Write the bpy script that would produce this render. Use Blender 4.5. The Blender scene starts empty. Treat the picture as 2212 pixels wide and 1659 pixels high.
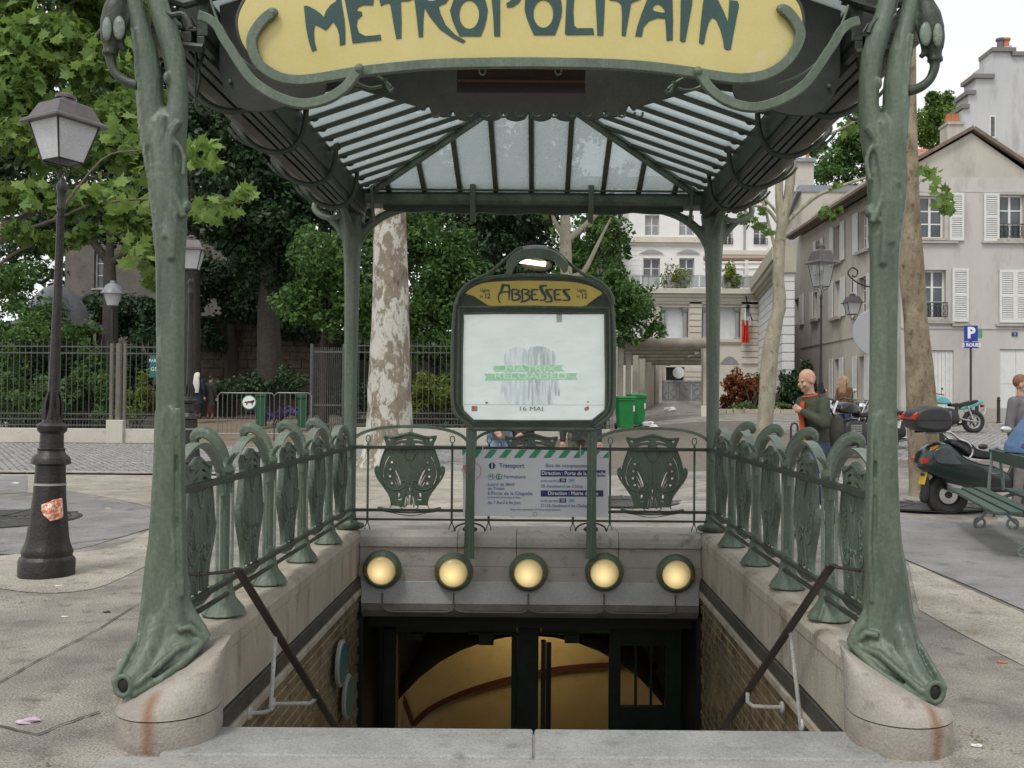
import bpy, math, random
import numpy as np
from mathutils import Vector, Matrix
from math import sin, cos, pi, radians as R_
random.seed(7); rng = np.random.default_rng(7)
SC = bpy.context.scene
COL = SC.collection
V = Vector
# ---------------------------------------------------------------- camera
FL, PCX, PCY = 2100.0, 1160.0, 829.5          # focal length and principal point in units of a 2212 px wide picture
CAMP = V((0, 0, 1.4))
PITCH, ROLL = math.atan((865 - PCY) / FL), R_(0.45)
M_cam = Matrix.Rotation(PITCH, 3, 'X') @ Matrix.Rotation(R_(90), 3, 'X')
M_cam = M_cam @ Matrix.Rotation(ROLL, 3, 'Z')
cam_d = bpy.data.cameras.new('camera'); cam = bpy.data.objects.new('camera', cam_d); COL.objects.link(cam)
cam.matrix_world = Matrix.Translation(CAMP) @ M_cam.to_4x4()
cam_d.sensor_width = 36; cam_d.lens = 36 * FL / 2212; cam_d.shift_x = -(PCX - 1106) / 2212
cam_d.clip_start = 0.05; cam_d.clip_end = 2000
SC.camera = cam
# ---------------------------------------------------------------- sky, sun, exposure (bright overcast)
SUN_EL, SUN_ROT = R_(58), R_(200)
w = bpy.data.worlds.new('World'); SC.world = w; w.use_nodes = True
nt = w.node_tree; nt.nodes.clear()
sky = nt.nodes.new('ShaderNodeTexSky'); sky.sky_type = 'NISHITA'; sky.sun_disc = False
sky.sun_elevation = SUN_EL; sky.sun_rotation = SUN_ROT; sky.air_density = 1.0; sky.dust_density = 3.0
hs = nt.nodes.new('ShaderNodeHueSaturation'); hs.inputs['Saturation'].default_value = 0.12
mx = nt.nodes.new('ShaderNodeMix'); mx.data_type = 'RGBA'; mx.inputs[0].default_value = 0.7
mx.inputs[7].default_value = (13.0, 13.2, 13.4, 1)     # even cloud layer
bg = nt.nodes.new('ShaderNodeBackground'); bg.inputs[1].default_value = 0.088
out = nt.nodes.new('ShaderNodeOutputWorld')
nt.links.new(sky.outputs[0], hs.inputs['Color']); nt.links.new(hs.outputs[0], mx.inputs[6])
nt.links.new(mx.outputs[2], bg.inputs[0]); nt.links.new(bg.outputs[0], out.inputs[0])
sl = bpy.data.lights.new('sun', 'SUN'); sl.energy = 1.5; sl.angle = R_(16); sl.color = (1, .97, .92)
so = bpy.data.objects.new('sun', sl); COL.objects.link(so)
so.rotation_euler = (V((0, 0, 1)).rotation_difference(V((-.35, -.55, 1.0)).normalized())).to_euler()
SC.view_settings.view_transform = 'Standard'; SC.view_settings.look = 'None'
SC.view_settings.exposure = 0.16; SC.view_settings.gamma = 1.0
try: SC.view_settings.use_curve_mapping = False
except Exception: pass
SC.render.engine = 'CYCLES'
# ---------------------------------------------------------------- geometry helpers
def ray(px, py):
    return M_cam @ V(((px - PCX) / FL, -(py - PCY) / FL, -1))
def P(px, py, Y):
    d = ray(px, py); return CAMP + d * (Y / d.y)
def PXp(px, py, X):
    d = ray(px, py); return CAMP + d * (X / d.x)
def smooth01(t):
    t = min(1, max(0, t)); return t * t * (3 - 2 * t)
def gh(x, y):                                   # height of the ground: it climbs gently to the back right
    return 0.043 * max(0, y - 11) * smooth01((x + 2) / 8) if y < 45 else 0.043 * 34 * smooth01((x + 2) / 8)
def G(px, py, dz=0):
    d = ray(px, py); lo_, hi_ = .5, 400.0
    for k in range(60):
        t = (lo_ + hi_)/2; p = CAMP + d*t
        if p.z > gh(p.x, p.y): lo_ = t
        else: hi_ = t
    p = CAMP + d * lo_; p.z = gh(p.x, p.y) + dz; return p
def catm(pts, n=4, closed=False):
    pts = [tuple(p) for p in pts]; out = []; N = len(pts)
    rngk = range(N) if closed else range(N - 1)
    for i in rngk:
        if closed: p0, p1, p2, p3 = pts[(i-1) % N], pts[i], pts[(i+1) % N], pts[(i+2) % N]
        else: p0, p1, p2, p3 = pts[max(i-1, 0)], pts[i], pts[i+1], pts[min(i+2, N-1)]
        for k in range(n):
            t = k / n
            out.append(tuple(.5 * ((2*b) + (c-a)*t + (2*a-5*b+4*c-d)*t*t + (3*b-a-3*c+d)*t**3) for a, b, c, d in zip(p0, p1, p2, p3)))
    if not closed: out.append(pts[-1])
    return out
class MB:
    def __init__(s): s.v = []; s.f = []
    def add(s, vs, fs):
        o = len(s.v); s.v += [tuple(v) for v in vs]; s.f += [tuple(i + o for i in f) for f in fs]; return s
    def box(s, a, b):
        x0, y0, z0 = a; x1, y1, z1 = b
        x0, x1 = min(x0, x1), max(x0, x1); y0, y1 = min(y0, y1), max(y0, y1); z0, z1 = min(z0, z1), max(z0, z1)
        return s.add([(x0,y0,z0),(x1,y0,z0),(x1,y1,z0),(x0,y1,z0),(x0,y0,z1),(x1,y0,z1),(x1,y1,z1),(x0,y1,z1)],
                     [(0,3,2,1),(4,5,6,7),(0,1,5,4),(1,2,6,5),(2,3,7,6),(3,0,4,7)])
    def cbox(s, c, sz, rz=0, rx=0, ry=0):
        m = Matrix.Rotation(rz, 3, 'Z') @ Matrix.Rotation(ry, 3, 'Y') @ Matrix.Rotation(rx, 3, 'X')
        vs = [V(c) + m @ V((i*sz[0]/2, j*sz[1]/2, k*sz[2]/2)) for k in (-1, 1) for i, j in ((-1,-1),(1,-1),(1,1),(-1,1))]
        return s.add(vs, [(0,3,2,1),(4,5,6,7),(0,1,5,4),(1,2,6,5),(2,3,7,6),(3,0,4,7)])
    def beam(s, a, b, wd, th, up=(0,0,1)):
        a, b = V(a), V(b); d = (b-a).normalized(); u = V(up); sd = d.cross(u)
        if sd.length < 1e-4: sd = d.cross(V((0,1,0)))
        sd.normalize(); u = sd.cross(d)
        vs = [p + sd*i*wd/2 + u*j*th/2 for p in (a, b) for i, j in ((-1,-1),(1,-1),(1,1),(-1,1))]
        return s.add(vs, [(0,3,2,1),(4,5,6,7),(0,1,5,4),(1,2,6,5),(2,3,7,6),(3,0,4,7)])
    def tube(s, pts, r, n=8, caps=True, sq=1.0, closed=False):
        pts = [V(p) for p in pts]; N = len(pts); rs = r if isinstance(r, (list, tuple)) else [r]*N
        prev = None; rings = []
        for i, p in enumerate(pts):
            if closed: d = pts[(i+1) % N] - pts[i-1]
            else: d = pts[min(i+1, N-1)] - pts[max(i-1, 0)]
            if d.length < 1e-9: d = V((0,0,1))
            d.normalize()
            if prev is None:
                a = V((0,0,1)) if abs(d.z) < .9 else V((1,0,0)); x = d.cross(a).normalized()
            else:
                x = prev - d * prev.dot(d)
                x = x.normalized() if x.length > 1e-6 else d.orthogonal().normalized()
            prev = x; y = d.cross(x)
            rings.append([p + (x*cos(2*pi*k/n) + y*sin(2*pi*k/n)*sq)*rs[i] for k in range(n)])
        vs = [q for rg in rings for q in rg]; fs = []
        M = N if closed else N-1
        for i in range(M):
            for k in range(n):
                a, b = i*n+k, i*n+(k+1) % n; j = (i+1) % N
                fs.append((a, b, j*n+(k+1) % n, j*n+k))
        if caps and not closed: fs += [tuple(range(n))[::-1], tuple((N-1)*n+k for k in range(n))]
        return s.add(vs, fs)
    def strap(s, pts, wd, th, up):                # flat bar: wide along up x dir, thin along up
        pts = [V(p) for p in pts]; N = len(pts); up = V(up).normalized(); vs = []; fs = []
        ws = wd if isinstance(wd, (list, tuple)) else [wd]*N
        for i, p in enumerate(pts):
            d = (pts[min(i+1, N-1)] - pts[max(i-1, 0)]).normalized(); sd = d.cross(up).normalized(); w2 = ws[i]/2
            vs += [p - sd*w2 - up*th/2, p + sd*w2 - up*th/2, p + sd*w2 + up*th/2, p - sd*w2 + up*th/2]
        for i in range(N-1):
            a = 4*i; b = a+4
            for k in range(4): fs.append((a+k, a+(k+1) % 4, b+(k+1) % 4, b+k))
        fs += [(3,2,1,0), tuple(4*(N-1)+k for k in range(4))]
        return s.add(vs, fs)
    def ring_loft(s, rings, caps=True):
        n = len(rings[0]); vs = [q for rg in rings for q in rg]; fs = []
        for i in range(len(rings)-1):
            for k in range(n):
                a, b = i*n+k, i*n+(k+1) % n; fs.append((a, b, b+n, a+n))
        if caps: fs += [tuple(range(n))[::-1], tuple((len(rings)-1)*n+k for k in range(n))]
        return s.add(vs, fs)
    def lathe(s, prof, c=(0,0,0), n=16, axis='Z', flute=0, fk=8, caps=True):
        c = V(c); rings = []
        for (r, h) in prof:
            rg = []
            for k in range(n):
                t = 2*pi*k/n; rr = r*(1 + flute*cos(fk*t)); a, b = rr*cos(t), rr*sin(t)
                rg.append(c + (V((a, b, h)) if axis == 'Z' else V((a, h, -b)) if axis == 'Y' else V((h, a, b))))
            rings.append(rg)
        return s.ring_loft(rings, caps)
    def ball(s, c, r, n=10, m=6):
        c = V(c); r = V((r, r, r)) if not hasattr(r, '__len__') else V(r)
        vs = [c + V((0, 0, -r.z))]
        for i in range(1, m):
            ph = -pi/2 + pi*i/m
            for k in range(n):
                t = 2*pi*k/n; vs.append(c + V((r.x*cos(ph)*cos(t), r.y*cos(ph)*sin(t), r.z*sin(ph))))
        vs.append(c + V((0, 0, r.z))); fs = []
        for k in range(n): fs.append((0, 1+(k+1) % n, 1+k))
        for i in range(m-2):
            for k in range(n):
                a, b = 1+i*n+k, 1+i*n+(k+1) % n; fs.append((a, b, b+n, a+n))
        T = len(vs)-1; o = 1+(m-2)*n
        for k in range(n): fs.append((o+k, o+(k+1) % n, T))
        return s.add(vs, fs)
    def prism(s, poly, off):                       # poly: 3D outline (may be concave, filled as one face), off: thickness vector
        poly = [V(p) for p in poly]; off = V(off); n = len(poly)
        vs = poly + [p + off for p in poly]
        fs = [tuple(range(n))[::-1], tuple(range(n, 2*n))] + [(k, (k+1) % n, n+(k+1) % n, n+k) for k in range(n)]
        return s.add(vs, fs)
    def quad(s, a, b, c, d): return s.add([a, b, c, d], [(0,1,2,3)])
    def mesh(s, name, m=None, smooth=False, ang=None):
        me = bpy.data.meshes.new(name); me.from_pydata(s.v, [], s.f); me.update()
        if m: me.materials.append(m)
        if smooth:
            me.shade_smooth()
            if ang is not None:
                try: me.set_sharp_from_angle(angle=R_(ang))
                except Exception: pass
        return me
    def build(s, name, m, parent=None, smooth=False, ang=35, loc=None, bevel=0, seg=2, **kw):
        return link(s.mesh(name, m, smooth, ang), name, parent, loc, bevel, seg, **kw)
def link(me, name, parent=None, loc=None, bevel=0, seg=2, **kw):
    o = bpy.data.objects.new(name, me); COL.objects.link(o)
    if parent is not None: o.parent = parent
    if loc is not None: o.location = loc
    if bevel:
        b = o.modifiers.new('bevel', 'BEVEL'); b.width = bevel; b.segments = seg; b.limit_method = 'ANGLE'; b.angle_limit = R_(40)
    for k, v in kw.items(): o[k] = v
    return o
def fix(o):                                        # outward normals
    import bmesh
    bm = bmesh.new(); bm.from_mesh(o.data); bmesh.ops.recalc_face_normals(bm, faces=bm.faces[:]); bm.to_mesh(o.data); bm.free(); return o
def thing(name, label, cat, loc=(0,0,0), group=None, rz=0):
    o = bpy.data.objects.new(name, None); COL.objects.link(o); o.location = loc; o.rotation_euler = (0,0,rz); o.empty_display_size = .2
    o['label'] = label; o['category'] = cat
    if group: o['group'] = group
    return o
def tag(o, label, cat, group=None):
    o['label'] = label; o['category'] = cat
    if group: o['group'] = group
    return o
def struct(o): o['kind'] = 'structure'; return o
def copy_tree(o, parent=None, **kw):
    c = o.copy(); COL.objects.link(c); c.parent = parent
    for ch in list(o.children): copy_tree(ch, c)
    for k, v in kw.items(): c[k] = v
    return c
def dup(o, parent, loc=None, rot=None, scale=None):
    c = o.copy(); COL.objects.link(c); c.parent = parent
    if loc is not None: c.location = loc
    if rot is not None: c.rotation_euler = rot
    if scale is not None: c.scale = scale
    for ch in list(o.children):
        d = ch.copy(); COL.objects.link(d); d.parent = c
    return c
def rel(p, o): return V(p) - V(o)
def curve_mesh(loops, ext=0.0, bev=0.0):          # filled 2D outlines with holes -> mesh in XY, thickness along Z
    cu = bpy.data.curves.new('c', 'CURVE'); cu.dimensions = '2D'; cu.fill_mode = 'BOTH'; cu.extrude = ext; cu.bevel_depth = bev; cu.bevel_resolution = 1
    for lp in loops:
        sp = cu.splines.new('POLY'); sp.points.add(len(lp)-1); sp.use_cyclic_u = True
        for i, q in enumerate(lp): sp.points[i].co = (q[0], q[1], 0, 1)
    ob = bpy.data.objects.new('c', cu); me = bpy.data.meshes.new_from_object(ob)
    bpy.data.objects.remove(ob); bpy.data.curves.remove(cu); return me
_tc = {}
def text_obj(txt, size, m, parent, loc, rz=0, name='lettering', align='CENTER', sx=1.0, shear=0.0, bold=0.0, rx=pi/2):
    cu = bpy.data.curves.new('t', 'FONT'); cu.body = txt; cu.size = size; cu.align_x = align; cu.align_y = 'CENTER'; cu.shear = shear; cu.offset = bold; cu.resolution_u = 3; cu.extrude = .0008
    ob = bpy.data.objects.new('t', cu); me = bpy.data.meshes.new_from_object(ob)
    bpy.data.objects.remove(ob); bpy.data.curves.remove(cu)
    me.materials.clear(); me.materials.append(m)
    o = link(me, name, parent, loc); o.rotation_euler = (rx, 0, rz); o.scale = (sx, 1, 1); return o
# ---------------------------------------------------------------- materials
def mat(name, c1, c2=None, scale=4.0, rough=.7, c3=None, s3=20.0, a3=.3, metal=0.0, bump=0.0, bscale=30.0, stretch=None, spec=.5, lo=.35, hi=.65, coat=0, det=6, rvar=0.0, grain=.22, gs=130):
    m = bpy.data.materials.new(name); m.use_nodes = True; n = m.node_tree; N = n.nodes; L = n.links
    b = N['Principled BSDF']; b.inputs['Roughness'].default_value = rough; b.inputs['Metallic'].default_value = metal
    b.inputs['Specular IOR Level'].default_value = spec
    if coat: b.inputs['Coat Weight'].default_value = coat; b.inputs['Coat Roughness'].default_value = .15
    b.inputs['Base Color'].default_value = (*c1, 1)
    if c2 is None and not bump: return m
    g = N.new('ShaderNodeNewGeometry'); src = g.outputs['Position']
    if stretch:
        mp = N.new('ShaderNodeVectorMath'); mp.operation = 'MULTIPLY'; mp.inputs[1].default_value = stretch
        L.new(src, mp.inputs[0]); src = mp.outputs[0]
    if c2 is not None:
        t = N.new('ShaderNodeTexNoise'); t.inputs['Scale'].default_value = scale; t.inputs['Detail'].default_value = det; t.inputs['Roughness'].default_value = .6
        L.new(src, t.inputs['Vector'])
        mr = N.new('ShaderNodeMapRange'); mr.inputs[1].default_value = lo; mr.inputs[2].default_value = hi
        L.new(t.outputs[0], mr.inputs[0])
        x = N.new('ShaderNodeMix'); x.data_type = 'RGBA'; x.inputs[6].default_value = (*c1, 1); x.inputs[7].default_value = (*c2, 1)
        L.new(mr.outputs[0], x.inputs[0]); col = x.outputs[2]
        if rvar:
            rr = N.new('ShaderNodeMapRange'); rr.inputs[1].default_value = .3; rr.inputs[2].default_value = .7
            rr.inputs[3].default_value = rough - rvar; rr.inputs[4].default_value = min(1, rough + rvar)
            L.new(t.outputs[0], rr.inputs[0]); L.new(rr.outputs[0], b.inputs['Roughness'])
        if c3 is not None:
            t3 = N.new('ShaderNodeTexNoise'); t3.inputs['Scale'].default_value = s3; t3.inputs['Detail'].default_value = 7; t3.inputs['Roughness'].default_value = .62
            L.new(src, t3.inputs['Vector'])
            m3 = N.new('ShaderNodeMapRange'); m3.inputs[1].default_value = 1-a3-.08; m3.inputs[2].default_value = 1-a3+.08
            m3.inputs[1].default_value = .5 + (.5-a3)*.35; m3.inputs[2].default_value = m3.inputs[1].default_value + .16
            L.new(t3.outputs[0], m3.inputs[0])
            x3 = N.new('ShaderNodeMix'); x3.data_type = 'RGBA'; x3.inputs[7].default_value = (*c3, 1)
            L.new(m3.outputs[0], x3.inputs[0]); L.new(col, x3.inputs[6]); col = x3.outputs[2]
        if grain:
            tg = N.new('ShaderNodeTexNoise'); tg.inputs['Scale'].default_value = gs; tg.inputs['Detail'].default_value = 2; L.new(g.outputs['Position'], tg.inputs['Vector'])
            mg = N.new('ShaderNodeMapRange'); mg.inputs[1].default_value = .3; mg.inputs[2].default_value = .7; mg.inputs[3].default_value = 1-grain; mg.inputs[4].default_value = 1+grain; L.new(tg.outputs[0], mg.inputs[0])
            vm = N.new('ShaderNodeVectorMath'); vm.operation = 'SCALE'; L.new(col, vm.inputs[0]); L.new(mg.outputs[0], vm.inputs['Scale']); col = vm.outputs[0]
        L.new(col, b.inputs['Base Color'])
    if bump:
        tb = N.new('ShaderNodeTexNoise'); tb.inputs['Scale'].default_value = bscale; tb.inputs['Detail'].default_value = 5
        L.new(src, tb.inputs['Vector'])
        bp = N.new('ShaderNodeBump'); bp.inputs['Strength'].default_value = bump; bp.inputs['Distance'].default_value = .02
        L.new(tb.outputs[0], bp.inputs['Height']); L.new(bp.outputs[0], b.inputs['Normal'])
    return m
def emat(name, c, strength):
    m = bpy.data.materials.new(name); m.use_nodes = True; b = m.node_tree.nodes['Principled BSDF']
    b.inputs['Base Color'].default_value = (*c, 1); b.inputs['Emission Color'].default_value = (*c, 1); b.inputs['Emission Strength'].default_value = strength
    b.inputs['Roughness'].default_value = .3; return m
def leafmat(name, dark, lightc, trans=.35):
    m = bpy.data.materials.new(name); m.use_nodes = True; n = m.node_tree; N = n.nodes; L = n.links
    b = N['Principled BSDF']; b.inputs['Roughness'].default_value = .5; b.inputs['Specular IOR Level'].default_value = .35
    a = N.new('ShaderNodeAttribute'); a.attribute_name = 'tone'
    x = N.new('ShaderNodeMix'); x.data_type = 'RGBA'; x.inputs[6].default_value = (*dark, 1); x.inputs[7].default_value = (*lightc, 1)
    L.new(a.outputs['Fac'], x.inputs[0]); L.new(x.outputs[2], b.inputs['Base Color'])
    tr = N.new('ShaderNodeBsdfTranslucent'); L.new(x.outputs[2], tr.inputs[0])
    ms = N.new('ShaderNodeMixShader'); ms.inputs[0].default_value = trans
    L.new(b.outputs[0], ms.inputs[1]); L.new(tr.outputs[0], ms.inputs[2]); L.new(ms.outputs[0], N['Material Output'].inputs[0])
    return m
def glassmat(name, tint=(.8,.85,.85), rough=.05, clear=.55, dirt=(.3,.32,.3), bscale=0, bstr=.3):
    m = bpy.data.materials.new(name); m.use_nodes = True; n = m.node_tree; N = n.nodes; L = n.links
    b = N['Principled BSDF']; b.inputs['Base Color'].default_value = (*dirt, 1); b.inputs['Roughness'].default_value = rough
    t = N.new('ShaderNodeBsdfTransparent'); t.inputs[0].default_value = (*tint, 1)
    ms = N.new('ShaderNodeMixShader'); ms.inputs[0].default_value = clear
    L.new(b.outputs[0], ms.inputs[1]); L.new(t.outputs[0], ms.inputs[2]); L.new(ms.outputs[0], N['Material Output'].inputs[0])
    return m
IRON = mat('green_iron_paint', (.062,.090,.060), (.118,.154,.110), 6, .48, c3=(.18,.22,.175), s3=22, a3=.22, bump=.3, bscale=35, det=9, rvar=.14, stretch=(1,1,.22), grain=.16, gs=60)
IRON_D = mat('green_iron_dark', (.026,.036,.024), (.045,.058,.038), 9, .5, c3=(.08,.085,.05), s3=40, a3=.15, bump=.2, bscale=40)  # darker iron copy; shade of the undersides is put into its colour
IRON_L = mat('green_iron_worn', (.12,.155,.115), (.19,.235,.185), 6, .4, c3=(.32,.39,.34), s3=30, a3=.1, bump=.25, bscale=40)
BLACKIRON = mat('black_brown_iron', (.014,.011,.010), (.026,.021,.019), 12, .4, c3=(.12,.10,.09), s3=60, a3=.12, bump=.3, bscale=50)
IRON_B = mat('shaded_black_green', (.016,.019,.013), (.028,.032,.022), 9, .6)  # near-black iron copy with the canopy's underside shade in the colour
STONE = mat('weathered_stone', (.34,.31,.275), (.44,.41,.37), 3, .85, c3=(.19,.165,.13), s3=9, a3=.3, bump=.35, bscale=60, grain=.12)
STONE_W = mat('stained_stone', (.32,.275,.22), (.42,.375,.31), 4, .8, c3=(.17,.13,.08), s3=6, a3=.35, bump=.3, bscale=50, stretch=(1,1,.35))
STONE_D = mat('dark_stone_band', (.045,.042,.038), (.08,.072,.06), 6, .5, c3=(.15,.13,.09), s3=14, a3=.2, bump=.2)
PLASTER = mat('grey_plaster', (.42,.42,.42), (.50,.50,.49), 3, .8, c3=(.33,.32,.30), s3=7, a3=.25)
YELLOW = mat('yellow_enamel', (.56,.475,.19), (.50,.42,.145), 2.2, .28, c3=(.54,.47,.24), s3=5, a3=.3, bump=.05, bscale=12, grain=.03)
YELLOW2 = mat('ochre_enamel', (.62,.47,.10), (.56,.41,.085), 6, .35, grain=.03)
INK = mat('dark_green_ink', (.012,.045,.045), (.025,.07,.055), 3, .3)
# ================================================================ METRO ENTRANCE
XC = -0.045; YF, YR = 4.22, 8.43; HW = 1.57
GUARD = 'cast iron railings round the stairs'
# ---- canopy thing
canopy = thing('metro_canopy', 'green cast iron and glass canopy on four posts over the metro stairs, yellow sign', 'canopy', (XC, YF, 0))
def C(p): return V(p) - V((XC, YF, 0))
def mir(px): return 2 * 1141.5 - px                # mirror of a picture column at the front posts
def side(px, py, Y, s):                            # world point from the left-hand tracing, mirrored for the right
    p = P(px, py, Y)
    if s > 0: p = V((2*XC - p.x, p.y, p.z - .0))
    return p
def sidep(px, py, Y, s):                           # the right post stands straighter and its foot reaches further out
    if s > 0:
        if py > 1150: px -= (py-1150)*.075
        if py < 430: px += 24*smooth01((430-py)/170) + max(0, 260-py)*.03
    return side(px, py, Y, s)
def ell_ring(c, rx, ry, n=28, fl=0.0, k=7, ph=0.0, ax=None):
    return [V(c) + V((rx*(1+fl*cos(k*(2*pi*i/n)+ph))*cos(2*pi*i/n), ry*(1+fl*cos(k*(2*pi*i/n)+ph))*sin(2*pi*i/n), 0)) for i in range(n)]
shaft = [(1440,290,400,.06),(1380,300,425,.08),(1340,305,418,.06),(1300,309,411,.05),(1230,315,404,.045),(1160,324,402,.045),(1106,328,400,.05),(1000,334,399,.06),(900,337,398,.07),(889,337,398,.02),(880,339,397,.015),(720,339,397,.02),(640,339,398,.03),(553,338,399,.05),(505,333,402,.07),(498,331,404,.05),(490,333,402,.06),(430,326,405,.06),(372,320,402,.06),(366,318,404,.04),(358,320,402,.05),(320,314,401,.05),(290,303,402,.04),(268,301,403,.03),(250,312,394,.02),(236,330,376,.01)]
outerb = [(320,306,360),(290,302,358),(262,299,355),(240,297,354),(200,294,352),(167,293,350),(100,289,338),(50,280,322),(0,267,308),(-60,258,296),(-150,252,288),(-300,250,280)]
innerb = [(320,350,402),(290,352,403),(262,354,405),(240,358,406),(220,362,406),(160,360,404),(110,350,398),(60,334,384),(20,322,368),(-60,306,345),(-160,292,322),(-300,275,300)]
def loft_px(mb, prof, s, depth=.9, Y=YF, n=28, k=7):
    rings = []
    for row in prof:
        y, a, b = row[:3]; fl = row[3] if len(row) > 3 else .03; dp = depth if n != 28 or y > 420 else .46 + (depth-.46)*max(0, (y-236)/184)
        pa, pb = sidep(a, y, Y, s), sidep(b, y, Y, s); c = (pa + pb)/2; rx = abs(pa.x - pb.x)/2
        rings.append([C(q) for q in ell_ring(c, rx, rx*dp, n, fl, k)])
    return mb.ring_loft(rings)
def rmesh(o, vox=.008, sm=2):
    r = o.modifiers.new('r', 'REMESH'); r.mode = 'VOXEL'; r.voxel_size = vox; r.use_smooth_shade = True
    if sm:
        q = o.modifiers.new('s', 'SMOOTH'); q.iterations = sm; q.factor = .5
    return o
for s in (-1, 1):
    mb = MB(); loft_px(mb, shaft, s); loft_px(mb, outerb, s, n=16, k=4); loft_px(mb, innerb, s, n=16, k=4)
    S = lambda px, py, dy=0: C(sidep(px, py, YF + dy, s))
    # cast ribs and knots of the shaft
    for pts, r in ([(322,1300),(332,1106),(340,900),(342,560),(330,430),(312,330),(302,200),(285,60)], .010), ([(372,880),(370,1100),(358,1290),(322,1400),(290,1470)], .015), \
                  ([(352,900),(350,1106),(338,1290)], .010), ([(388,880),(390,1106),(395,1290)], .010), ([(372,560),(366,420),(350,300),(352,250)], .017), ([(398,470),(372,400),(368,300),(390,262)], .017):
        q = catm(pts, 4); mb.tube([S(x, y, -.052) for x, y in q], r, 6)
    mb.ball(S(305,280,-.02), .018, 8, 5); mb.ball(S(347,318,-.05), (.016,.014,.03), 8, 5); mb.ball(S(360,168,-.04), (.014,.02,.03), 8, 5)
    mb.ball(S(334,1283,-.05), (.011,.016,.012), 8, 5)
    q = catm([(376,300),(358,330),(352,372),(360,420)], 4); mb.tube([S(x, y, -.05) for x, y in q], .011, 6)
    q = catm([(366,296),(384,310),(398,340),(396,380)], 4); mb.tube([S(x, y, -.05) for x, y in q], .011, 6)
    q = catm([(404,445),(392,455),(374,470),(366,500),(370,540)], 4); mb.tube([S(x, y, -.05) for x, y in q], .010, 6)
    mb.ball(S(405,445,-.02), (.018,.03,.03), 8, 5)
    for yy, a, b in ((376,318,352),(500,333,371)):
        for k in (0, 7): mb.strap([S(a, yy+k, -.01), S((a+b)/2, yy+k+4, -.065), S(b, yy+k, -.06)], .008, .008, (0,0,1))
    # foot: a long hollow toe towards the front, folds and a heel
    TOE = (-.25); q = [(352,1250,-.01,.052),(344,1330,-.05,.052),(326,1400,-.12,.050),(300,1450,-.19,.044),(272,1484,TOE,.034)]
    mb.tube([S(x, y, d) for x, y, d, r in q], [r for *_, r in q], 14)
    q = [(392,1290,.0,.028),(412,1330,.0,.030),(434,1358,.0,.026),(447,1378,.0,.020)]; mb.tube([S(x, y, d) for x, y, d, r in q], [r for *_, r in q], 10)
    for ln in ([(447,1374,-.02,.020),(425,1400,-.07,.019),(395,1432,-.14,.019),(345,1468,-.21,.019),(285,1502,-.27,.018)],
               [(432,1382,-.05,.014),(385,1400,-.13,.016),(345,1436,-.20,.016),(292,1482,-.27,.014)],
               [(384,1362,-.09,.017),(410,1354,-.07,.017),(436,1378,-.05,.014)],
               [(385,1300,-.03,.018),(372,1350,-.07,.018),(345,1400,-.12,.018),(305,1462,-.22,.016)],
               [(318,1290,-.02,.010),(300,1370,-.08,.012),(262,1440,-.2,.014),(246,1470,-.26,.014),(256,1498,-.28,.013),(270,1506,-.28,.012)]):
        mb.tube([S(x, y, d) for x, y, d, r in ln], [r for *_, r in ln], 8)
    def sheet(rows, t=.018):
        for i in range(len(rows)-1):
            for j in range(len(rows[0])-1):
                a, b, c_, d_ = rows[i][j], rows[i][j+1], rows[i+1][j+1], rows[i+1][j]
                mb.add([a, b, c_, d_] + [v + V((0, t, -t*.4)) for v in (a, b, c_, d_)], [(0,1,2,3),(7,6,5,4),(0,4,5,1),(1,5,6,2),(2,6,7,3),(3,7,4,0)])
    sheet([[S(352,1300,-.02),S(385,1310,-.03),S(412,1340,-.01),S(446,1372,0)],[S(330,1380,-.12),S(375,1374,-.10),S(405,1384,-.085),S(440,1386,-.045)],
           [S(300,1440,-.20),S(345,1430,-.185),S(380,1425,-.15),S(408,1424,-.115)],[S(270,1490,-.25),S(300,1480,-.23),S(335,1465,-.19),S(350,1466,-.18)]])
    sheet([[S(320,1285,-.01),S(345,1295,-.03)],[S(298,1370,-.08),S(325,1380,-.09)],[S(262,1440,-.19),S(295,1445,-.19)],[S(250,1475,-.25),S(280,1478,-.24)]])
    # hollow end of the toe
    e = S(268,1480,-.27); ring = []
    for k in range(14):
        t = 2*pi*k/14; ring.append(e + V((.032*cos(t), .012*sin(t)*0, .040*sin(t))) + V((0, -.01, 0)))
    mb.tube(ring, .012, 6, closed=True)
    col = fix(mb.build('post', IRON, canopy, smooth=True)); rmesh(col, .0068, 2); col['label'] = ('left' if s < 0 else 'right') + ' front post, flared and splitting into two branches'
    MB().ball(e + V((0, -.004, 0)), (.026,.012,.034), 12, 8).build('toe_hole_dark', mat('hole_dark', (.01,.01,.01)), canopy, smooth=True)  # black ball painted as the darkness inside the hollow toe
    # lamp stalk with its bud, curling out from the post
    mb = MB(); q = catm([(300,185),(272,176),(250,158),(240,135),(238,118)], 4)
    mb.tube([S(x, y, -.03) for x, y in q], [.020 + .006*abs(i/len(q)-.5) for i in range(len(q))], 12)
    mb.tube([S(238,119,-.03), S(238,113,-.03)], .034, 12)
    q = [(238,113,.028),(240,95,.034),(243,75,.046),(245,50,.054),(250,20,.050),(256,-5,.036),(262,-40,.026),(262,-120,.022)]
    mb.tube([S(x, y, -.03) for x, y, r in q], [r for *_, r in q], 14)
    q = catm([(270,110),(262,98),(270,60),(285,20),(280,-20)], 4); mb.tube([S(x, y, -.02) for x, y in q], .012, 8)
    q = catm([(225,90),(222,60),(230,20),(250,-6)], 4); mb.tube([S(x, y, -.05) for x, y in q], .013, 8)
    st = fix(mb.build('lamp_stalk', IRON_D, canopy, smooth=True)); rmesh(st, .007, 2)
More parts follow.
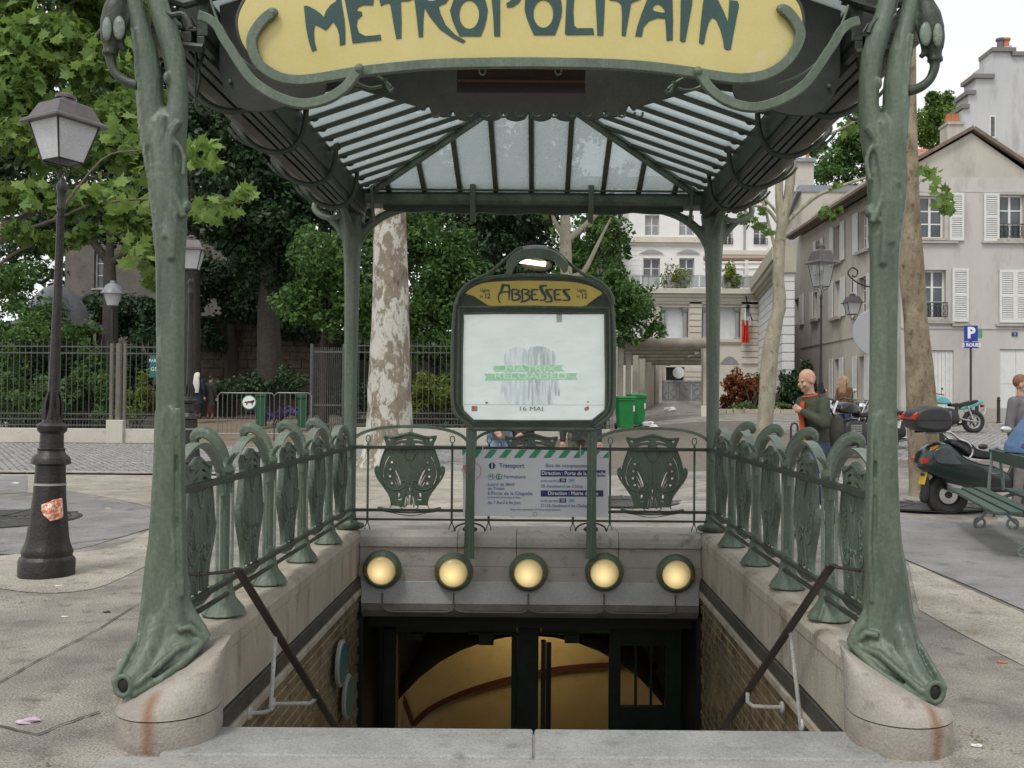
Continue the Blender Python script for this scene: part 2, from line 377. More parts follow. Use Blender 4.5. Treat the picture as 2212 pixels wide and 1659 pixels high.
    mb = MB(); mb.ball(S(231,62,-.085), (.020,.014,.052), 12, 8).ball(S(257,60,-.075), (.026,.014,.052), 12, 8)
    mb.build('petal', IRON_L, st, smooth=True)
    MB().tube([S(252,-125,-.03), S(250,-170,-.03), S(250,-230,-.03)], [.05,.09,.03], 12).build('lamp_glass', mat('amber_glass', (.5,.2,.04), rough=.2), canopy, smooth=True)
# ---- rear posts
def XY(px, Y=YR): return (px - 1160)/FL*Y
for s in (-1, 1):
    x = XC + s*HW; mb = MB(); rings = []
    for z, r, fl in [(.28,.10,.1),(.31,.085,.12),(.36,.06,.1),(.45,.052,.06),(.8,.052,.05),(1.5,.055,.04),(2.3,.062,.05),(2.6,.070,.06),(2.8,.082,.06),(2.92,.095,.05),(3.02,.105,.03)]:
        rings.append([C(q) for q in ell_ring((x, YR, z), r, r, 24, fl, 6)])
    mb.ring_loft(rings)
    B = lambda dx, z, dy=0: C((x + s*dx, YR + dy, z))
    for pts in ([(-.02,2.70),(-.10,2.85),(-.26,2.99),(-.5,3.07),(-.72,3.09)],):                      # inner brace arch
        q = catm(pts, 4); mb.tube([B(a, b) for a, b in q], [.048 - .022*i/len(q) for i in range(len(q))], 10)
    q = catm([(.02,2.72),(.10,2.86),(.18,2.95),(.28,3.02)], 4); mb.tube([B(a, b) for a, b in q], [.04 - .015*i/len(q) for i in range(len(q))], 10)
    q = catm([(.0,2.75,0),(.01,2.9,-.12),(.02,3.0,-.3),(.03,3.06,-.5)], 4); mb.tube([B(a, b, d) for a, b, d in q], [.045 - .02*i/len(q) for i in range(len(q))], 10)
    for a in range(5):                                                                              # ribs running up into the capital
        t = a*1.25; mb.tube([B(.045*cos(t), 2.3, .045*sin(t)), B(.075*cos(t), 2.75, .075*sin(t)), B(.12*cos(t), 3.04, .12*sin(t))], .010, 6)
    mb.ball(B(-.02,.33,-.09), (.075,.05,.04), 12, 6); mb.ball(B(.05,.31,-.03), (.09,.06,.035), 12, 6); mb.ball(B(-.09,.31,-.02), (.05,.05,.03), 12, 6)
    o = fix(mb.build('post', IRON, canopy, smooth=True)); rmesh(o, .011, 2)
# ---- rear beam and gutter, brackets
zg = 3.19
mb = MB(); mb.box(C((XC-1.45, YR-.09, 3.275)), C((XC+1.45, YR-.03, 3.335)))
mb.build('cross_bar', IRON_D, canopy, bevel=.004)
mb = MB(); xa, xb = XC-1.86, XC+1.86
prof = [(YR+.06,3.195),(YR-.06,3.195),(YR-.10,3.185),(YR-.12,3.16),(YR-.12,3.11),(YR-.10,3.085),(YR+.06,3.07)]
n = len(prof); mb.add([C((xa, a, b)) for a, b in prof] + [C((xb, a, b)) for a, b in prof], [(k, (k+1) % n, n+(k+1) % n, n+k) for k in range(n)] + [tuple(range(n))[::-1], tuple(range(n, 2*n))])
mb.box(C((xa, YR-.14, 3.195)), C((xb, YR-.10, 3.207)))
o = mb.build('rear_gutter', IRON, canopy, bevel=.003); o['label'] = 'rear gutter beam between the back posts'
def frieze(n=40):
    pts = []
    for i in range(n+1):
        x = XC - 1.3 + 2.6*i/n; t = i/n
        pts.append((x, 3.045 - .018*abs(sin(t*pi*6)) - .02*sin(t*pi)))
    return pts
mb = MB(); pp = frieze(72); mb.prism([C((x, YR-.04, z)) for x, z in pp] + [C((XC+1.3, YR-.04, 3.09)), C((XC-1.3, YR-.04, 3.09))], (0, .03, 0))
mb.build('frieze', IRON_D, canopy)
for px in (806, 1018, 1022, 1270, 1274, 1486):
    x = XY(px); mb = MB(); q = catm([(-.12,3.30),(-.155,3.22),(-.155,3.12),(-.13,3.04),(-.08,2.97),(-.05,2.95)], 4)
    mb.strap([C((x, YR+a, b)) for a, b in q], .03, .018, (1, 0, 0)); mb.v = mb.v
    q2 = [C((x, YR+a, b)) for a, b in q]; mb.tube(q2, .016, 8)
    fix(mb.build('gutter_bracket', IRON, canopy, smooth=True))
# ---- roof: hipped glass with bars
GX, RZ, RYE = 1.45, 3.70, 6.86
ridge_a, ridge_b = V((XC, 4.3, RZ)), V((XC, RYE, RZ))
def slope_pt(s, Y, t):                                   # side slope, t=0 at gutter, 1 at ridge
    return V((XC + s*GX*(1-t), Y, 3.2 + (RZ-3.2)*t))
GLASS = bpy.data.materials.new('wired_roof_glass'); GLASS.use_nodes = True
_n = GLASS.node_tree; _N = _n.nodes; _L = _n.links; _b = _N['Principled BSDF']
_b.inputs['Base Color'].default_value = (.20,.24,.235,1); _b.inputs['Roughness'].default_value = .25
_tr = _N.new('ShaderNodeBsdfTranslucent'); _tr.inputs[0].default_value = (.70,.75,.75,1)
_tp = _N.new('ShaderNodeBsdfTransparent'); _tp.inputs[0].default_value = (.77,.81,.82,1)
_tx = _N.new('ShaderNodeTexNoise'); _tx.inputs['Scale'].default_value = 60; _g = _N.new('ShaderNodeNewGeometry'); _L.new(_g.outputs['Position'], _tx.inputs['Vector'])
_bp = _N.new('ShaderNodeBump'); _bp.inputs['Strength'].default_value = .8; _bp.inputs['Distance'].default_value = .02; _L.new(_tx.outputs[0], _bp.inputs['Height'])
_L.new(_bp.outputs[0], _b.inputs['Normal']); _L.new(_bp.outputs[0], _tr.inputs['Normal'])
_ms = _N.new('ShaderNodeMixShader'); _ms.inputs[0].default_value = .55; _L.new(_tr.outputs[0], _ms.inputs[1]); _L.new(_tp.outputs[0], _ms.inputs[2])
_m2 = _N.new('ShaderNodeMixShader'); _m2.inputs[0].default_value = .22; _L.new(_ms.outputs[0], _m2.inputs[1]); _L.new(_b.outputs[0], _m2.inputs[2]); _L.new(_m2.outputs[0], _N['Material Output'].inputs[0])
def hip_t(Y): return 1.0 if Y <= RYE else max(0, (YR-.04-Y)/(YR-.04-RYE))
Ys = [4.30 + .2395*i for i in range(18)]
for s in (-1, 1):
    for i, Y in enumerate(Ys):
        t = hip_t(Y)
        if t < .04: continue
        a, b = slope_pt(s, Y, -.03), slope_pt(s, Y, t)
        m_ = MB(); m_.beam(C(a), C(b), .035, .045); m_.build('glazing_bar', IRON_D, canopy)
    for i in range(len(Ys)-1):
        t0, t1 = hip_t(Ys[i]), hip_t(Ys[i+1])
        q = [slope_pt(s, Ys[i]+.018, 0), slope_pt(s, Ys[i+1]-.018, 0), slope_pt(s, Ys[i+1]-.018, t1), slope_pt(s, Ys[i]+.018, t0)]
        if t1 < .02: q = q[:2] + q[3:]
        m_ = MB(); m_.prism([C(v) for v in q], (0, 0, .006)); fix(m_.build('pane', GLASS, canopy))
    a, b = V((XC + s*GX, YR-.04, 3.2)), V((XC, RYE, RZ))
    m_ = MB(); m_.beam(C(a), C(b), .06, .055); m_.beam(C(a + V((0,0,-.04))), C(b + V((0,0,-.04))), .03, .05)
    for k in range(9):
        m_.ball(C(a.lerp(b, .08 + .1*k) + V((-s*.0, -.035, -.03))), .009, 6, 4)
    m_.build('hip_rafter', IRON, canopy)
m_ = MB(); m_.beam(C(ridge_a), C(ridge_b), .05, .07); m_.build('ridge_bar', IRON_D, canopy)
for i in range(-5, 5):
    xb0 = XY(1145) + .308*i; xb1 = xb0 + .308
    def rp(x):
        f = 1 - abs(x - XC)/GX; f = max(0, f); return V((x, YR-.04 + (RYE-YR+.04)*f, 3.2 + (RZ-3.2)*f))
    if abs(xb0-XC) < GX-.02:
        m_ = MB(); m_.beam(C((xb0, YR+.0, 3.19)), C(rp(xb0)), .04, .05); m_.build('glazing_bar', IRON_D, canopy)
    x0, x1 = max(xb0+.02, XC-GX+.01), min(xb1-.02, XC+GX-.01)
    if x1 <= x0: continue
    q = [V((x0, YR-.04, 3.2)), V((x1, YR-.04, 3.2)), rp(x1)] + ([rp(XC)] if x0 < XC < x1 else []) + [rp(x0)]
    m_ = MB(); m_.prism([C(v + V((0,.0,.0))) for v in q], (0, 0, .006)); fix(m_.build('pane', GLASS, canopy))
    m_ = MB(); m_.prism([C((x0, YR-.03, 3.245)), C((x1, YR-.03, 3.245)), C((x1, YR-.03, 3.30)), C((x0, YR-.03, 3.30))], (0, .006, 0)); m_.build('pane', GLASS, canopy)
# ---- side gutters: ribbed box beams with scroll hoops
for s in (-1, 1):
    mb = MB(); y0, y1 = 4.35, YR
    for dx0, dx1, z0, z1 in ((1.45,1.50,3.03,3.20),(1.50,1.55,3.05,3.07),(1.525,1.565,3.0,3.05),(1.60,1.64,3.02,3.06),(1.565,1.70,3.06,3.08),(1.68,1.71,3.04,3.20),(1.465,1.50,2.985,3.03)):
        mb.box(C((XC+s*dx0, y0, z0)), C((XC+s*dx1, y1, z1)))
    mb.build('side_gutter', IRON_D, canopy, bevel=.004)
    mb = MB(); mb.box(C((XC+s*1.572, y0, 3.045)), C((XC+s*1.592, y1, 3.055))); mb.build('gutter_strip', IRON_L, canopy)
    for k, Y in enumerate((5.15, 6.0, 6.9, 7.7)):
        m_ = MB(); q = catm([(1.42,3.34),(1.40,3.2),(1.42,3.05),(1.48,2.955),(1.58,2.925),(1.69,2.95),(1.79,3.02),(1.85,3.10),(1.81,3.15),(1.755,3.12),(1.78,3.08)], 4)
        m_.tube([C((XC+s*a, Y, b)) for a, b in q], [.018]*(len(q)-8) + [.012]*8, 8)
        q = catm([(1.70,2.955),(1.78,2.985),(1.85,3.03),(1.89,3.08)], 3); m_.tube([C((XC+s*a, Y+.02, b)) for a, b in q], .010, 6)
        m_.build('scroll_hoop', IRON_D, canopy, smooth=True)
    m_ = MB(); m_.tube([C((XC+s*1.745, y0, 3.07)), C((XC+s*1.745, y1-.05, 3.07))], .045, 10); m_.build('outer_pipe', mat('grey_brown_pipe', (.10,.10,.075), (.15,.14,.11), 5, .5) if 'grey_brown_pipe' not in bpy.data.materials else bpy.data.materials['grey_brown_pipe'], canopy, smooth=True)
    m_ = MB(); q = catm([(1.62,3.02),(1.72,2.97),(1.84,2.99),(1.90,3.06),(1.86,3.13),(1.80,3.12)], 3); m_.tube([C((XC+s*a, YR-.02, b)) for a, b in q], [.03]*6+[.02]*20 if False else .026, 8); m_.ball(C((XC+s*1.78, YR, 3.10)), (.07,.06,.05), 10, 6); m_.build('corner_scroll', IRON_L, canopy, smooth=True)
    for Y in Ys[2:]:
        m_ = MB(); m_.ball(C((XC+s*1.40, Y, 3.20)), (.03,.016,.022), 8, 5); m_.build('glazing_clip', IRON_D, canopy, smooth=True)
    # thin whips hanging near the front post
    m_ = MB()
    for pts, Y in (([(418,70),(424,120),(422,180),(424,230),(440,248),(456,238)], 4.5), ([(415,40),(440,90),(432,140),(420,150)], 4.5), ([(416,120),(432,160),(426,200),(418,225)],4.6)):
        q = catm(pts, 4); m_.tube([C(side(a, b, Y, s)) for a, b in q], .007, 6)
    m_.build('tendril', IRON_D, canopy, smooth=True)
    m_ = MB(); q = catm([(352,20),(370,32),(392,30),(405,42),(412,60)], 4); m_.tube([C(side(a, b, 4.2, s)) for a, b in q], .012, 8)
    for pts in ([(355,96),(400,100),(440,104)], [(330,-10),(400,10),(470,-10)]):
        m_.tube([C(side(a, b, 4.35, s)) for a, b in pts], .02, 8)
    m_.build('cross_tie', IRON_D, canopy, smooth=True)
# ---- front bracket plates, pediment, straps, sign
for s in (-1, 1):
    q = catm([(476,60),(474,130),(478,170),(492,205),(520,232),(560,240),(610,232),(650,215),(700,200),(700,120),(640,60),(560,-40),(480,-60)], 4, True)
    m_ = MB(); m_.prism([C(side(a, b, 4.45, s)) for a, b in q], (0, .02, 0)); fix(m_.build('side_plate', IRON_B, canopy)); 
    m_ = MB(); m_.ball(C(side(497,176,4.44,s)), .010, 8, 5); m_.build('bolt', IRON, canopy)
    # dark structure between the post and the sign
    q = [(400,-30),(400,70),(430,110),(470,150),(500,180),(560,150),(530,90),(515,40),(528,0),(545,-60)]
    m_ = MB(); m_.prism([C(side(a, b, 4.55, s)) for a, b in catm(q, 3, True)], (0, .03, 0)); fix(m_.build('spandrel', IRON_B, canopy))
# pediment with a scalloped lower edge
lo = []
for k in range(0, 113):
    t = k/112; x = 760 + (1523-760)*t; u = abs(2*t-1)
    yb = 248 - 62*max(0, (u-.42)/.58)**1.1 if u > .42 else 248 + 3*(1-u)
    f = (k % 8)/8
    lo.append((x, yb + (9*sin(pi*f) if u < .62 else 0) - (9 if (u < .62 and k % 8 == 0) else 0)))
up = [(1760,150),(1700,60),(1450,20),(1141,0),(830,20),(590,60),(520,150)]
poly = [(600,205),(700,196)] + lo + [(1583,196),(1683,205)] + up
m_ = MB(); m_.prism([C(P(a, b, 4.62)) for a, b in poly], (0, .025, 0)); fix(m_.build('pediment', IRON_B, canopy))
for k in range(1, 14):
    x = 905 + k*36.5; m_ = MB()
    q = [(x + 9*cos(t), 246 + 7*sin(t)) for t in [i*pi/6 for i in range(-1, 8)]]
    m_.tube([C(P(a, b, 4.60)) for a, b in q], .006, 5); m_.build('scallop_scroll', IRON_D, canopy, smooth=True)
for s in (-1, 1):
    for pts in ([(792,160),(815,165),(835,178),(846,188)], [(770,180),(800,190),(825,186)], [(832,172),(842,196),(852,190)]):
        q = catm(pts, 3); m_ = MB(); m_.tube([C(side(a, b, 4.55, s)) for a, b in q], [.016] + [.008]*(len(q)-1), 6); m_.build('scroll_trim', IRON, canopy, smooth=True)
# sign panel
OUT = [(531,0),(516,33),(515,62),(524,93),(543,121),(565,143),(590,156),(620,164),(650,164),(691,159),(780,145),(891,133),(983,128),(1060,127),(1130,127),(1229,128),(1362,132),(1473,143),(1562,157),(1607,161),(1642,155),(1673,141),(1700,118),(1722,88),(1733,50),(1729,20),(1719,0),(1690,-40),(1640,-75),(1560,-90),(1440,-110),(1300,-130),(1130,-136),(960,-130),(820,-112),(700,-92),(610,-75),(560,-42)]
YS = 4.05
def on_sign(pts, Y=YS): return [C(P(a, b, Y)) for a, b in pts]
sg = MB(); sg.prism(on_sign(catm(OUT, 3, True)), (0, .03, 0)); sign = fix(sg.build('sign_panel', YELLOW, canopy)); sign['label'] = 'yellow enamel panel reading METROPOLITAIN'
def A_(l): return [(491.5 + a*.2222, b*.2222) for a, b in l]
def B_(l): return [(737 + a/3, b/3) for a, b in l]
def C_(l): return [(1228.8 + a*.2222, b*.2222) for a, b in l]
def ellp(cx, cy, rx, ry, n=18): return [(cx + rx*cos(2*pi*k/n), cy + ry*sin(2*pi*k/n)) for k in range(n)]
letters = [
 ([(743,60),(765,56),(790,62),(850,92),(905,132),(938,166),(955,112),(1000,50),(1050,15),(1075,-40),(1100,-45),(1115,60),(1136,180),(1145,300),(1145,430),(1093,443),(1088,350),(1066,270),(1026,210),(990,260),(955,295),(900,262),(850,240),(840,300),(845,400),(868,485),(822,500),(790,400),(762,260)], [], A_),
 ([(1120,-90),(1140,0),(1165,130),(1190,260),(1215,420),(1350,405),(1495,390),(1487,335),(1430,345),(1340,350),(1280,320),(1255,250),(1265,190),(1310,147),(1305,115),(1255,105),(1270,70),(1320,50),(1415,50),(1422,0),(1430,-90)], [], A_),
 ([(1455,-80),(1475,0),(1490,60),(1530,38),(1580,30),(1600,150),(1620,270),(1640,378),(1690,372),(1692,200),(1685,15),(1760,10),(1810,-10),(1830,-80)], [], A_),
 ([(470,-90),(475,0),(490,120),(503,240),(530,240),(533,130),(540,50),(575,110),(640,190),(720,245),(790,280),(806,264),(740,225),(680,165),(645,90),(632,42),(680,20),(706,-20),(700,-70),(640,-100)], [ellp(585,-14,38,20)], B_),
 ([(705,70),(720,130),(745,190),(768,235),(905,235),(928,180),(943,120),(950,60),(935,0),(905,-60),(840,-80),(770,-60),(728,0)], [ellp(830,95,64,92)], B_),
 ([(965,-90),(975,0),(985,100),(992,235),(1030,235),(1030,100),(1030,-40),(1100,-50),(1110,-10),(1095,5),(1070,22),(1075,48),(1110,46),(1150,20),(1170,-10),(1175,-60),(1120,-95)], [], B_),
 ([(1188,60),(1200,110),(1225,175),(1250,228),(1385,228),(1408,170),(1426,110),(1432,60),(1425,0),(1390,-60),(1310,-80),(1240,-60),(1192,0)], [ellp(1310,90,64,90)], B_),
 ([(1465,-90),(1455,100),(1450,218),(1462,227),(1640,225),(1633,183),(1530,183),(1510,165),(1505,80),(1515,-90)], [], B_),
 ([(1652,-90),(1648,0),(1655,120),(1660,230),(1698,230),(1705,100),(1712,-90)], [], B_),
 ([(1745,-80),(1738,0),(1790,8),(1815,30),(1820,100),(1818,230),(1843,233),(1860,130),(1880,20),(1940,-4),(1955,-80)], [], B_),
 ([(790,-60),(755,10),(700,150),(665,260),(645,352),(710,355),(725,265),(780,205),(860,175),(935,180),(945,280),(950,395),(1010,390),(1012,200),(1008,0),(990,-120),(880,-150)], [[(815,98),(830,55),(870,40),(910,68),(935,122),(870,116)]], C_),
 ([(1085,-130),(1088,0),(1085,200),(1080,395),(1105,408),(1132,405),(1160,250),(1195,60),(1215,-120)], [], C_),
 ([(1325,-100),(1300,60),(1280,240),(1265,415),(1290,430),(1314,426),(1330,330),(1360,220),(1392,170),(1430,190),(1470,280),(1500,390),(1510,470),(1540,487),(1575,478),(1600,330),(1630,180),(1655,50),(1640,10),(1560,0),(1555,100),(1545,210),(1500,100),(1450,0),(1400,-90)], [], C_)]
o0 = P(1141, 0, YS)
for outl, holes, fn in letters:
    loops = [catm(fn(outl), 1, True)] + [catm(fn(h), 2, True) for h in holes]
    l2 = []
    for lp in loops:
        w3 = [P(a, b, YS-.002) for a, b in lp]; l2.append([(q.x, q.z) for q in w3])
    me = curve_mesh(l2, .0015); me.materials.append(INK)
    o = link(me, 'letter', sign, C((0, YS-.002, 0))); o.rotation_euler = (pi/2, 0, 0)
# frame strap round the panel with curled ends
FR = [(588,30),(572,42),(556,62),(545,84),(547,112),(560,138),(583,157),(612,170),(650,174),(700,168),(780,155),(891,143),(983,138),(1141,136),(1300,139),(1400,145),(1500,158),(1580,170),(1630,168),(1670,155),(1702,130),(1722,98),(1728,72),(1718,48),(1700,26),(1690,22)]
m_ = MB(); m_.strap([C(P(a, b, YS-.02)) for a, b in catm(FR, 3)], .042, .03, (0,1,0))
for a, b in ((588,28),(1690,20)): m_.ball(C(P(a, b, YS-.02)), (.028,.016,.022), 10, 6)
fix(m_.build('sign_frame', IRON, canopy, bevel=.004))
EDGE = [(a, b) for a, b in catm(OUT, 3, True)]
m_ = MB(); m_.tube([C(P(a, b, YS+.012)) for a, b in EDGE], .012, 6, closed=True); m_.build('sign_rim', IRON_D, canopy, smooth=True)
for s in (-1, 1):
    q = catm([(430,35),(452,42),(470,58),(484,84),(500,108),(520,140),(547,175),(590,205),(635,222),(670,224),(712,212),(745,190),(765,165),(776,150)], 3)
    m_ = MB(); m_.strap([C(side(a, b, 4.0, s)) for a, b in q], .038, .03, (0,1,0)); m_.ball(C(side(776,148,3.99,s)), (.02,.02,.02), 8, 6)
    q = catm([(455,0),(470,45),(495,90),(520,125),(560,155),(610,175)], 3); m_.tube([C(side(a, b, 4.12, s)) for a, b in q], .006, 6)
    fix(m_.build('scroll_strap', IRON, canopy, bevel=.004))
# lamp box under the sign
m_ = MB(); a, b = P(987,150,4.3), P(1264,205,4.3); m_.box(C((a.x, 4.28, b.z)), C((b.x, 4.42, a.z)))
lb = m_.build('lamp_box', mat('dark_brown_metal', (.02,.012,.011), (.03,.017,.015), 20, .5), canopy, bevel=.004)
m_ = MB(); a, b = P(987,173,4.27), P(1264,179,4.27); m_.box(C((a.x, 4.262, b.z)), C((b.x, 4.277, a.z))); m_.build('trim_strip', mat('red_brown_paint', (.10,.035,.025)), lb)
for px in (1042, 1206):
    c = C(P(px,154,4.26)); m_ = MB(); m_.tube([c + V((.014*cos(t), 0, .016*sin(t))) for t in [2*pi*k/12 for k in range(12)]], .004, 6, closed=True); m_.build('ring_screw', IRON_L, lb, smooth=True)

# ---- railing modules ------------------------------------------------------------------
U = .000595
def zc(l, sgn=1): return [((x-830)*U*sgn, .99 - (y-450)*U) for x, y in l]
half = [(830,240),(900,255),(1000,285),(1080,300),(1150,295),(1210,290),(1200,340),(1172,400),(1165,450),(1192,500),(1230,600),(1262,700),(1275,765),(1300,730),(1325,745),(1338,790),(1325,850),(1290,920),(1240,990),(1190,1060),(1140,1130),(1105,1200),(1090,1270),(1100,1325),(1130,1352),(1200,1345),(1270,1328),(1285,1345),(1250,1372),(1180,1392),(1100,1402),(1000,1425),(900,1440),(830,1445)]
R_half = zc(half); outl = R_half + [(-x, z) for x, z in R_half[-2:0:-1]]
hr = [[(1110,550),(1150,590),(1190,665),(1222,780),(1228,880),(1200,970),(1150,1040),(1165,985),(1195,920),(1205,850),(1198,770),(1168,680),(1125,600)],
      [(1040,775),(1050,790),(1015,880),(985,985),(965,1010),(960,960),(985,880),(1010,820)], [(1050,850),(1060,862),(1020,950),(990,1035),(982,1000),(1005,930)], [(1055,940),(1058,965),(1020,1030),(1000,1050),(1010,1010),(1035,960)],
      [(1090,648),(1112,665),(1112,690),(1090,700),(1070,690),(1068,665)], [(1112,855),(1138,870),(1138,895),(1112,905),(1092,893),(1090,868)], [(1088,955),(1115,968),(1112,992),(1086,1005),(1062,990),(1062,966)], [(1110,760),(1135,770),(1130,790),(1105,800),(1085,785),(1090,768)],
      [(985,1108),(1003,1130),(1005,1160),(990,1188),(968,1165),(966,1130)], [(935,1185),(970,1205),(1005,1200),(1000,1225),(970,1235),(945,1215)],
      [(848,1160),(862,1155),(868,1220),(860,1290),(840,1280),(842,1210)], [(878,1150),(895,1200),(908,1290),(890,1320),(875,1240),(868,1180)],
      [(870,330),(930,330),(1000,350),(1045,378),(1040,390),(985,372),(910,360),(870,360)], [(880,395),(960,392),(1030,412),(1090,440),(1000,436),(900,430)], [(1115,330),(1150,325),(1158,350),(1130,375),(1108,355)], [(1290,760),(1308,765),(1306,790),(1290,795)], [(1270,860),(1290,855),(1280,905),(1262,920)]]
holes = []
for hi_, h in enumerate(hr):
    k_ = (1.0 if hi_ in (0,12,13) else 1.28); mx_ = sum(p[0] for p in h)/len(h); my_ = sum(p[1] for p in h)/len(h); h = [(mx_+(x-mx_)*k_, my_+(y-my_)*(1.12 if k_ > 1 else 1)) for x, y in h]
    a = zc(h); holes.append(a); holes.append([(-x, z) for x, z in a][::-1])
holes.append(zc([(812,1040),(848,1040),(842,1090),(830,1150),(820,1090)]))
sh_me = curve_mesh([catm(outl, 2, True)] + holes, .012, .004); sh_me.materials.append(IRON)
import bmesh as _bm
def relief():
    mb = MB(); Y = -.016
    def T(l, r, close=False):
        for sg in (1, -1):
            q = catm(zc(l, sg), 3); mb.tube([V((x, Y, z)) for x, z in q], r*.72, 6)
    T([(830,262),(900,272),(1000,300),(1100,318),(1190,305)], .012); T([(1165,430),(1192,500),(1240,630),(1262,740),(1250,870),(1200,980),(1100,1060),(1000,1075),(930,1045),(880,980),(880,950),(920,940),(950,970)], .010)
    T([(1060,640),(1100,640),(1130,620)], .006); T([(1040,700),(1060,760),(1080,830),(1070,900),(1050,960)], .007); T([(890,500),(900,560),(870,620),(835,640)], .011); T([(960,490),(925,540),(905,560)], .010)
    T([(832,640),(832,760),(832,1000)], .004); T([(1338,790),(1300,900),(1220,1010),(1140,1120),(1100,1220),(1092,1300)], .008); T([(950,1340),(900,1370),(850,1372)], .012); T([(870,1000),(880,1100),(930,1240),(960,1330)], .009)
    T([(1270,1335),(1180,1378),(1000,1400),(830,1405)], .010)
    for sg in (1, -1):
        for (x, y) in ((1090,674),(1112,780),(1115,880),(1088,980),(905,520)):
            (a, z), = zc([(x, y)], sg); mb.tube([V((a + .015*cos(t), Y, z + .015*sin(t))) for t in [2*pi*k/10 for k in range(10)]], .005, 5, closed=True)
    return mb
rel_me = relief().mesh('relief', IRON, True)
def shield(parent, loc, rz, sx, name='shield'):
    o = link(sh_me, name, parent, loc); o.rotation_euler = (pi/2, 0, rz); o.scale = (sx, 1, 1)
    return o
# curve mesh lies in its local XY; bring it upright once so that parts keep simple transforms
sh_me.transform(Matrix.Rotation(pi/2, 4, 'X'))
def shield(parent, loc, rz, sx):
    o = link(sh_me, 'shield', parent, loc); o.rotation_euler = (0, 0, rz); o.scale = (sx, 1, 1)
    r = link(rel_me, 'relief', o); return o
def arch_mesh(half, w_, t_, ztop, zs, name='arch', ex=2.0, n=26):
    q = [(-half*cos(pi*i/n), zs + (ztop-zs)*max(0, 1-abs(cos(pi*i/n))**ex)**(1/ex)) for i in range(n+1)]
    mb = MB(); N = len(q); vs = []
    for i, (u, z) in enumerate(q):
        a = q[min(i+1, N-1)]; b = q[max(i-1, 0)]; dx, dz = a[0]-b[0], a[1]-b[1]; l = math.hypot(dx, dz); nx, nz = -dz/l, dx/l
        e = .6 + .4*sin(pi*i/(N-1)); wy = w_/2*e
        vs.append([V((u + nx*t_/2, -wy, z + nz*t_/2)), V((u + nx*t_/2, wy, z + nz*t_/2)), V((u - nx*t_/2, wy*.7, z - nz*t_/2)), V((u - nx*t_/2, -wy*.7, z - nz*t_/2))])
    mb.ring_loft(vs); return mb.mesh(name, IRON_L, True, 40)
arch_rear = arch_mesh(.505, .04, .026, 1.165, .99, ex=2.4); arch_side = arch_mesh(.36, .062, .022, 1.175, .90)
# rear railing
rr = thing('stair_railing', 'rear cast iron railing across the head of the stairs, behind the station sign', 'railing', (XC, YR, .27), GUARD)
def Rr(p): return V(p) - V((XC, YR, .27))
for i in (-1, 0, 1):
    x = XC + i*1.05
    shield(rr, Rr((x, YR, 0)), 0, 1.0)
    link(arch_rear, 'arch', rr, Rr((x, YR, 0)))
    for d in (-.365, .365):
        m_ = MB(); m_.tube([Rr((x+d, YR+.01, .33)), Rr((x+d, YR+.01, 1.02))], .010, 8)
        for e in (-1, 1): m_.tube([Rr((x+d, YR+.01, .34)), Rr((x+d+e*.018, YR+.01, .30)), Rr((x+d+e*.022, YR+.01, .275))], .005, 5)
        q = [(x+d + .02*cos(t), 1.055 + .03*sin(t)) for t in [2*pi*k/10 for k in range(10)]]; m_.tube([Rr((a, YR+.01, b)) for a, b in q], .005, 5, closed=True)
        m_.build('baluster', IRON, rr, smooth=True)
for z, r in ((.985, .014), (.445, .012), (.365, .009)):
    m_ = MB(); m_.box(Rr((XC-1.55, YR-.026-r, z-r)), Rr((XC+1.55, YR-.026+r, z+r))); m_.build('rail', IRON_D, rr, bevel=.002)
# side railings
def foot_post():
    mb = MB()
    for prof, dx in (([(.30,.020),(1.0,.020)], .0),):
        mb.tube([V((0,0,.38)), V((0,0,.7)), V((0,0,1.02))], [.028,.024,.028], 10)
    mb.tube([V((0,.055,.50)), V((0,.055,1.0))], .009, 6); mb.tube([V((0,-.055,.50)), V((0,-.055,1.0))], .009, 6)
    mb.tube([V((0,0,.50)), V((0,0,.44)), V((0,0,.38)), V((0,0,.33)), V((0,0,.30)), V((0,0,.28))], [.034,.04,.052,.075,.10,.12], 14, sq=1)
    for a in range(4):
        t = a*pi/2 + pi/4; mb.tube([V((.03*cos(t), .03*sin(t), .46)), V((.055*cos(t), .055*sin(t), .36)), V((.11*cos(t), .12*sin(t), .288))], .012, 6)
    # crook curling outwards (local -x is outwards)
    q = [(*p_, ) for p_ in catm([(0,.98,.026),(.0,1.06,.025),(-.015,1.12,.026),(-.045,1.17,.029),(-.09,1.21,.032),(-.135,1.222,.031),(-.165,1.20,.025),(-.163,1.172,.019),(-.142,1.165,.014)], 3)]
    mb.tube([V((a, 0, b)) for a, b, r in q], [r for *_, r in q], 12)
    for e in (-1, 1):
        q = catm([(-.01,1.05),(-.03,1.12),(-.07,1.175),(-.12,1.20),(-.15,1.185)], 3); mb.tube([V((a, e*.024, b)) for a, b in q], .008, 6)
        mb.tube([V((.0, e*.02, 1.03)), V((.03, e*.025, 1.09)), V((.06, e*.03, 1.12))], [.014,.012,.006], 6)
    mb.ball((0,0,1.02), (.045,.05,.05), 10, 6)
    return mb
fp_me = foot_post().mesh('post', IRON, True); fp_me.materials.clear(); fp_me.materials.append(IRON)
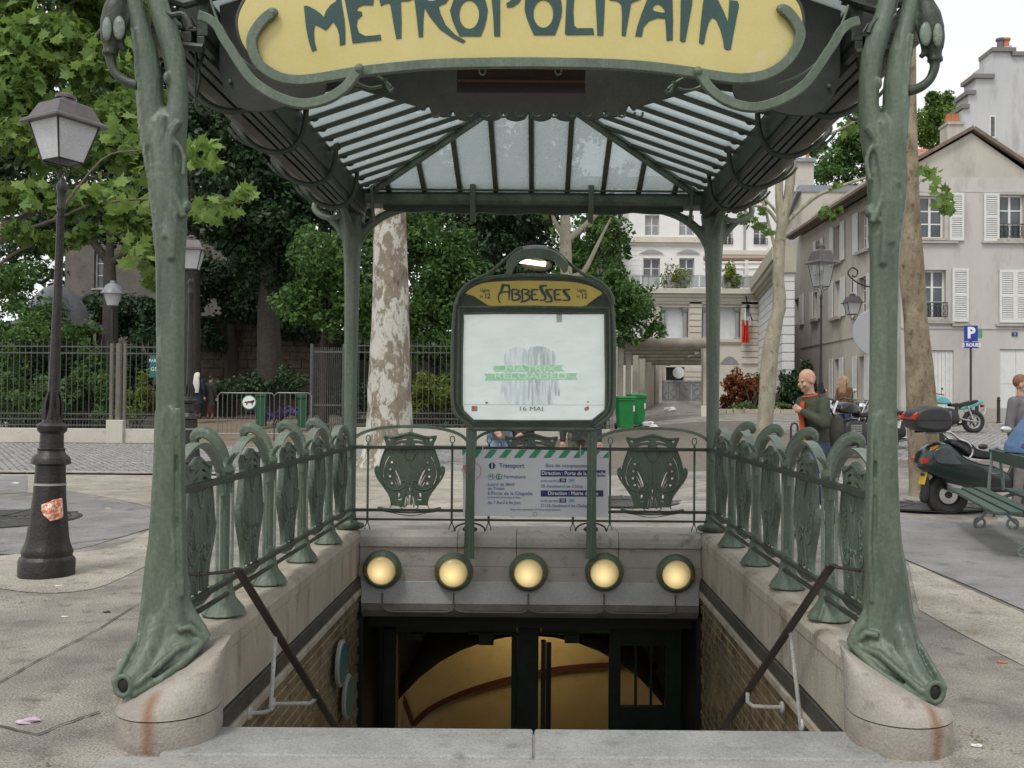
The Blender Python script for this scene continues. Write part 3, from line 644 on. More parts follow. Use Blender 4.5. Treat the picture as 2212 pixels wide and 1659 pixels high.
for s in (-1, 1):
    x = XC + s*HW
    sr = thing('stair_railing', ('left' if s < 0 else 'right') + ' cast iron railing with five tall openwork shields beside the stairs', 'railing', (x, YF, .27), GUARD)
    Q = lambda p: V(p) - V((x, YF, .27))
    for i in range(5):
        yc = YF + .842*(i+.5)
        shield(sr, Q((x, yc, 0)), s*pi/2 + pi, .74)
        o = link(arch_side, 'arch', sr, Q((x, yc, 0))); o.rotation_euler = (0, 0, pi/2)
        if i < 4:
            o = link(fp_me, 'post', sr, Q((x, YF + .842*(i+1), 0))); o.scale = (-s, 1, 1)
            r_ = o.modifiers.new('r', 'REMESH'); r_.mode = 'VOXEL'; r_.voxel_size = .0065; r_.use_smooth_shade = True
            q_ = o.modifiers.new('s', 'SMOOTH'); q_.iterations = 1
        for d in (-.30, .30):
            m_ = MB(); m_.tube([Q((x, yc+d, .42)), Q((x, yc+d, 1.02))], .009, 6); m_.build('baluster', IRON_L, sr, smooth=True)
    for z, r in ((.985, .016), (.46, .013), (.395, .010)):
        m_ = MB(); m_.box(Q((x-s*.03-r, YF+.05, z-r)), Q((x-s*.03+r, YR-.03, z+r))); m_.build('rail', IRON_D, sr, bevel=.003)
# ---- stone parapets -------------------------------------------------------------------
XI = 1.455                                              # inner faces of the stairwell, half width
def parapet_prof(): return [(0,-.10),(0,.165),(.006,.172),(-.008,.178),(-.008,.235),(.012,.262),(.05,.275),(.27,.275),(.30,.262),(.31,.235),(.31,-.2)]
pr = parapet_prof()
def seg_wall(parent, fn, a, b, m, name='stone', chip=0):
    n = len(pr); mb = MB(); mb.add([fn(u, w_, a) for u, w_ in pr] + [fn(u, w_, b) for u, w_ in pr], [(k, (k+1) % n, n+(k+1) % n, n+k) for k in range(n)] + [tuple(range(n))[::-1], tuple(range(n, 2*n))])
    return fix(mb.build(name, m, parent, bevel=.004))
for s in (-1, 1):
    pw = thing('stone_parapet', ('left' if s < 0 else 'right') + ' low stone wall carrying the side railing, stained below its coping', 'wall', (XC + s*XI, 4.2, 0))
    fn = lambda u, w_, y: V((s*u, y - 4.2, w_))
    cuts = [4.22, 4.95, 5.9, 6.85, 7.7, 8.62]
    for a, b in zip(cuts[:-1], cuts[1:]): seg_wall(pw, fn, a+.003, b-.003, STONE_W)
    mb = MB(); mb.box((s*-.012, -.03, -.20), (s*.2, 4.1, -.11)); mb.build('dark_band', STONE_D, pw, bevel=.003)
    mb = MB(); mb.box((s*-.028, -.03, -.255), (s*.2, 4.1, -.205)); mb.build('ledge', STONE_W, pw, bevel=.008)
    mb = MB(); mb.box((s*.012, -.05, -3.9), (s*.25, 4.1, -.256)); mb.build('backing', mat('mortar_brown', (.07,.05,.03), (.10,.075,.045), 9, .8), pw)
TILE = mat('glazed_brown_tile', (.13,.10,.06), (.25,.205,.13), 5, .25, c3=(.06,.05,.04), s3=11, a3=.33, bump=.1)
tile_me = MB(); tile_me.add([(0,0,0),(0,.145,0),(0,.145,.070),(0,0,.070),(-.008,.008,.008),(-.008,.137,.008),(-.008,.137,.062),(-.008,.008,.062)], [(0,1,5,4),(1,2,6,5),(2,3,7,6),(3,0,4,7),(4,5,6,7)])
tL = tile_me.mesh('tile', TILE)
for s in (-1, 1):
    tw = thing('tiled_wall', ('left' if s < 0 else 'right') + ' brown glazed tile wall going down beside the stairs', 'wall', (XC + s*(XI+.012), 4.2, -.26))
    n = 0
    for r in range(22):
        z = -.262 - .074*(r+1)
        for c in range(28):
            y = 4.25 + .149*c - (.0745 if r % 2 else 0)
            if y + .15 > 8.42 or y < 4.2: continue
            if z < 1.4 - 1.4*(y+.15)/4.12 - .25: continue
            if n >= 300: continue
            o = link(tL, 'tile', tw, (random.uniform(-.001,.001), y - 4.2, z + .26)); n += 1
            if s > 0: pass
            o.scale = (s*1.0, 1, 1); o.rotation_euler = (random.uniform(-.008,.008), 0, random.uniform(-.008,.008))
# rear wall of the stairwell
rw = thing('stone_parapet', 'rear stone wall over the station doorway with five round lamps on it', 'wall', (XC, 8.36, 0))
fn = lambda u, w_, x: V((x - XC, u - .0, w_))
xs = [XC-XI+.002, XC-.62, XC-.12, XC+.75, XC+XI-.002]
YW = 8.30
def seg_rear(a, b):
    q = [(0,-.02),(0,.135),(.006,.142),(-.03,.150),(-.035,.19),(-.03,.235),(.0,.262),(.04,.272),(.45,.272),(.45,-.02)]
    n = len(q); mb = MB(); mb.add([V((a-XC, YW+u-8.36, w_)) for u, w_ in q] + [V((b-XC, YW+u-8.36, w_)) for u, w_ in q], [(k, (k+1) % n, n+(k+1) % n, n+k) for k in range(n)] + [tuple(range(n))[::-1], tuple(range(n, 2*n))])
    fix(mb.build('stone', STONE, rw, bevel=.004))
for a, b in zip(xs[:-1], xs[1:]): seg_rear(a+.002, b-.002)
mb = MB(); mb.box((-XI, YW-8.36, -.16), (XI, .3, -.021)); mb.build('wall_face', STONE, rw)
mb = MB(); mb.box((-XI+.02, YW-8.36-.014, -.335), (XI-.02, .3, -.145)); mb.build('plaster_band', PLASTER, rw, bevel=.003)
q = [(-.014,-.337),(-.014,-.39),(.02,-.43),(.06,-.46),(.3,-.46),(.3,-.337)]
mb = MB(); n = len(q); mb.add([V((-XI+.02, YW-8.36+u, z)) for u, z in q] + [V((XI-.02, YW-8.36+u, z)) for u, z in q], [(k, (k+1) % n, n+(k+1) % n, n+k) for k in range(n)] + [tuple(range(n))[::-1], tuple(range(n, 2*n))])
fix(mb.build('cornice', mat('dirty_cornice', (.13,.115,.10), (.20,.18,.16), 6, .8), rw, bevel=.004))
mb = MB(); mb.box((-XI, .30, -.60), (XI, .5, -.021)); mb.build('lintel', mat('lintel_black', (.02,.018,.016)), rw)  # lintel in one plain near-black colour
# conduit under the lamps
mb = MB(); LX = [XY(p, 8.25) for p in (830,984,1145,1308,1462)]
for i, x in enumerate(LX):
    mb.tube([V((x-XC, -.085, -.24)), V((x-XC, -.085, -.33)), V((x-XC, -.085, -.375))], .007, 6)
q = []
for i, x in enumerate(LX[:-1]):
    x2 = LX[i+1]; q += [(x-XC, -.36), (x-XC+.03, -.385), (x-XC+.08, -.398), (x2-XC-.06, -.400), (x2-XC-.02, -.385)]
mb.tube([V((a, -.09, b)) for a, b in q], .007, 6); mb.build('cable', mat('grey_cable', (.16,.14,.12)), rw, smooth=True)
# round lamps
LAMPGLASS = bpy.data.materials.new('warm_lamp_glass'); LAMPGLASS.use_nodes = True
_b = LAMPGLASS.node_tree.nodes['Principled BSDF']; _b.inputs['Base Color'].default_value = (.5,.38,.17,1); _b.inputs['Roughness'].default_value = .25
_N = LAMPGLASS.node_tree.nodes; _L = LAMPGLASS.node_tree.links
_g = _N.new('ShaderNodeTexCoord'); _vm = _N.new('ShaderNodeVectorMath'); _vm.operation = 'LENGTH'; _m1 = _N.new('ShaderNodeVectorMath'); _m1.operation = 'MULTIPLY_ADD'
_m1.inputs[1].default_value = (1,0,1); _m1.inputs[2].default_value = (.015,0,.02); _L.new(_g.outputs['Object'], _m1.inputs[0]); _L.new(_m1.outputs[0], _vm.inputs[0])
_r = _N.new('ShaderNodeMapRange'); _r.inputs[1].default_value = 0; _r.inputs[2].default_value = .12; _r.inputs[3].default_value = 1.05; _r.inputs[4].default_value = .17; _L.new(_vm.outputs['Value'], _r.inputs[0])
_b.inputs['Emission Color'].default_value = (1,.76,.36,1); _L.new(_r.outputs[0], _b.inputs['Emission Strength'])
def wall_lamp(px, py, lab):
    x, z = XY(px, 8.25), P(px, py, 8.25).z; t = thing('porthole_lamp', lab, 'lamp', (x, 8.28, z), 'round lamps over the doorway')
    mb = MB(); mb.lathe([(.150,0),(.162,-.01),(.165,-.03),(.158,-.055),(.150,-.075),(.138,-.09),(.128,-.10),(.122,-.10),(.120,-.07),(.118,-.03)], n=40, axis='Y', caps=False)
    mb.build('housing', IRON, t, smooth=True)
    mb = MB(); prof = [(.119*cos(a), -.075 - .05*sin(a)) for a in [i*pi/2/8 for i in range(9)]]; prof[-1] = (.001, prof[-1][1]); mb.lathe(prof, n=36, axis='Y', caps=False); mb.build('lens', LAMPGLASS, t, smooth=True)
    for e in (-1, 1):
        mb = MB(); mb.cbox((e*.128, -.105, .03), (.014,.02,.018)).cbox((e*.132, -.105, -.02), (.016,.02,.016)).tube([V((e*.134,-.1,.04)), V((e*.134,-.1,-.045))], .006, 6); mb.build('clip', mat('brass_clip', (.25,.16,.05), rough=.4, metal=.6) if 'brass_clip' not in bpy.data.materials else bpy.data.materials['brass_clip'], t)
    return t
for (px, py), lab in zip(((830,1230),(984,1235),(1145,1236),(1308,1236),(1462,1239)),
    ('round lit lamp nearest the left tiled wall', 'round lit lamp at the foot of the left sign post', 'round lit lamp in the middle, between the two sign posts', 'round lit lamp at the foot of the right sign post', 'round lit lamp nearest the right tiled wall')):
    wall_lamp(px, py, lab)
# ---- plinths under the front posts, threshold, steps
PINK = mat('pinkish_limestone', (.265,.235,.20), (.35,.318,.275), 5, .85, c3=(.18,.15,.12), s3=9, a3=.3, bump=.3, bscale=70, grain=.12)
_n = PINK.node_tree; _N = _n.nodes; _L = _n.links; _b = _N['Principled BSDF']; _src = _b.inputs['Base Color'].links[0].from_socket
_g = _N.new('ShaderNodeTexCoord'); _sx = _N.new('ShaderNodeSeparateXYZ'); _L.new(_g.outputs['Object'], _sx.inputs[0])
_nz = _N.new('ShaderNodeTexNoise'); _nz.inputs['Scale'].default_value = 9; _nz.inputs['Detail'].default_value = 6; _L.new(_g.outputs['Object'], _nz.inputs['Vector'])
_ad = _N.new('ShaderNodeMath'); _ad.operation = 'MULTIPLY_ADD'; _ad.inputs[1].default_value = .05; _L.new(_nz.outputs[0], _ad.inputs[0]); _L.new(_sx.outputs[0], _ad.inputs[2])
_ab = _N.new('ShaderNodeMath'); _ab.operation = 'SUBTRACT'; _ab.inputs[1].default_value = .025; _L.new(_ad.outputs[0], _ab.inputs[0])
_a2 = _N.new('ShaderNodeMath'); _a2.operation = 'ABSOLUTE'; _L.new(_ab.outputs[0], _a2.inputs[0])
_mr = _N.new('ShaderNodeMapRange'); _mr.inputs[1].default_value = .003; _mr.inputs[2].default_value = .040; _mr.inputs[3].default_value = .7; _mr.inputs[4].default_value = 0; _L.new(_a2.outputs[0], _mr.inputs[0])
_yy = _N.new('ShaderNodeMapRange'); _yy.inputs[1].default_value = -.16; _yy.inputs[2].default_value = -.10; _yy.inputs[3].default_value = 1; _yy.inputs[4].default_value = 0; _L.new(_sx.outputs[1], _yy.inputs[0])
_mu = _N.new('ShaderNodeMath'); _mu.operation = 'MULTIPLY'; _L.new(_mr.outputs[0], _mu.inputs[0]); _L.new(_yy.outputs[0], _mu.inputs[1])
_x = _N.new('ShaderNodeMix'); _x.data_type = 'RGBA'; _x.inputs[7].default_value = (.20,.075,.022,1); _L.new(_mu.outputs[0], _x.inputs[0]); _L.new(_src, _x.inputs[6]); _L.new(_x.outputs[2], _b.inputs['Base Color'])
for s, (xa, xb) in ((-1, (215, 436)), (1, (1868, 2092))):
    a, b = P(xa, 1600, 3.85), P(xb, 1600, 3.85); cx = (a.x + b.x)/2; hw = (b.x - a.x)/2
    rust = P(312 if s < 0 else 2035, 1560, 3.8).x
    t = thing('post_plinth', ('left' if s < 0 else 'right') + ' rounded stone base of the front canopy post, streaked with rust', 'plinth', (rust, 4.05, 0))
    cxr = cx - rust
    def ringp(r, z, sh=0):
        pts = []
        for k in range(40):
            th = 2*pi*k/40; px_, py_ = r*cos(th), r*sin(th)*1.0
            py_ = py_ if py_ < 0 else py_*1.6
            zz = z
            pts.append(V((cxr + px_, py_ + sh - .02, zz)))
        return pts
    rr_ = [(hw*.985,-.02),(hw*.99,0.005),(hw,.02),(hw,.115),(hw*.995,.122)]
    mb = MB(); mb.ring_loft([ringp(r, z) for r, z in rr_]); fix(mb.build('base_course', PINK, t, smooth=True, ang=30))
    rings = []
    for f in range(10):
        u = f/9; r = hw*(1.0 - .03*u - .25*u*u*u); rg = ringp(r, 0, .05*u + .09*u*u)
        for v in rg:
            inn = max(-1, min(1, (-s*(v.x - cxr))/hw)); v.x += -s*.24*u*u*u*hw
            zt = .235 + .075*(inn) + .075*smooth01((v.y + .2)/.4)
            v.z = .128 + (zt - .128)*(1 - (1-u)**1.6)
        rings.append(rg)
    mb = MB(); mb.ring_loft(rings); fix(mb.build('cap_stone', PINK, t, smooth=True, ang=50))
# threshold slabs
th = thing('threshold', 'pale worn stone threshold at the head of the stairs', 'step', (XC, 3.95, 0))
SILL = mat('threshold_stone', (.235,.238,.228), (.315,.312,.298), 3.5, .7, c3=(.18,.175,.16), s3=8, a3=.3, bump=.2, bscale=60)
for a, b in ((-1.42, .04), (.045, 1.42)):
    m_ = MB(); m_.box((a, -.14, -.16), (b, .19, .012)); m_.build('slab', SILL, th, bevel=.012)
m_ = MB(); m_.box((-1.62, -.30, -.06), (1.62, -.143, .004)); m_.build('kerb_slab', mat('kerb_granite', (.25,.235,.215), (.33,.315,.295), 6, .8, c3=(.17,.145,.11), s3=20, a3=.25), th, bevel=.006)
stp = MB()
for i in range(20):
    stp.box((XC-XI-.01, 4.145 + .29*i, -.17 - .165*(i+1)), (XC+XI+.01, 4.145 + .29*(i+1) + .02, -.005 - .165*(i+1)))
struct(stp.build('staircase', STONE, None, bevel=.004))
mb = MB(); mb.box((XC-XI-.1, 7.9, -3.9), (XC+XI+.1, 14, -3.62)); struct(mb.build('station_floor', STONE_D))
# ---- handrails
STEEL_BR = mat('brown_steel', (.030,.020,.017), (.045,.03,.025), 20, .35)
WHITEP = mat('chipped_white_paint', (.55,.55,.53), (.45,.44,.42), 20, .45, c3=(.12,.07,.04), s3=50, a3=.1)
for s in (-1, 1):
    if s < 0: pts = [P(402,1240,4.32), P(430,1241,4.36), P(495,1235,4.50), P(512,1228,4.55)]; top = P(512,1230,4.55); end = P(742,1600,5.9); a_, b_ = P(595,1372,5.0), P(585,1520,5.05); w_, b2, w2 = P(553,1550,4.9), P(682,1502,5.5), P(615,1520,5.9)
    else: pts = [P(1896,1231,4.32), P(1860,1232,4.36), P(1810,1226,4.50), P(1797,1220,4.55)]; top = P(1797,1222,4.55); end = P(1545,1600,5.95); a_, b_ = P(1708,1365,5.0), P(1728,1545,5.05); w_, b2, w2 = P(1748,1553,4.9), P(1615,1508,5.45), P(1648,1528,5.9)
    hr_ = thing('stair_handrail', ('left' if s < 0 else 'right') + ' brown handrail on white brackets running down the stairs', 'handrail', tuple(top), 'handrails at the stairs')
    q = lambda p: V(p) - top
    mb = MB()
    for i in range(len(pts)-1): mb.beam(q(pts[i]), q(pts[i+1]), .030, .012)
    mb.beam(q(pts[-1]), q(end), .044, .016); mb.build('rail', STEEL_BR, hr_, bevel=.004)
    xin = XC + s*(XI-.03)
    mb = MB(); mb.tube([q(a_), q(a_.lerp(b_, .97)), q(b_) + V((0,0,-.03)), q(b_) + V((s*.03,0,-.045)), q(V((xin, b_.y, b_.z-.05)))], .011, 8); 
    c = q(V((xin, b_.y, b_.z-.05))); mb.lathe([(.03,-.008),(.034,0),(.03,.008)], c=c, n=14, axis='X'); mb.build('bracket', WHITEP, hr_, smooth=True)
    mb = MB(); m0 = q(b2); mb.tube([m0 + V((0,0,.03)), m0 + V((0,0,-.02)), m0 + V((s*.03,0,-.045)), q(V((xin, b2.y, b2.z-.05)))], .011, 8); mb.lathe([(.03,-.008),(.034,0),(.03,.008)], c=q(V((xin, b2.y, b2.z-.05))), n=14, axis='X'); mb.build('bracket', WHITEP, hr_, smooth=True)
# ---- doorway and hall below
DW = 9.3
def D(px, py, Y=DW): return P(px, py, Y)
dr = thing('station_doorway', 'dark green metal doors under the stone wall, opening onto a yellow lit passage', 'doorway', (XC, DW, -2.3))
q = lambda p: V(p) - V((XC, DW, -2.3))
DG = mat('door_green', (.012,.022,.014), (.02,.032,.02), 8, .45); DBLK = mat('door_and_shade_black', (.008,.008,.009), rough=.5)  # the black also stands in for unlit depth behind openings
def panel(name, x0, x1, y0, y1, Y=DW, th=.06, m=DG, par=None, zb=None):
    a, b = D(x0, y0, Y), D(x1, y1, Y); z1 = zb if zb is not None else b.z
    mb = MB(); mb.box(q((a.x, Y, z1)), q((b.x, Y+th, a.z))); return mb.build(name, m, par or dr, bevel=.003)
FZ = -3.6
panel('header', 770, 1530, 1300, 1345, m=DBLK); panel('header_rail', 855, 1316, 1346, 1369, Y=DW-.02, m=mat('olive_steel', (.05,.075,.03), rough=.4))
panel('jamb', 770, 826, 1345, 1560, zb=FZ, m=DBLK, th=.3); panel('jamb', 829, 852, 1360, 1560, zb=FZ, m=DG); panel('jamb', 855, 859, 1370, 1560, zb=FZ, m=mat('brass_edge', (.25,.14,.05), rough=.4))
panel('centre_post', 1118, 1162, 1355, 1560, zb=FZ, Y=DW-.1, th=.16); panel('door_edge', 1105, 1116, 1370, 1560, zb=FZ, Y=DW-.03)
panel('door_edge', 1169, 1178, 1385, 1560, zb=FZ, Y=DW-.05); panel('door_edge', 1180, 1190, 1390, 1560, zb=FZ, Y=DW-.05, m=DBLK)
for x0, x1, y0, y1 in ((1034,1066,1368,1394),(1220,1252,1372,1390),(882,912,1370,1383)): panel('closer', x0, x1, y0, y1, Y=DW-.08, th=.06)
panel('closer_arm', 1010, 1115, 1366, 1372, Y=DW-.06, th=.02); panel('closer_arm', 1165, 1250, 1366, 1372, Y=DW-.06, th=.02); panel('bracket', 1115, 1119, 1348, 1366, Y=DW-.12, th=.02, m=mat('lit_brass', (.45,.38,.15), rough=.4)); panel('bracket', 1167, 1171, 1348, 1366, Y=DW-.12, th=.02, m=bpy.data.materials['lit_brass'])
dl = panel('door_leaf', 1316, 1340, 1345, 1560, zb=FZ, Y=DW-.02)
panel('stile', 1437, 1512, 1345, 1560, zb=FZ, Y=DW-.02, m=DG, par=dl); panel('rail', 1340, 1437, 1345, 1396, Y=DW-.02, par=dl); panel('kick_panel', 1340, 1437, 1526, 1600, Y=DW-.02, par=dl, zb=FZ)
panel('window_bar', 1371, 1376, 1396, 1526, Y=DW-.01, th=.03, par=dl); panel('window_bar', 1404, 1409, 1396, 1526, Y=DW-.01, th=.03, par=dl)
panel('jamb', 1512, 1530, 1345, 1560, zb=FZ, m=DBLK)
# passage behind
OCH = mat('yellow_wall_tiles', (.42,.335,.18), (.37,.29,.15), 3, .35, c3=(.31,.24,.12), s3=6, a3=.3)
_n = OCH.node_tree; _N = _n.nodes; _L = _n.links; _bk = _N.new('ShaderNodeTexBrick'); _bk.inputs['Scale'].default_value = 6; _bk.inputs['Mortar Size'].default_value = .012
_g = _N.new('ShaderNodeNewGeometry'); _sp = _N.new('ShaderNodeSeparateXYZ'); _cb = _N.new('ShaderNodeCombineXYZ'); _L.new(_g.outputs['Position'], _sp.inputs[0]); _L.new(_sp.outputs[0], _cb.inputs[0]); _L.new(_sp.outputs[2], _cb.inputs[1]); _L.new(_cb.outputs[0], _bk.inputs['Vector'])
_bp = _N.new('ShaderNodeBump'); _bp.inputs['Strength'].default_value = .5; _bp.inputs['Distance'].default_value = .01; _bp.invert = True; _L.new(_bk.outputs['Fac'], _bp.inputs['Height']); _L.new(_bp.outputs[0], _N['Principled BSDF'].inputs['Normal'])
mb = MB(); rows = []
for j in range(2):
    yy = 9.42 + 4.4*j; rows.append([V((XC + 1.75*cos(pi*k/24), yy, -3.62 + 2.75*sin(pi*k/24)**.7)) for k in range(25)])
for k in range(24): mb.quad(rows[0][k], rows[0][k+1], rows[1][k+1], rows[1][k])
vault = mb.build('passage_vault', OCH, None, smooth=True); struct(vault)
mb = MB(); mb.box((XC-1.8, 13.0, -3.7), (XC+1.8, 13.1, -.7)); struct(mb.build('passage_end_wall', OCH))
mb = MB(); mb.box((XC-2.2, 9.42, -.75), (XC+2.2, 13.2, -.6)); mb.box((XC-2.2, 9.42, -3.9), (XC-1.8, 13.2, -.7)); mb.box((XC+1.8, 9.42, -3.9), (XC+2.2, 13.2, -.7)); mb.box((XC-1.9, 13.12, -3.9), (XC+1.9, 13.3, -.6)); struct(mb.build('ground_below_pavement', STONE_D))
mb = MB(); mb.box((XC-XI-.3, 8.68, -.62), (XC+XI+.3, 9.5, -.4)); mb.box((XC-XI-.3, 8.4, -3.9), (XC-XI+.02, 9.42, -.5)); mb.box((XC+XI-.02, 8.4, -3.9), (XC+XI+.3, 9.42, -.5)); struct(mb.build('dark_lobby', DBLK))  # lobby walls coloured black in place of their shade
mb = MB(); w1 = [(893,1566),(925,1535),(975,1508),(1030,1487),(1105,1466),(1190,1448),(1250,1441),(1318,1437),(1420,1440)]
mb.strap([P(a, b, 12.95) for a, b in catm(w1, 3)], .07, .02, (0,1,0)); mb.strap([P(a, b, 12.95) for a, b in ((855,1472),(872,1510),(893,1568))], .06, .02, (0,1,0)); struct(mb.build('passage_stripe', mat('dark_red_tiles', (.06,.012,.008))))
mb = MB(); mb.box((XC-.6, 12.1, -1.38), (XC+.6, 12.6, -1.32)); lamp_in = mb.build('passage_lamp', emat('passage_lamp_glow', (1,.80,.46), 4.5)); tag(lamp_in, 'lit ceiling lamp inside the yellow passage below the stairs', 'lamp')
# round blue sign plates on the left stairwell wall
for (py, dy, pc) in ((1433, 7.35, 0), (1505, 7.62, 1)):
    x = XC - XI + .03; z = P(757, py, dy).z - .0
    t = thing('round_wall_sign', ('upper' if pc == 0 else 'lower') + ' round plate with a white rim on the left tiled wall', 'sign', (x, dy, z), 'round plates on the left tiled wall')
    MB().lathe([(.17,0),(.175,.02),(.16,.03),(.15,.03)], n=32, axis='X').build('rim', mat('pale_metal', (.5,.5,.48), rough=.3, metal=.4) if pc == 0 else bpy.data.materials['pale_metal'], t, smooth=True, ang=40)
    MB().lathe([(.148,.02),(.148,.034)], n=32, axis='X').build('disc', mat('petrol_blue', (.02,.14,.17), rough=.3) if pc == 0 else bpy.data.materials['petrol_blue'], t)
# ================================================================ GROUND
PAVE = mat('worn_sandy_asphalt', (.195,.18,.158), (.345,.318,.275), 1.9, .88, c3=(.145,.132,.115), s3=4.5, a3=.38, bump=.8, bscale=70, det=12, lo=.36, hi=.64, grain=.35, gs=95)
GREY = mat('grey_asphalt', (.185,.183,.182), (.275,.268,.26), 1.9, .82, c3=(.13,.128,.125), s3=3.5, a3=.35, bump=.6, bscale=90, det=12, lo=.36, hi=.64, grain=.3, gs=95)
SAND = mat('pale_sandy_ground', (.30,.27,.225), (.44,.405,.345), 1.9, .92, c3=(.23,.19,.14), s3=5, a3=.4, bump=.8, bscale=70, det=12, lo=.36, hi=.64, grain=.35, gs=95)
SETT = mat('granite_setts', (.22,.215,.21), (.36,.35,.34), 2.6, .6, c3=(.14,.135,.14), s3=7, a3=.4, bump=.3, bscale=40)
JOINT = mat('joint_dirt', (.12,.105,.085), (.17,.15,.12), 8, .95)
CRACK = mat('crack_dark', (.08,.072,.062), rough=1)
hx0, hx1, hy0, hy1 = XC-XI-.18, XC+XI+.18, 4.10, 8.62
def grid(xs, ys, skip=None, dz=0.0):
    mb = MB(); idx = {}
    for j, y in enumerate(ys):
        for i, x in enumerate(xs): idx[i, j] = len(mb.v); mb.v.append((x, y, gh(x, y) + dz))
    for j in range(len(ys)-1):
        for i in range(len(xs)-1):
            if skip and skip((xs[i]+xs[i+1])/2, (ys[j]+ys[j+1])/2): continue
            mb.f.append((idx[i, j], idx[i+1, j], idx[i+1, j+1], idx[i, j+1]))
    return mb
xs = sorted(set([-300,-120,-60,-40,-30,-22,-16,-12,-8,-5,-3.5,hx0,0,hx1] + [2+.5*i for i in range(14)] + [10,12,14,18,24,30,45,70,120,300] + [-2,-1,1]))
ys = sorted(set([-12,-4,0,2,hy0,5,6,7,hy1,10,11] + [11+1.0*i for i in range(35)] + [46,50,60,80,120,200,400,800]))
g_ = grid(xs, ys, lambda x, y: hx0 < x < hx1 and hy0 < y < hy1); struct(g_.build('ground', PAVE, None, smooth=True, ang=60))
def gsheet(name, poly, m, dz=.004, sub=0):
    """flat patch on level ground from its outline"""
    pts = [G(a, b) for a, b in poly]; mb = MB(); mb.add([V((p.x, p.y, gh(p.x, p.y) + dz)) for p in pts], [tuple(range(len(pts)))])
    o = fix(mb.build(name, m)); return struct(o)
def gband(name, A, B, m, dz=.004, n=14):
    """patch between two lines, following the slope"""
    A = [G(*p) for p in A]; B = [G(*p) for p in B]; mb = MB(); vs = []; 
    for a, b in zip(A, B):
        for k in range(n+1):
            p = a.lerp(b, k/n); vs.append((p.x, p.y, gh(p.x, p.y) + dz))
    fs = [(i*(n+1)+k, i*(n+1)+k+1, (i+1)*(n+1)+k+1, (i+1)*(n+1)+k) for i in range(len(A)-1) for k in range(n)]
    mb.add(vs, fs); return struct(fix(mb.build(name, m)))
gsheet('asphalt_patch', catm([(-60,1085),(60,1076),(150,1066),(240,1085),(340,1108),(345,1134),(262,1160),(170,1186),(60,1194),(-60,1196)], 3, True), GREY)
gsheet('sand_patch', catm([(-60,1206),(80,1196),(190,1192),(280,1172),(330,1146),(345,1200),(260,1250),(190,1275),(90,1282),(0,1272),(-60,1262)], 3, True), SAND)
gsheet('pale_ground', [(60,1018),(470,1018),(760,1016),(1160,1020),(1180,1100),(770,1105),(600,1100),(345,1100),(250,1078),(150,1062),(60,1066)], SAND)
gsheet('pavement_band', [(-60,1020),(58,1020),(58,1064),(-60,1072)], GREY)
gband('asphalt_band', [(1200,1030),(1700,1026),(2300,1030)], [(1200,1090),(1700,1100),(2300,1135)], mat('pale_asphalt', (.26,.25,.238), (.37,.355,.335), 1.6, .9, c3=(.20,.19,.175), s3=4, a3=.35, bump=.5, det=12, grain=.3, gs=95))
gband('asphalt_patch', [(1940,1120),(2080,1130),(2330,1150)], [(1955,1210),(2080,1262),(2330,1372)], GREY, dz=.009)
gband('sand_patch', [(1962,1215),(2080,1268),(2330,1378)], [(1985,1318),(2080,1372),(2330,1500)], SAND, dz=.004)
def crack(pts, w_, jit=3, m=CRACK, dz=.008):
    q = []
    for a, b in zip(pts[:-1], pts[1:]):
        for k in range(6): t = k/6; q.append((a[0]+(b[0]-a[0])*t + random.uniform(-1,1)*.5, a[1]+(b[1]-a[1])*t + random.uniform(-1,1)*jit*.3))
    q.append(pts[-1]); w3 = [G(*p, dz) for p in q]
    mb = MB()
    for i in range(len(w3)-1):
        d = (w3[i+1]-w3[i]); n_ = V((-d.y, d.x, 0)).normalized()*w_*random.uniform(.5, 1.2)/2
        mb.quad(w3[i]-n_, w3[i+1]-n_, w3[i+1]+n_, w3[i]+n_)
    return struct(mb.build('pavement_joint', m))
crack([(-20,1487),(90,1424),(200,1368),(300,1306)], .010); crack([(-20,1192),(60,1189),(180,1172),(250,1164),(322,1143)], .012); crack([(1968,1213),(2090,1270),(2230,1334)], .012)
crack([(-10,1569),(80,1590),(150,1562),(215,1540)], .012); crack([(1480,1031),(1540,1031)], .02); crack([(1330,1026),(1530,1028),(1720,1030)], .03); crack([(760,1028),(1000,1032)], .03)
crack([(-20,1052),(70,1051),(140,1050)], .02); crack([(1950,1098),(2080,1110),(2212,1123)], .02)
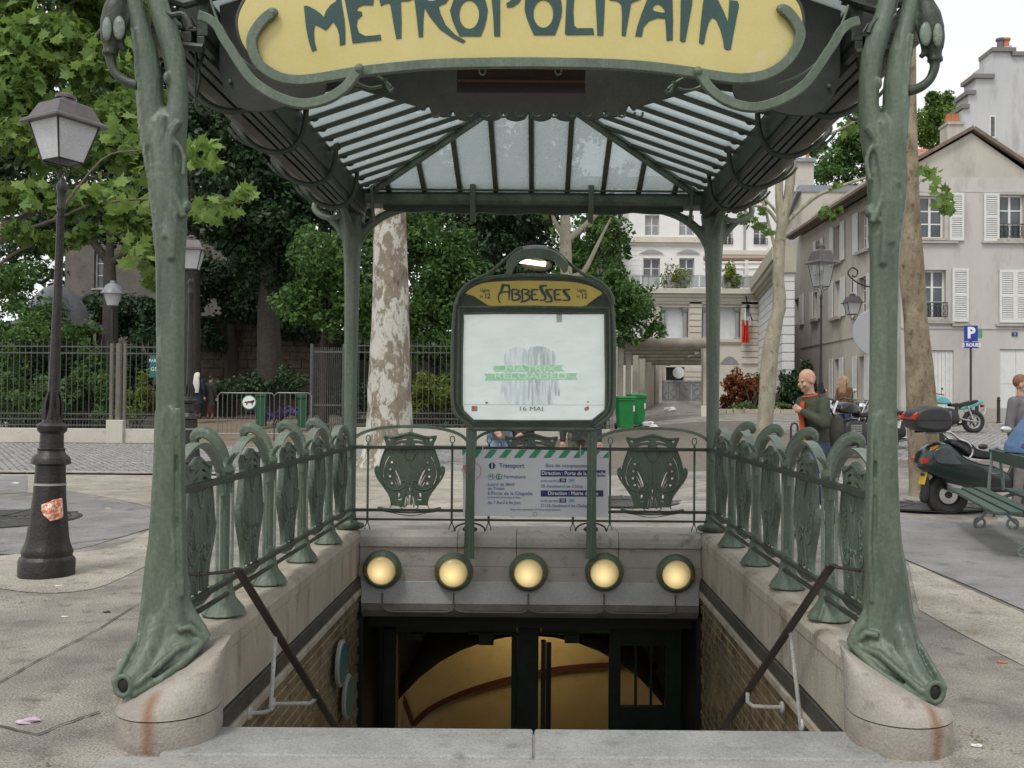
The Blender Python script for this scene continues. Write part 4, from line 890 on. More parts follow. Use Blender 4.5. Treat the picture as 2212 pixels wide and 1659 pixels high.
# setts of the street: joined small blocks, thousands of them
def setts(name, x0, x1, y0, y1, sx, sy, keep=None):
    mb_v = []; mb_f = []; r = 0; y = y0
    while y < y1:
        x = x0 + (sx/2 if r % 2 else 0)
        while x < x1:
            if keep is None or keep(x, y):
                j = lambda a: random.uniform(-a, a)
                z = gh(x, y) + .008 + j(.006); a, b = sx/2 - .008, sy/2 - .008; cx, cy = x + j(.004), y + j(.004); t = j(.03)
                o = len(mb_v)
                mb_v += [(cx-a, cy-b, z-.03), (cx+a, cy-b, z-.03), (cx+a, cy+b, z-.03), (cx-a, cy+b, z-.03),
                         (cx-a*.8, cy-b*.75, z+j(.004)+.01), (cx+a*.8, cy-b*.75, z+j(.004)+.01), (cx+a*.8, cy+b*.75, z+.01+t*.15), (cx-a*.8, cy+b*.75, z+.01+t*.15)]
                mb_f += [(o, o+1, o+5, o+4), (o+1, o+2, o+6, o+5), (o+2, o+3, o+7, o+6), (o+3, o, o+4, o+7), (o+4, o+5, o+6, o+7)]
            x += sx
        y += sy; r += 1
    me = bpy.data.meshes.new(name); me.from_pydata(mb_v, [], mb_f); me.materials.append(SETT)
    o = link(me, name); o['kind'] = 'stuff'; o['label'] = 'small grey stone setts paving the street beyond the metro entrance'; o['category'] = 'paving'; return o
s_ = grid([-16+.8*i for i in range(41)], [17.2+.8*i for i in range(17)], None, .004); struct(s_.build('street', JOINT, None, smooth=True))
setts('cobblestones', -16, -1.5, 18.0, 28.8, .16, .13)
setts('cobblestones', 6.5, 16, 18.5, 29.5, .16, .13)
mb = MB(); 
# gutters / kerbs
for (x0, x1, y, z) in ((-16, -1.5, 17.9, .03), (-16, 4, 17.2, .02)):
    n = int((x1-x0)/1.0)
    for i in range(n): mb.box((x0+i*1.0+.005, y-.07, -.05), (x0+(i+1)*1.0-.005, y+.07, z))
kb = mb.build('kerb', STONE, None, bevel=.008); kb['kind'] = 'structure'
# right-hand pavement kerb in front of the houses
kp = [(1750,905),(1850,912),(2000,915),(2130,925),(2212,918),(2330,908)]
kw = [G(*p) for p in catm(kp, 3)]
mb = MB(); [mb.beam(a, b, .16, .24) for a, b in zip(kw[:-1], kw[1:])]; kb = mb.build('kerb', STONE); kb['kind'] = 'structure'
# tree grates
GRATE = mat('grate_iron', (.06,.06,.058), (.09,.088,.085), 20, .6)
def grate(px, py, r, lab, sq=1.0):
    c = G(px, py); t = thing('tree_grate', lab, 'grate', tuple(c), 'round iron tree grates')
    for k in range(7):
        r0, r1 = r*(.28 + .1*k), r*(.28 + .1*k + .075); mb = MB(); n = 36; vs = []
        for i in range(n):
            a = 2*pi*i/n
            for rr2 in (r0, r1): vs.append((rr2*cos(a), rr2*sin(a)*sq, .014))
        mb.add(vs, [(2*i, 2*i+1, (2*i+3) % (2*n), (2*i+2) % (2*n)) for i in range(n)]); mb.build('grate_ring', GRATE, t)
    mb = MB(); mb.lathe([(r, 0), (r, .008)], n=36); mb.build('pit_bed', mat('pit_dark', (.03,.028,.025)) if 'pit_dark' not in bpy.data.materials else bpy.data.materials['pit_dark'], t)
    for k in range(8):
        a = 2*pi*k/8; mb = MB(); mb.beam((r*.25*cos(a), r*.25*sin(a), .018), (r*cos(a), r*sin(a), .018), .03, .01); mb.build('spoke', GRATE, t)
grate(-20,1122,.95,'iron tree grate in the pavement at the left edge, behind the big lamp post'); grate(1985,1090,.85,'iron tree grate round the big plane trunk beside the scooter'); grate(1352,1084,.75,'dark iron tree grate behind the white notice'); grate(835,1000,1.15,'iron tree grate round the central plane tree')
# ================================================================ STREET LAMPS
def lantern(t, z0, k, frosted, kh=None):
    """four-sided lantern; z0 = bottom of the glass, k = scale"""
    gm = 'frosted_lantern_glass' if frosted else 'clear_lantern_glass'
    if gm not in bpy.data.materials:
        if frosted: mat(gm, (.46,.46,.48), (.52,.52,.54), 8, .35)
        else: glassmat(gm, tint=(.95,.97,.97), clear=.88, dirt=(.6,.6,.6))
    gm = bpy.data.materials[gm]; w0, w1, h = .155*k, .262*k, .42*(kh or k); kr = k; kz = kh or k
    RF = 'lantern_roof'
    if RF not in bpy.data.materials: mat(RF, (.085,.07,.075), (.12,.10,.105), 14, .35, metal=.3)
    def sq(w_, z): return [V((-w_, -w_, z)), V((w_, -w_, z)), V((w_, w_, z)), V((-w_, w_, z))]
    a, b = sq(w0, z0), sq(w1, z0+h)
    for i in range(4):
        j = (i+1) % 4; mb = MB(); n_ = ((a[i]+a[j])/2); n_.z = 0; n_.normalize(); mb.prism([a[i].lerp(a[j], .04), a[i].lerp(a[j], .96), b[i].lerp(b[j], .96), b[i].lerp(b[j], .04)][::1], -n_*.006); fix(mb.build('pane', gm, t))
    fr = MB()
    for i in range(4):
        j = (i+1) % 4; fr.tube([a[i], b[i]], .009*k, 6); fr.tube([a[i], a[j]], .010*k, 6); fr.tube([b[i], b[j]], .010*k, 6)
    fr.build('frame', BLACKIRON, t)
    rf = MB(); n = 4; rings = [sq(.335*k, z0+h-.01), sq(.33*k, z0+h+.012), sq(.27*k, z0+h+.04), sq(.20*k, z0+h+.21*kz), sq(.175*k, z0+h+.225*kz), sq(.09*k, z0+h+.25*kz), sq(.085*k, z0+h+.28*kz)]
    rf.ring_loft(rings); fix(rf.build('roof', bpy.data.materials[RF], t, bevel=.003))
    MB().lathe([(.07*k, z0+h+.27*kz), (.11*k, z0+h+.285*kz), (.11*k, z0+h+.315*kz), (.07*k, z0+h+.325*kz), (.05*k, z0+h+.345*kz), (.02*k, z0+h+.35*kz)], n=16).build('cap', bpy.data.materials[RF], t, smooth=True)
    if not frosted:
        mb = MB(); mb.tube([V((0,0,z0-.02)), V((0,0,z0+.12*k)), V((0,0,z0+.2*k))], [.02*k,.025*k,.01*k], 8); mb.build('burner', STONE, t)
    br = MB()
    for i in range(4):
        q = catm([(w0*.95, z0), (w0*.8, z0-.06*k), (w0*.35, z0-.10*k), (.03*k, z0-.20*k)], 3); c_, s_ = cos(pi/4+i*pi/2), sin(pi/4+i*pi/2)
        br.tube([V((c_*u*1.35, s_*u*1.35, z)) for u, z in q], .008*k, 5)
    br.build('bracket', BLACKIRON, t)
def lamp_post(x, y, z, k, lab, frosted=True, rz=.6, base=1.0, grp='old Parisian lamp posts', lw=1.0, lh=1.0):
    t = thing('street_lamp', lab, 'lamp post', (x, y, z), grp, rz); s = k
    mb = MB(); prof = [(.232,0),(.232,.12),(.222,.14),(.205,.155),(.212,.19),(.200,.215),(.185,.25),(.172,.30),(.135,.62),(.125,.80),(.122,.86),(.165,.875),(.160,.905),(.150,.93),(.120,.95),(.110,.975),(.118,.99),(.10,1.0),(.096,1.11),(.120,1.13),(.128,1.17),(.115,1.185),(.09,1.20)]
    mb.lathe([(a*s*base, b*s) for a, b in prof], n=32, flute=.02, fk=8); mb.build('base', BLACKIRON, t, smooth=True, ang=35)
    mb = MB(); pk = .74; prof = [(.088/pk*.95,1.19),(.080/pk*.9,1.24),(.070,1.32),(.062,1.42),(.055,1.8),(.047,2.4),(.042,2.86),(.055,2.88),(.058,2.90),(.046,2.93),(.046,3.02),(.06,3.04),(.062,3.09),(.045,3.11),(.028,3.14)]
    mb.lathe([(a*s*base*pk, b*s) for a, b in prof], n=24, flute=.05, fk=8); mb.build('shaft', BLACKIRON, t, smooth=True, ang=50)
    for a in range(8):
        mb = MB(); c_, s_ = cos(a*pi/4), sin(a*pi/4); mb.tube([V((c_*.068*s*base, s_*.068*s*base, 1.22*s)), V((c_*.070*s*base, s_*.070*s*base, 1.34*s)), V((c_*.048*s*base, s_*.048*s*base, 1.44*s))], [.015*s,.016*s,.005*s], 5); mb.build('leaf_ornament', BLACKIRON, t, smooth=True)
    mb = MB(); mb.lathe([(.1335*s*base, .705*s), (.1335*s*base, .722*s)], n=32, caps=False); mb.build('pale_band', mat('pale_band', (.35,.33,.31)) if 'pale_band' not in bpy.data.materials else bpy.data.materials['pale_band'], t)
    lantern(t, 3.13*s + .14*s, s*.70*lw, frosted, s*.72*lh); return t
c = G(100, 1243); L1 = lamp_post(c.x, c.y - .0, 0, 1.0, 'nearest black lamp post, torn orange sticker on its fluted base', rz=.35, base=.88)
L1.rotation_euler = (0, R_(1.5), 1.05)
c1 = V((c.x, c.y, 0))
stk = MB(); pts = [(85,1090),(98,1086),(110,1080),(124,1078),(128,1092),(136,1100),(133,1118),(120,1122),(104,1126),(92,1114),(86,1104)]
ST_O = mat('orange_sticker', (.75,.16,.03), (.8,.75,.7), 40, .6, lo=.45, hi=.6)
def curved(poly, c, r0, m, name, parent, dr=.003):
    # sticker bent round the fluted base, built where it sticks
    mb = MB(); vs = []
    for px, py in poly:
        p = P(px, py, c.y - r0); th = math.asin(max(-.95, min(.95, (p.x - c.x)/(r0+.004)))); rr2 = (.172 + (.125-.172)*((p.z-.30)/.5))*.88 + .005
        vs.append(V((c.x + rr2*sin(th), c.y - rr2*cos(th), p.z)))
    cen = sum(vs, V((0,0,0)))/len(vs); cen.y = c.y - r0 - .004; vs.append(cen)
    mb.add(vs, [(i, (i+1) % (len(vs)-1), len(vs)-1) for i in range(len(vs)-1)]); return mb.build(name, m, None)
pts = [(107 + (a-107)*.86 + 2, b) for a, b in pts]; o = curved(pts, c1 + V((.012, 0, 0)), .128, ST_O, 'sticker', None); tag(o, 'torn orange and white sticker on the base of the nearest lamp post', 'sticker')
c = P(408, 940, 18); lamp_post(c.x, 18, 0, 1.155, 'middle lamp post half hidden behind the left front canopy post', rz=.2)
# small park lamp behind the fence, round head
c = P(239, 940, 33); t = thing('street_lamp', 'round headed park lamp in front of a forked tree behind the left fence', 'lamp post', (c.x, 33, 0))
zt = P(237, 660, 33).z; kk = 33/2100
MB().tube([V((0,0,0)), V((0,0,zt-.1))], [.10,.06], 10).build('pole', BLACKIRON, t, smooth=True)
MB().lathe([(11*kk, zt), (19*kk, zt+27*kk)], n=16, caps=False).build('glass', bpy.data.materials['frosted_lantern_glass'], t, smooth=True)
MB().lathe([(25*kk, zt+25*kk), (24*kk, zt+28*kk), (14*kk, zt+44*kk), (6*kk, zt+49*kk), (5*kk, zt+54*kk)], n=16).build('roof', mat('lead_roof', (.16,.17,.19), (.22,.23,.25), 8, .45), t, smooth=True)
# right clear lamp
Y = 19.0; c = P(1773, 940, Y); zb = gh(c.x, Y); ztop = P(1769, 512, Y).z; k = (ztop - zb)/4.10
lamp_post(c.x, Y, zb, k*.97, 'slender lamp post with clear glass behind the walking man', frosted=False, rz=.35, base=.62, lw=.98, lh=1.5)
# ================================================================ FENCE, HEDGES, PARK
FB = mat('fence_bars', (.06,.062,.058), (.09,.09,.085), 12, .5)
WALLP = mat('cream_plinth', (.50,.47,.40), (.56,.53,.47), 2, .85, c3=(.38,.33,.24), s3=4, a3=.3)
YFN = 30.0
bar_me = {}
def fence(px0, px1, lab, piers=(), gap=None):
    a, b = P(px0, 940, YFN), P(px1, 940, YFN); zt = P((px0+px1)/2, 925, YFN).z; t = thing('iron_fence', lab, 'fence', ((a.x+b.x)/2, YFN, 0), 'park railings on low walls'); x0, x1 = a.x - (a.x+b.x)/2, b.x - (a.x+b.x)/2
    n = max(1, int((x1-x0)/3.4)); w_ = (x1-x0)/n
    for i in range(n):
        mb = MB(); mb.box((x0+i*w_+.008, -.15, -.1), (x0+(i+1)*w_-.008, .15, zt)); mb.build('wall_stone', WALLP, t, bevel=.015)
    zT = zt + 2.62
    for z in (zt+.10, zt+.28, zt+.45, zT-.30, zT-.10):
        mb = MB(); mb.box((x0, -.015, z-.02), (x1, .015, z+.02)); mb.build('rail', FB, t)
    m1 = MB().tube([V((0,0,0)), V((0,0,zT-zt-.05)), V((0,0,zT-zt+.10))], [.013,.013,.002], 5).mesh('bar', FB); m2 = MB().tube([V((0,0,0)), V((0,0,.52))], .009, 4).mesh('short_bar', FB)
    k = 0; x = x0 + .09
    while x < x1:
        link(m1, 'bar', t, (x, 0, zt+.02)); link(m2, 'short_bar', t, (x+.09, 0, zt+.02)); x += .18
    for px, w2 in piers:
        p = P(px, 940, YFN).x - t.location.x; hz = P(px, 907, YFN).z
        mb = MB(); mb.box((p-w2, -.25, -.1), (p+w2, .2, hz)); mb.build('pier', WALLP, t, bevel=.02)
        for d, r in ((-.2,.07),(.02,.10),(.20,.055)):
            mb = MB(); mb.tube([V((p+d, -.0, hz)), V((p+d, -.0, P(px, 742, YFN).z))], r, 10); mb.build('fence_post', mat('fence_post_grey', (.12,.115,.10), (.17,.15,.12), 5, .6) if 'fence_post_grey' not in bpy.data.materials else bpy.data.materials['fence_post_grey'], t, smooth=True)
    return t
fence(-80, 396, 'park fence with a cream wall and three thick poles, left of the canopy', [(254,.26)])
fence(742, 1318, 'park fence running behind the central plane tree and the station sign')
# gate leaf and posts at the park entrance
t = thing('park_gate', 'open dark iron gate leaf at the park entrance, left of the plane tree', 'gate', tuple(V((P(715,940,30.5).x, 30.5, 0))))
x0, x1 = P(672,940,30.5).x - t.location.x, P(742,940,30.5).x - t.location.x; zT = P(710,750,30.5).z
for i in range(17): MB().tube([V((x0+(x1-x0)*i/16, 0, .15)), V((x0+(x1-x0)*i/16, 0, zT))], .014, 5).build('bar', FB, t)
for z in (.2,.6,1.2,zT-.15): MB().box((x0,-.02,z-.03),(x1,.02,z+.03)).build('rail', FB, t)
for d in (x0, x1): MB().tube([V((d,0,0)), V((d,0,zT+.1))], .06, 8).build('gate_post', FB, t)
# small fence sign, crowd barriers
t = thing('fence_sign', 'small blue green park sign with white lettering on the left fence', 'sign', (P(333,792,29.9).x, 29.9, P(333,792,29.9).z))
MB().box((-.14,-.01,-.34),(.14,.01,.34)).build('plate', mat('teal_plate', (.01,.12,.11), rough=.4), t, bevel=.004)
WH = mat('white_print', (.75,.75,.73), rough=.5)
text_obj('PARC', .13, WH, t, (0,-.013,.18), name='lettering'); text_obj('G9', .17, WH, t, (0,-.013,-.08), name='lettering')
BAR = mat('galvanised_barrier', (.14,.15,.15), (.20,.21,.2), 9, .45, metal=.3)
for a_, b_, lab in ((470,592,'crowd barrier carrying a round no dogs sign at the park entrance'), (592,672,'plain crowd barrier beside the open park gate')):
    Yb = 29.2; p0, p1 = P(a_, 930, Yb), P(b_, 930, Yb); zb0 = 0.02; zt = P(a_, 858, Yb).z; t = thing('crowd_barrier', lab, 'barrier', (p0.x, Yb, 0), 'crowd barriers at the park entrance')
    Lx = p1.x - p0.x; mb = MB(); mb.tube([V((0,0,0)), V((0,0,zt-.08)), V((.08,0,zt)), V((Lx-.08,0,zt)), V((Lx,0,zt-.08)), V((Lx,0,0))], .022, 6); mb.tube([V((0,0,.2)), V((Lx,0,.2))], .02, 6); mb.build('frame', BAR, t, smooth=True)
    n = int(Lx/.14); bm_ = MB().tube([V((0,0,.2)), V((0,0,zt))], .010, 5).mesh('bar', BAR)
    for i in range(1, n): link(bm_, 'bar', t, (Lx*i/n, 0, 0))
Yb = 29.1; p = P(538, 869, Yb); t = thing('no_dogs_sign', 'round white sign with a green rim and a black dog, on a crowd barrier', 'sign', tuple(p)); r = 16*Yb/2100
MB().lathe([(r,0),(r,.02)], n=28, axis='Y').build('rim', mat('green_rim', (.02,.20,.06)), t); MB().lathe([(r*.86,-.006),(r*.86,.0)], n=28, axis='Y').build('face', WH, t)
dog = [(-.10,-.02),(-.06,.0),(-.02,.03),(.06,.03),(.10,.06),(.14,.05),(.12,.0),(.10,-.01),(.09,-.07),(.07,-.07),(.065,-.015),(-.03,-.015),(-.05,-.07),(-.07,-.07),(-.065,-.02),(-.12,.01)]
MB().prism([V((x*1.2, -.008, z*1.2)) for x, z in dog], (0,-.004,0)).build('dog_symbol', mat('black_print', (.02,.015,.015)), t); MB().box((-.08,-.016,-.02),(.0,-.013,.01)).build('red_mark', mat('red_print', (.6,.05,.02)), t)
# green litter bins in the park
GBIN = mat('green_plastic', (.02,.24,.06), (.016,.20,.05), 3, .4); GBD = mat('dark_green_litter_box', (.01,.09,.035), (.008,.07,.03), 3, .5)
for px, lab in ((655,'green litter box behind the right end of the crowd barriers'),(566,'green litter box behind the no dogs sign')):
    Yb = 32.0 if px > 600 else 33; a = P(px-11, 930, Yb); b = P(px+9, 852 if px > 600 else 848, Yb); t = thing('litter_bin', lab, 'bin', ((a.x+b.x)/2, Yb, 0), 'green litter boxes in the park'); hw2 = (b.x-a.x)/2
    MB().box((-hw2,-.12,.45),(hw2,.12,b.z-.15)).build('box', GBD, t, bevel=.02); MB().box((-hw2-.03,-.15,b.z-.14),(hw2+.03,.15,b.z)).build('lid', GBD, t, bevel=.02); MB().tube([V((0,0,0)), V((0,0,.12))], .05, 8).build('foot', GBIN, t)
# ================================================================ LEAVES
def leaf_cloud(name, blobs, n, size, m, parent=None, kind='quad', seed=1, fill=1.0, up=.35, jit=.35, loc=None, pts=None, droop=0.0, tone=(0,1)):
    r = np.random.default_rng(seed)
    B = np.array([[b[0], b[1], b[2], b[3], b[4], b[5]] for b in blobs], float); vol = (B[:,3]*B[:,4]*B[:,5])**(.8)
    which = r.choice(len(B), n, p=vol/vol.sum())
    K = 14; sd = r.normal(size=(len(B), K, 3)); sd /= np.linalg.norm(sd, axis=2)[:,:,None]; sub = sd*(.35 + .75*r.random((len(B), K, 1))); sr = .22 + .30*r.random((len(B), K))
    kk = r.integers(0, K, n)
    d = r.normal(size=(n,3)); d /= np.linalg.norm(d, axis=1)[:,None]
    rad = (r.random(n)**(1/3.0))*.55 + .45*r.random(n)**.25
    rad *= 1 + .12*r.normal(size=n)
    rad = rad*sr[which, kk]*1.25
    c = B[which,:3] + (sub[which, kk] + d*rad[:,None])*B[which,3:]
    # clumping
    c += .12*np.sin(c[:,[1,2,0]]*5.1 + 1.3)
    if loc is not None: c -= np.array(loc)
    nrm = d*.6 + r.normal(size=(n,3))*.6; nrm[:,2] += up; nrm /= np.linalg.norm(nrm, axis=1)[:,None]
    a = r.normal(size=(n,3)); a[:,2] -= droop; t1 = a - nrm*np.sum(a*nrm, 1)[:,None]; t1 /= np.linalg.norm(t1, axis=1)[:,None]; t2 = np.cross(nrm, t1)
    sz = size*(1 + jit*(r.random(n)*2-1))
    if kind == 'quad': sh = np.array([(-.5,0,0),(0,.28,.05),(.5,0,-.04),(0,-.28,.05)]); fc = [(0,1,2,3)]
    else:
        lobes = [(0,-.45),(.10,-.30),(.32,-.34),(.30,-.18),(.50,.02),(.28,.06),(.24,.22),(.10,.20),(0,.52),(-.10,.20),(-.24,.22),(-.28,.06),(-.50,.02),(-.30,-.18),(-.32,-.34),(-.10,-.30)]
        sh = np.array([(y, x, -.22*abs(x) + .04*y) for x, y in lobes]); fc = [tuple(range(len(lobes)))]
    k = len(sh)
    vs = c[:,None,:] + sz[:,None,None]*(sh[None,:,0:1]*t1[:,None,:] + sh[None,:,1:2]*t2[:,None,:] + sh[None,:,2:3]*nrm[:,None,:])
    vs = vs.reshape(-1,3); me = bpy.data.meshes.new(name)
    me.vertices.add(n*k); me.vertices.foreach_set('co', vs.astype(np.float32).ravel())
    me.loops.add(n*k); me.loops.foreach_set('vertex_index', np.arange(n*k, dtype=np.int32))
    me.polygons.add(n); me.polygons.foreach_set('loop_start', np.arange(0, n*k, k, dtype=np.int32)); me.polygons.foreach_set('loop_total', np.full(n, k, dtype=np.int32))
    me.update(calc_edges=True)
    at = me.attributes.new('tone', 'FLOAT', 'FACE'); base = r.random((len(B), K))[which, kk]*.45 + r.random(n)*.55
    at.data.foreach_set('value', (tone[0] + (tone[1]-tone[0])*base).astype(np.float32)); me.materials.append(m)
    return link(me, name, parent)
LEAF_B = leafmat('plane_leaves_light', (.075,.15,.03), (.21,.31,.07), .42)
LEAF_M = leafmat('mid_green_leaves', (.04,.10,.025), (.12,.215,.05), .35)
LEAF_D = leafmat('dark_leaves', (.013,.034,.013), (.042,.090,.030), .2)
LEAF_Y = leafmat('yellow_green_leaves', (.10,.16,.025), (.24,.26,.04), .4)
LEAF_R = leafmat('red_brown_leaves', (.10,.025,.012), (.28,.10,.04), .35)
def barkmat():
    m = bpy.data.materials.new('plane_bark'); m.use_nodes = True; n = m.node_tree; N = n.nodes; L = n.links; b = N['Principled BSDF']; b.inputs['Roughness'].default_value = .85
    g = N.new('ShaderNodeTexCoord'); mp = N.new('ShaderNodeMapping'); mp.inputs['Scale'].default_value = (1,1,.55); L.new(g.outputs['Object'], mp.inputs[0])
    n0 = N.new('ShaderNodeTexNoise'); n0.inputs['Scale'].default_value = 6; L.new(mp.outputs[0], n0.inputs['Vector'])
    ad = N.new('ShaderNodeMix'); ad.data_type = 'RGBA'; ad.inputs[0].default_value = .25; L.new(mp.outputs[0], ad.inputs[6]); L.new(n0.outputs['Color'], ad.inputs[7])
    t1 = N.new('ShaderNodeTexNoise'); t1.inputs['Scale'].default_value = 4.2; t1.inputs['Detail'].default_value = 9; t1.inputs['Roughness'].default_value = .68; L.new(ad.outputs[2], t1.inputs['Vector'])
    cr = N.new('ShaderNodeValToRGB'); e = cr.color_ramp; e.interpolation = 'LINEAR'
    e.elements[0].position = .34; e.elements[0].color = (.10,.075,.055,1); e.elements[1].position = .40; e.elements[1].color = (.20,.165,.125,1)
    for p_, c_ in ((.49,(.25,.215,.165,1)),(.505,(.44,.42,.37,1)),(.60,(.54,.52,.47,1)),(.66,(.36,.33,.27,1)),(.72,(.24,.20,.155,1))):
        q = e.elements.new(p_); q.color = c_
    L.new(t1.outputs[0], cr.inputs[0]); L.new(cr.outputs[0], b.inputs['Base Color'])
    bp = N.new('ShaderNodeBump'); bp.inputs['Strength'].default_value = .6; bp.inputs['Distance'].default_value = .03; L.new(t1.outputs[0], bp.inputs['Height']); L.new(bp.outputs[0], b.inputs['Normal'])
    return m
BARK = barkmat(); BARK_D = mat('dark_bark', (.035,.028,.022), (.06,.05,.04), 9, .9, bump=.5); BARK_T = mat('tan_bark', (.17,.13,.085), (.30,.25,.165), 6, .85, c3=(.10,.065,.04), s3=13, a3=.42, bump=.8, bscale=25, stretch=(1,1,.55))
BARK_T2 = mat('olive_bark', (.25,.23,.16), (.36,.33,.25), 5, .85, c3=(.15,.11,.075), s3=11, a3=.35, bump=.4, bscale=25, stretch=(1,1,.6))
def trunk_px(rows, Y, n=20, loc=(0,0,0), extra=None, rough=.02):
    """rows: (y, x_left, x_right)"""
    mb = MB(); rings = []
    for i, (y, a, b) in enumerate(rows):
        p, q = P(a, y, Y), P(b, y, Y); c = (p+q)/2; r = (q-p).length/2
        rings.append([c - V(loc) + V((r*(1+random.uniform(-rough,rough)+.03*sin(3*2*pi*k/n+i*.3))*cos(2*pi*k/n), r*(1+random.uniform(-rough,rough))*sin(2*pi*k/n), 0)) for k in range(n)])
    mb.ring_loft(rings); return mb
def limb(mb, pts, Y, r0, r1, loc=(0,0,0), n=8, sm=4):
    q = catm([(*P(a[0], a[1], Y + (a[2] if len(a) > 2 else 0)),) for a in pts], sm); N = len(q)
    mb.tube([V(p) - V(loc) for p in q], [r0 + (r1-r0)*i/(N-1) for i in range(N)], n); return mb
def blobs_px(l, depth=.8):
    out = []
    for (px, py, rx, ry, Y) in l:
        c = P(px, py, Y); k = Y/FL; out.append((c.x, c.y, c.z, rx*k, max(rx*k*depth, .3), ry*k))
    return out
# ---- central plane tree
Y = 20.0; c = P(838, 940, Y); loc = (c.x, Y, 0)
t = thing('plane_tree', 'big mottled plane tree trunk standing behind the rear railing, left of the sign', 'tree', loc)
rows = [(1012,762,900),(1000,768,898),(985,780,894),(960,788,893),(920,792,892),(880,795,890),(840,795,887),(800,797,886),(760,799,884),(700,802,883),(640,804,882),(560,806,879),(460,807,876),(380,806,873),(250,806,870),(100,808,866)]
o = fix(trunk_px(rows[::-1], Y, 32, loc).build('trunk', BARK, t, smooth=True)); 
mb = MB(); limb(mb, [(835,120),(800,-60),(740,-260)], Y, .3, .12, loc); limb(mb, [(838,120),(880,-80),(960,-300)], Y, .28, .1, loc); limb(mb, [(836,110,0),(840,-100,1),(850,-380,2)], Y, .28, .1, loc); fix(mb.build('limbs', BARK, t, smooth=True))
o = leaf_cloud('crown', [(c.x-2.5,20,12.5,2.4,2.2,1.6),(c.x+.5,20,13.5,2.6,2.2,1.8),(c.x+3,20.5,12.8,2.3,2,1.5),(c.x,22,14.8,2.5,2.5,1.5)], 9000, .17, LEAF_B, t, seed=3, loc=loc, kind='quad')
# ---- near plane tree at the left whose light leaves fill the corner
loc = (-8.6, 12.5, 0); t = thing('plane_tree', 'plane tree with large bright leaves filling the upper left behind the near lamp', 'tree', loc)
mb = MB(); mb.tube([V((0,0,-.1)), V((.05,0,1)), V((.1,0,2.5)), V((.2,.1,4.0)), V((.3,.1,6.5)), V((.4,0,9))], [.34,.27,.24,.22,.17,.08], 16); fix(mb.build('trunk', BARK, t, smooth=True))
for k, (pts, Y, r0, r1) in enumerate(((([(-120,560),(0,490),(80,455),(160,400),(240,372)]), 11.5, .07, .015), ([(-120,640),(0,520),(60,495),(130,470),(200,440),(240,436)], 11.0, .05, .012), ([(-100,700),(0,570),(90,520),(150,495)], 11.3, .04, .01), ([(-140,300),(0,260),(120,180),(220,60)], 12, .08, .02), ([(120,470),(220,345),(300,325),(400,318),(450,330)], 10.2, .02, .006), ([(240,436),(330,430),(420,440),(520,420)], 10.0, .018, .005), ([(-60,120),(100,40),(260,-60)], 12.5, .07, .02))):
    if pts[0][0] < 0: pts = [(-290, pts[0][1]+60, 12.5-Y)] + pts
    mb = MB(); limb(mb, pts, Y, r0*.7, r1*.8, loc); mb.build('branch', mat('grey_brown_branch', (.10,.08,.06), (.16,.13,.10), 9, .9) if 'grey_brown_branch' not in bpy.data.materials else bpy.data.materials['grey_brown_branch'], t, smooth=True)
bl = blobs_px([(40,60,110,110,12.5),(150,130,90,80,12),(60,230,90,70,11.5),(200,40,80,90,12.8),(280,110,60,70,12.6),(250,250,70,50,11.3),(60,330,75,45,11.2),(270,350,60,50,11.0),(130,420,80,30,11.2),(40,440,70,35,11.2),(240,440,70,35,10.8),(290,520,45,40,11.0),(60,520,60,25,11.2),(160,500,50,18,11.2),(300,210,50,40,12),(10,150,60,90,12.2),(170,-60,150,80,12.5),(-60,250,60,200,12.2),(180,320,40,30,11.3),(310,600,25,30,11.2)], .9)
cr = leaf_cloud('crown', bl, 19000, .118, LEAF_B, t, seed=11, loc=loc, kind='plane', jit=.45, up=.5, tone=(0,.9)); cr['kind'] = 'stuff'
lm = MB(); lob = [(0,-.45),(.10,-.30),(.32,-.34),(.30,-.18),(.50,.02),(.28,.06),(.24,.22),(.10,.20),(0,.52),(-.10,.20),(-.24,.22),(-.28,.06),(-.50,.02),(-.30,-.18),(-.32,-.34),(-.10,-.30)]
lm.add([(x, y, -.22*abs(x) + .04*y) for x, y in lob], [tuple(range(16))])
leaf_ms = []
for k in range(3):
    me = lm.mesh('leaf', LEAF_B); at = me.attributes.new('tone', 'FLOAT', 'FACE'); at.data[0].value = (.35,.65,.98)[k]; leaf_ms.append(me)
def leaf_obs(spots, n, size, parent, loc, seed):
    r = random.Random(seed)
    for i in range(n):
        px, py, sx, sy, Y = r.choice(spots); p = P(px + r.uniform(-sx, sx), py + r.uniform(-sy, sy), Y + r.uniform(-.35,.35))
        o = link(r.choice(leaf_ms), 'leaf', parent, tuple(p - V(loc))); s_ = size*r.uniform(.7,1.3); o.scale = (s_, s_, s_); o.rotation_euler = (r.uniform(.2,1.5), r.uniform(-.6,.6), r.uniform(0,6.28))
leaf_obs([(430,318,40,22,10.0),(440,345,35,14,10.0),(490,440,48,22,9.9),(440,455,40,20,9.9),(525,415,16,10,9.9),(300,400,40,60,10.0),(240,130,60,60,11),(90,130,80,100,11),(270,280,50,40,10.2),(230,420,60,40,10.2),(120,300,60,40,10.6),(60,420,60,30,10.6),(300,540,30,30,10.2),(40,60,60,60,11)], 300, .175, t, loc, 5)
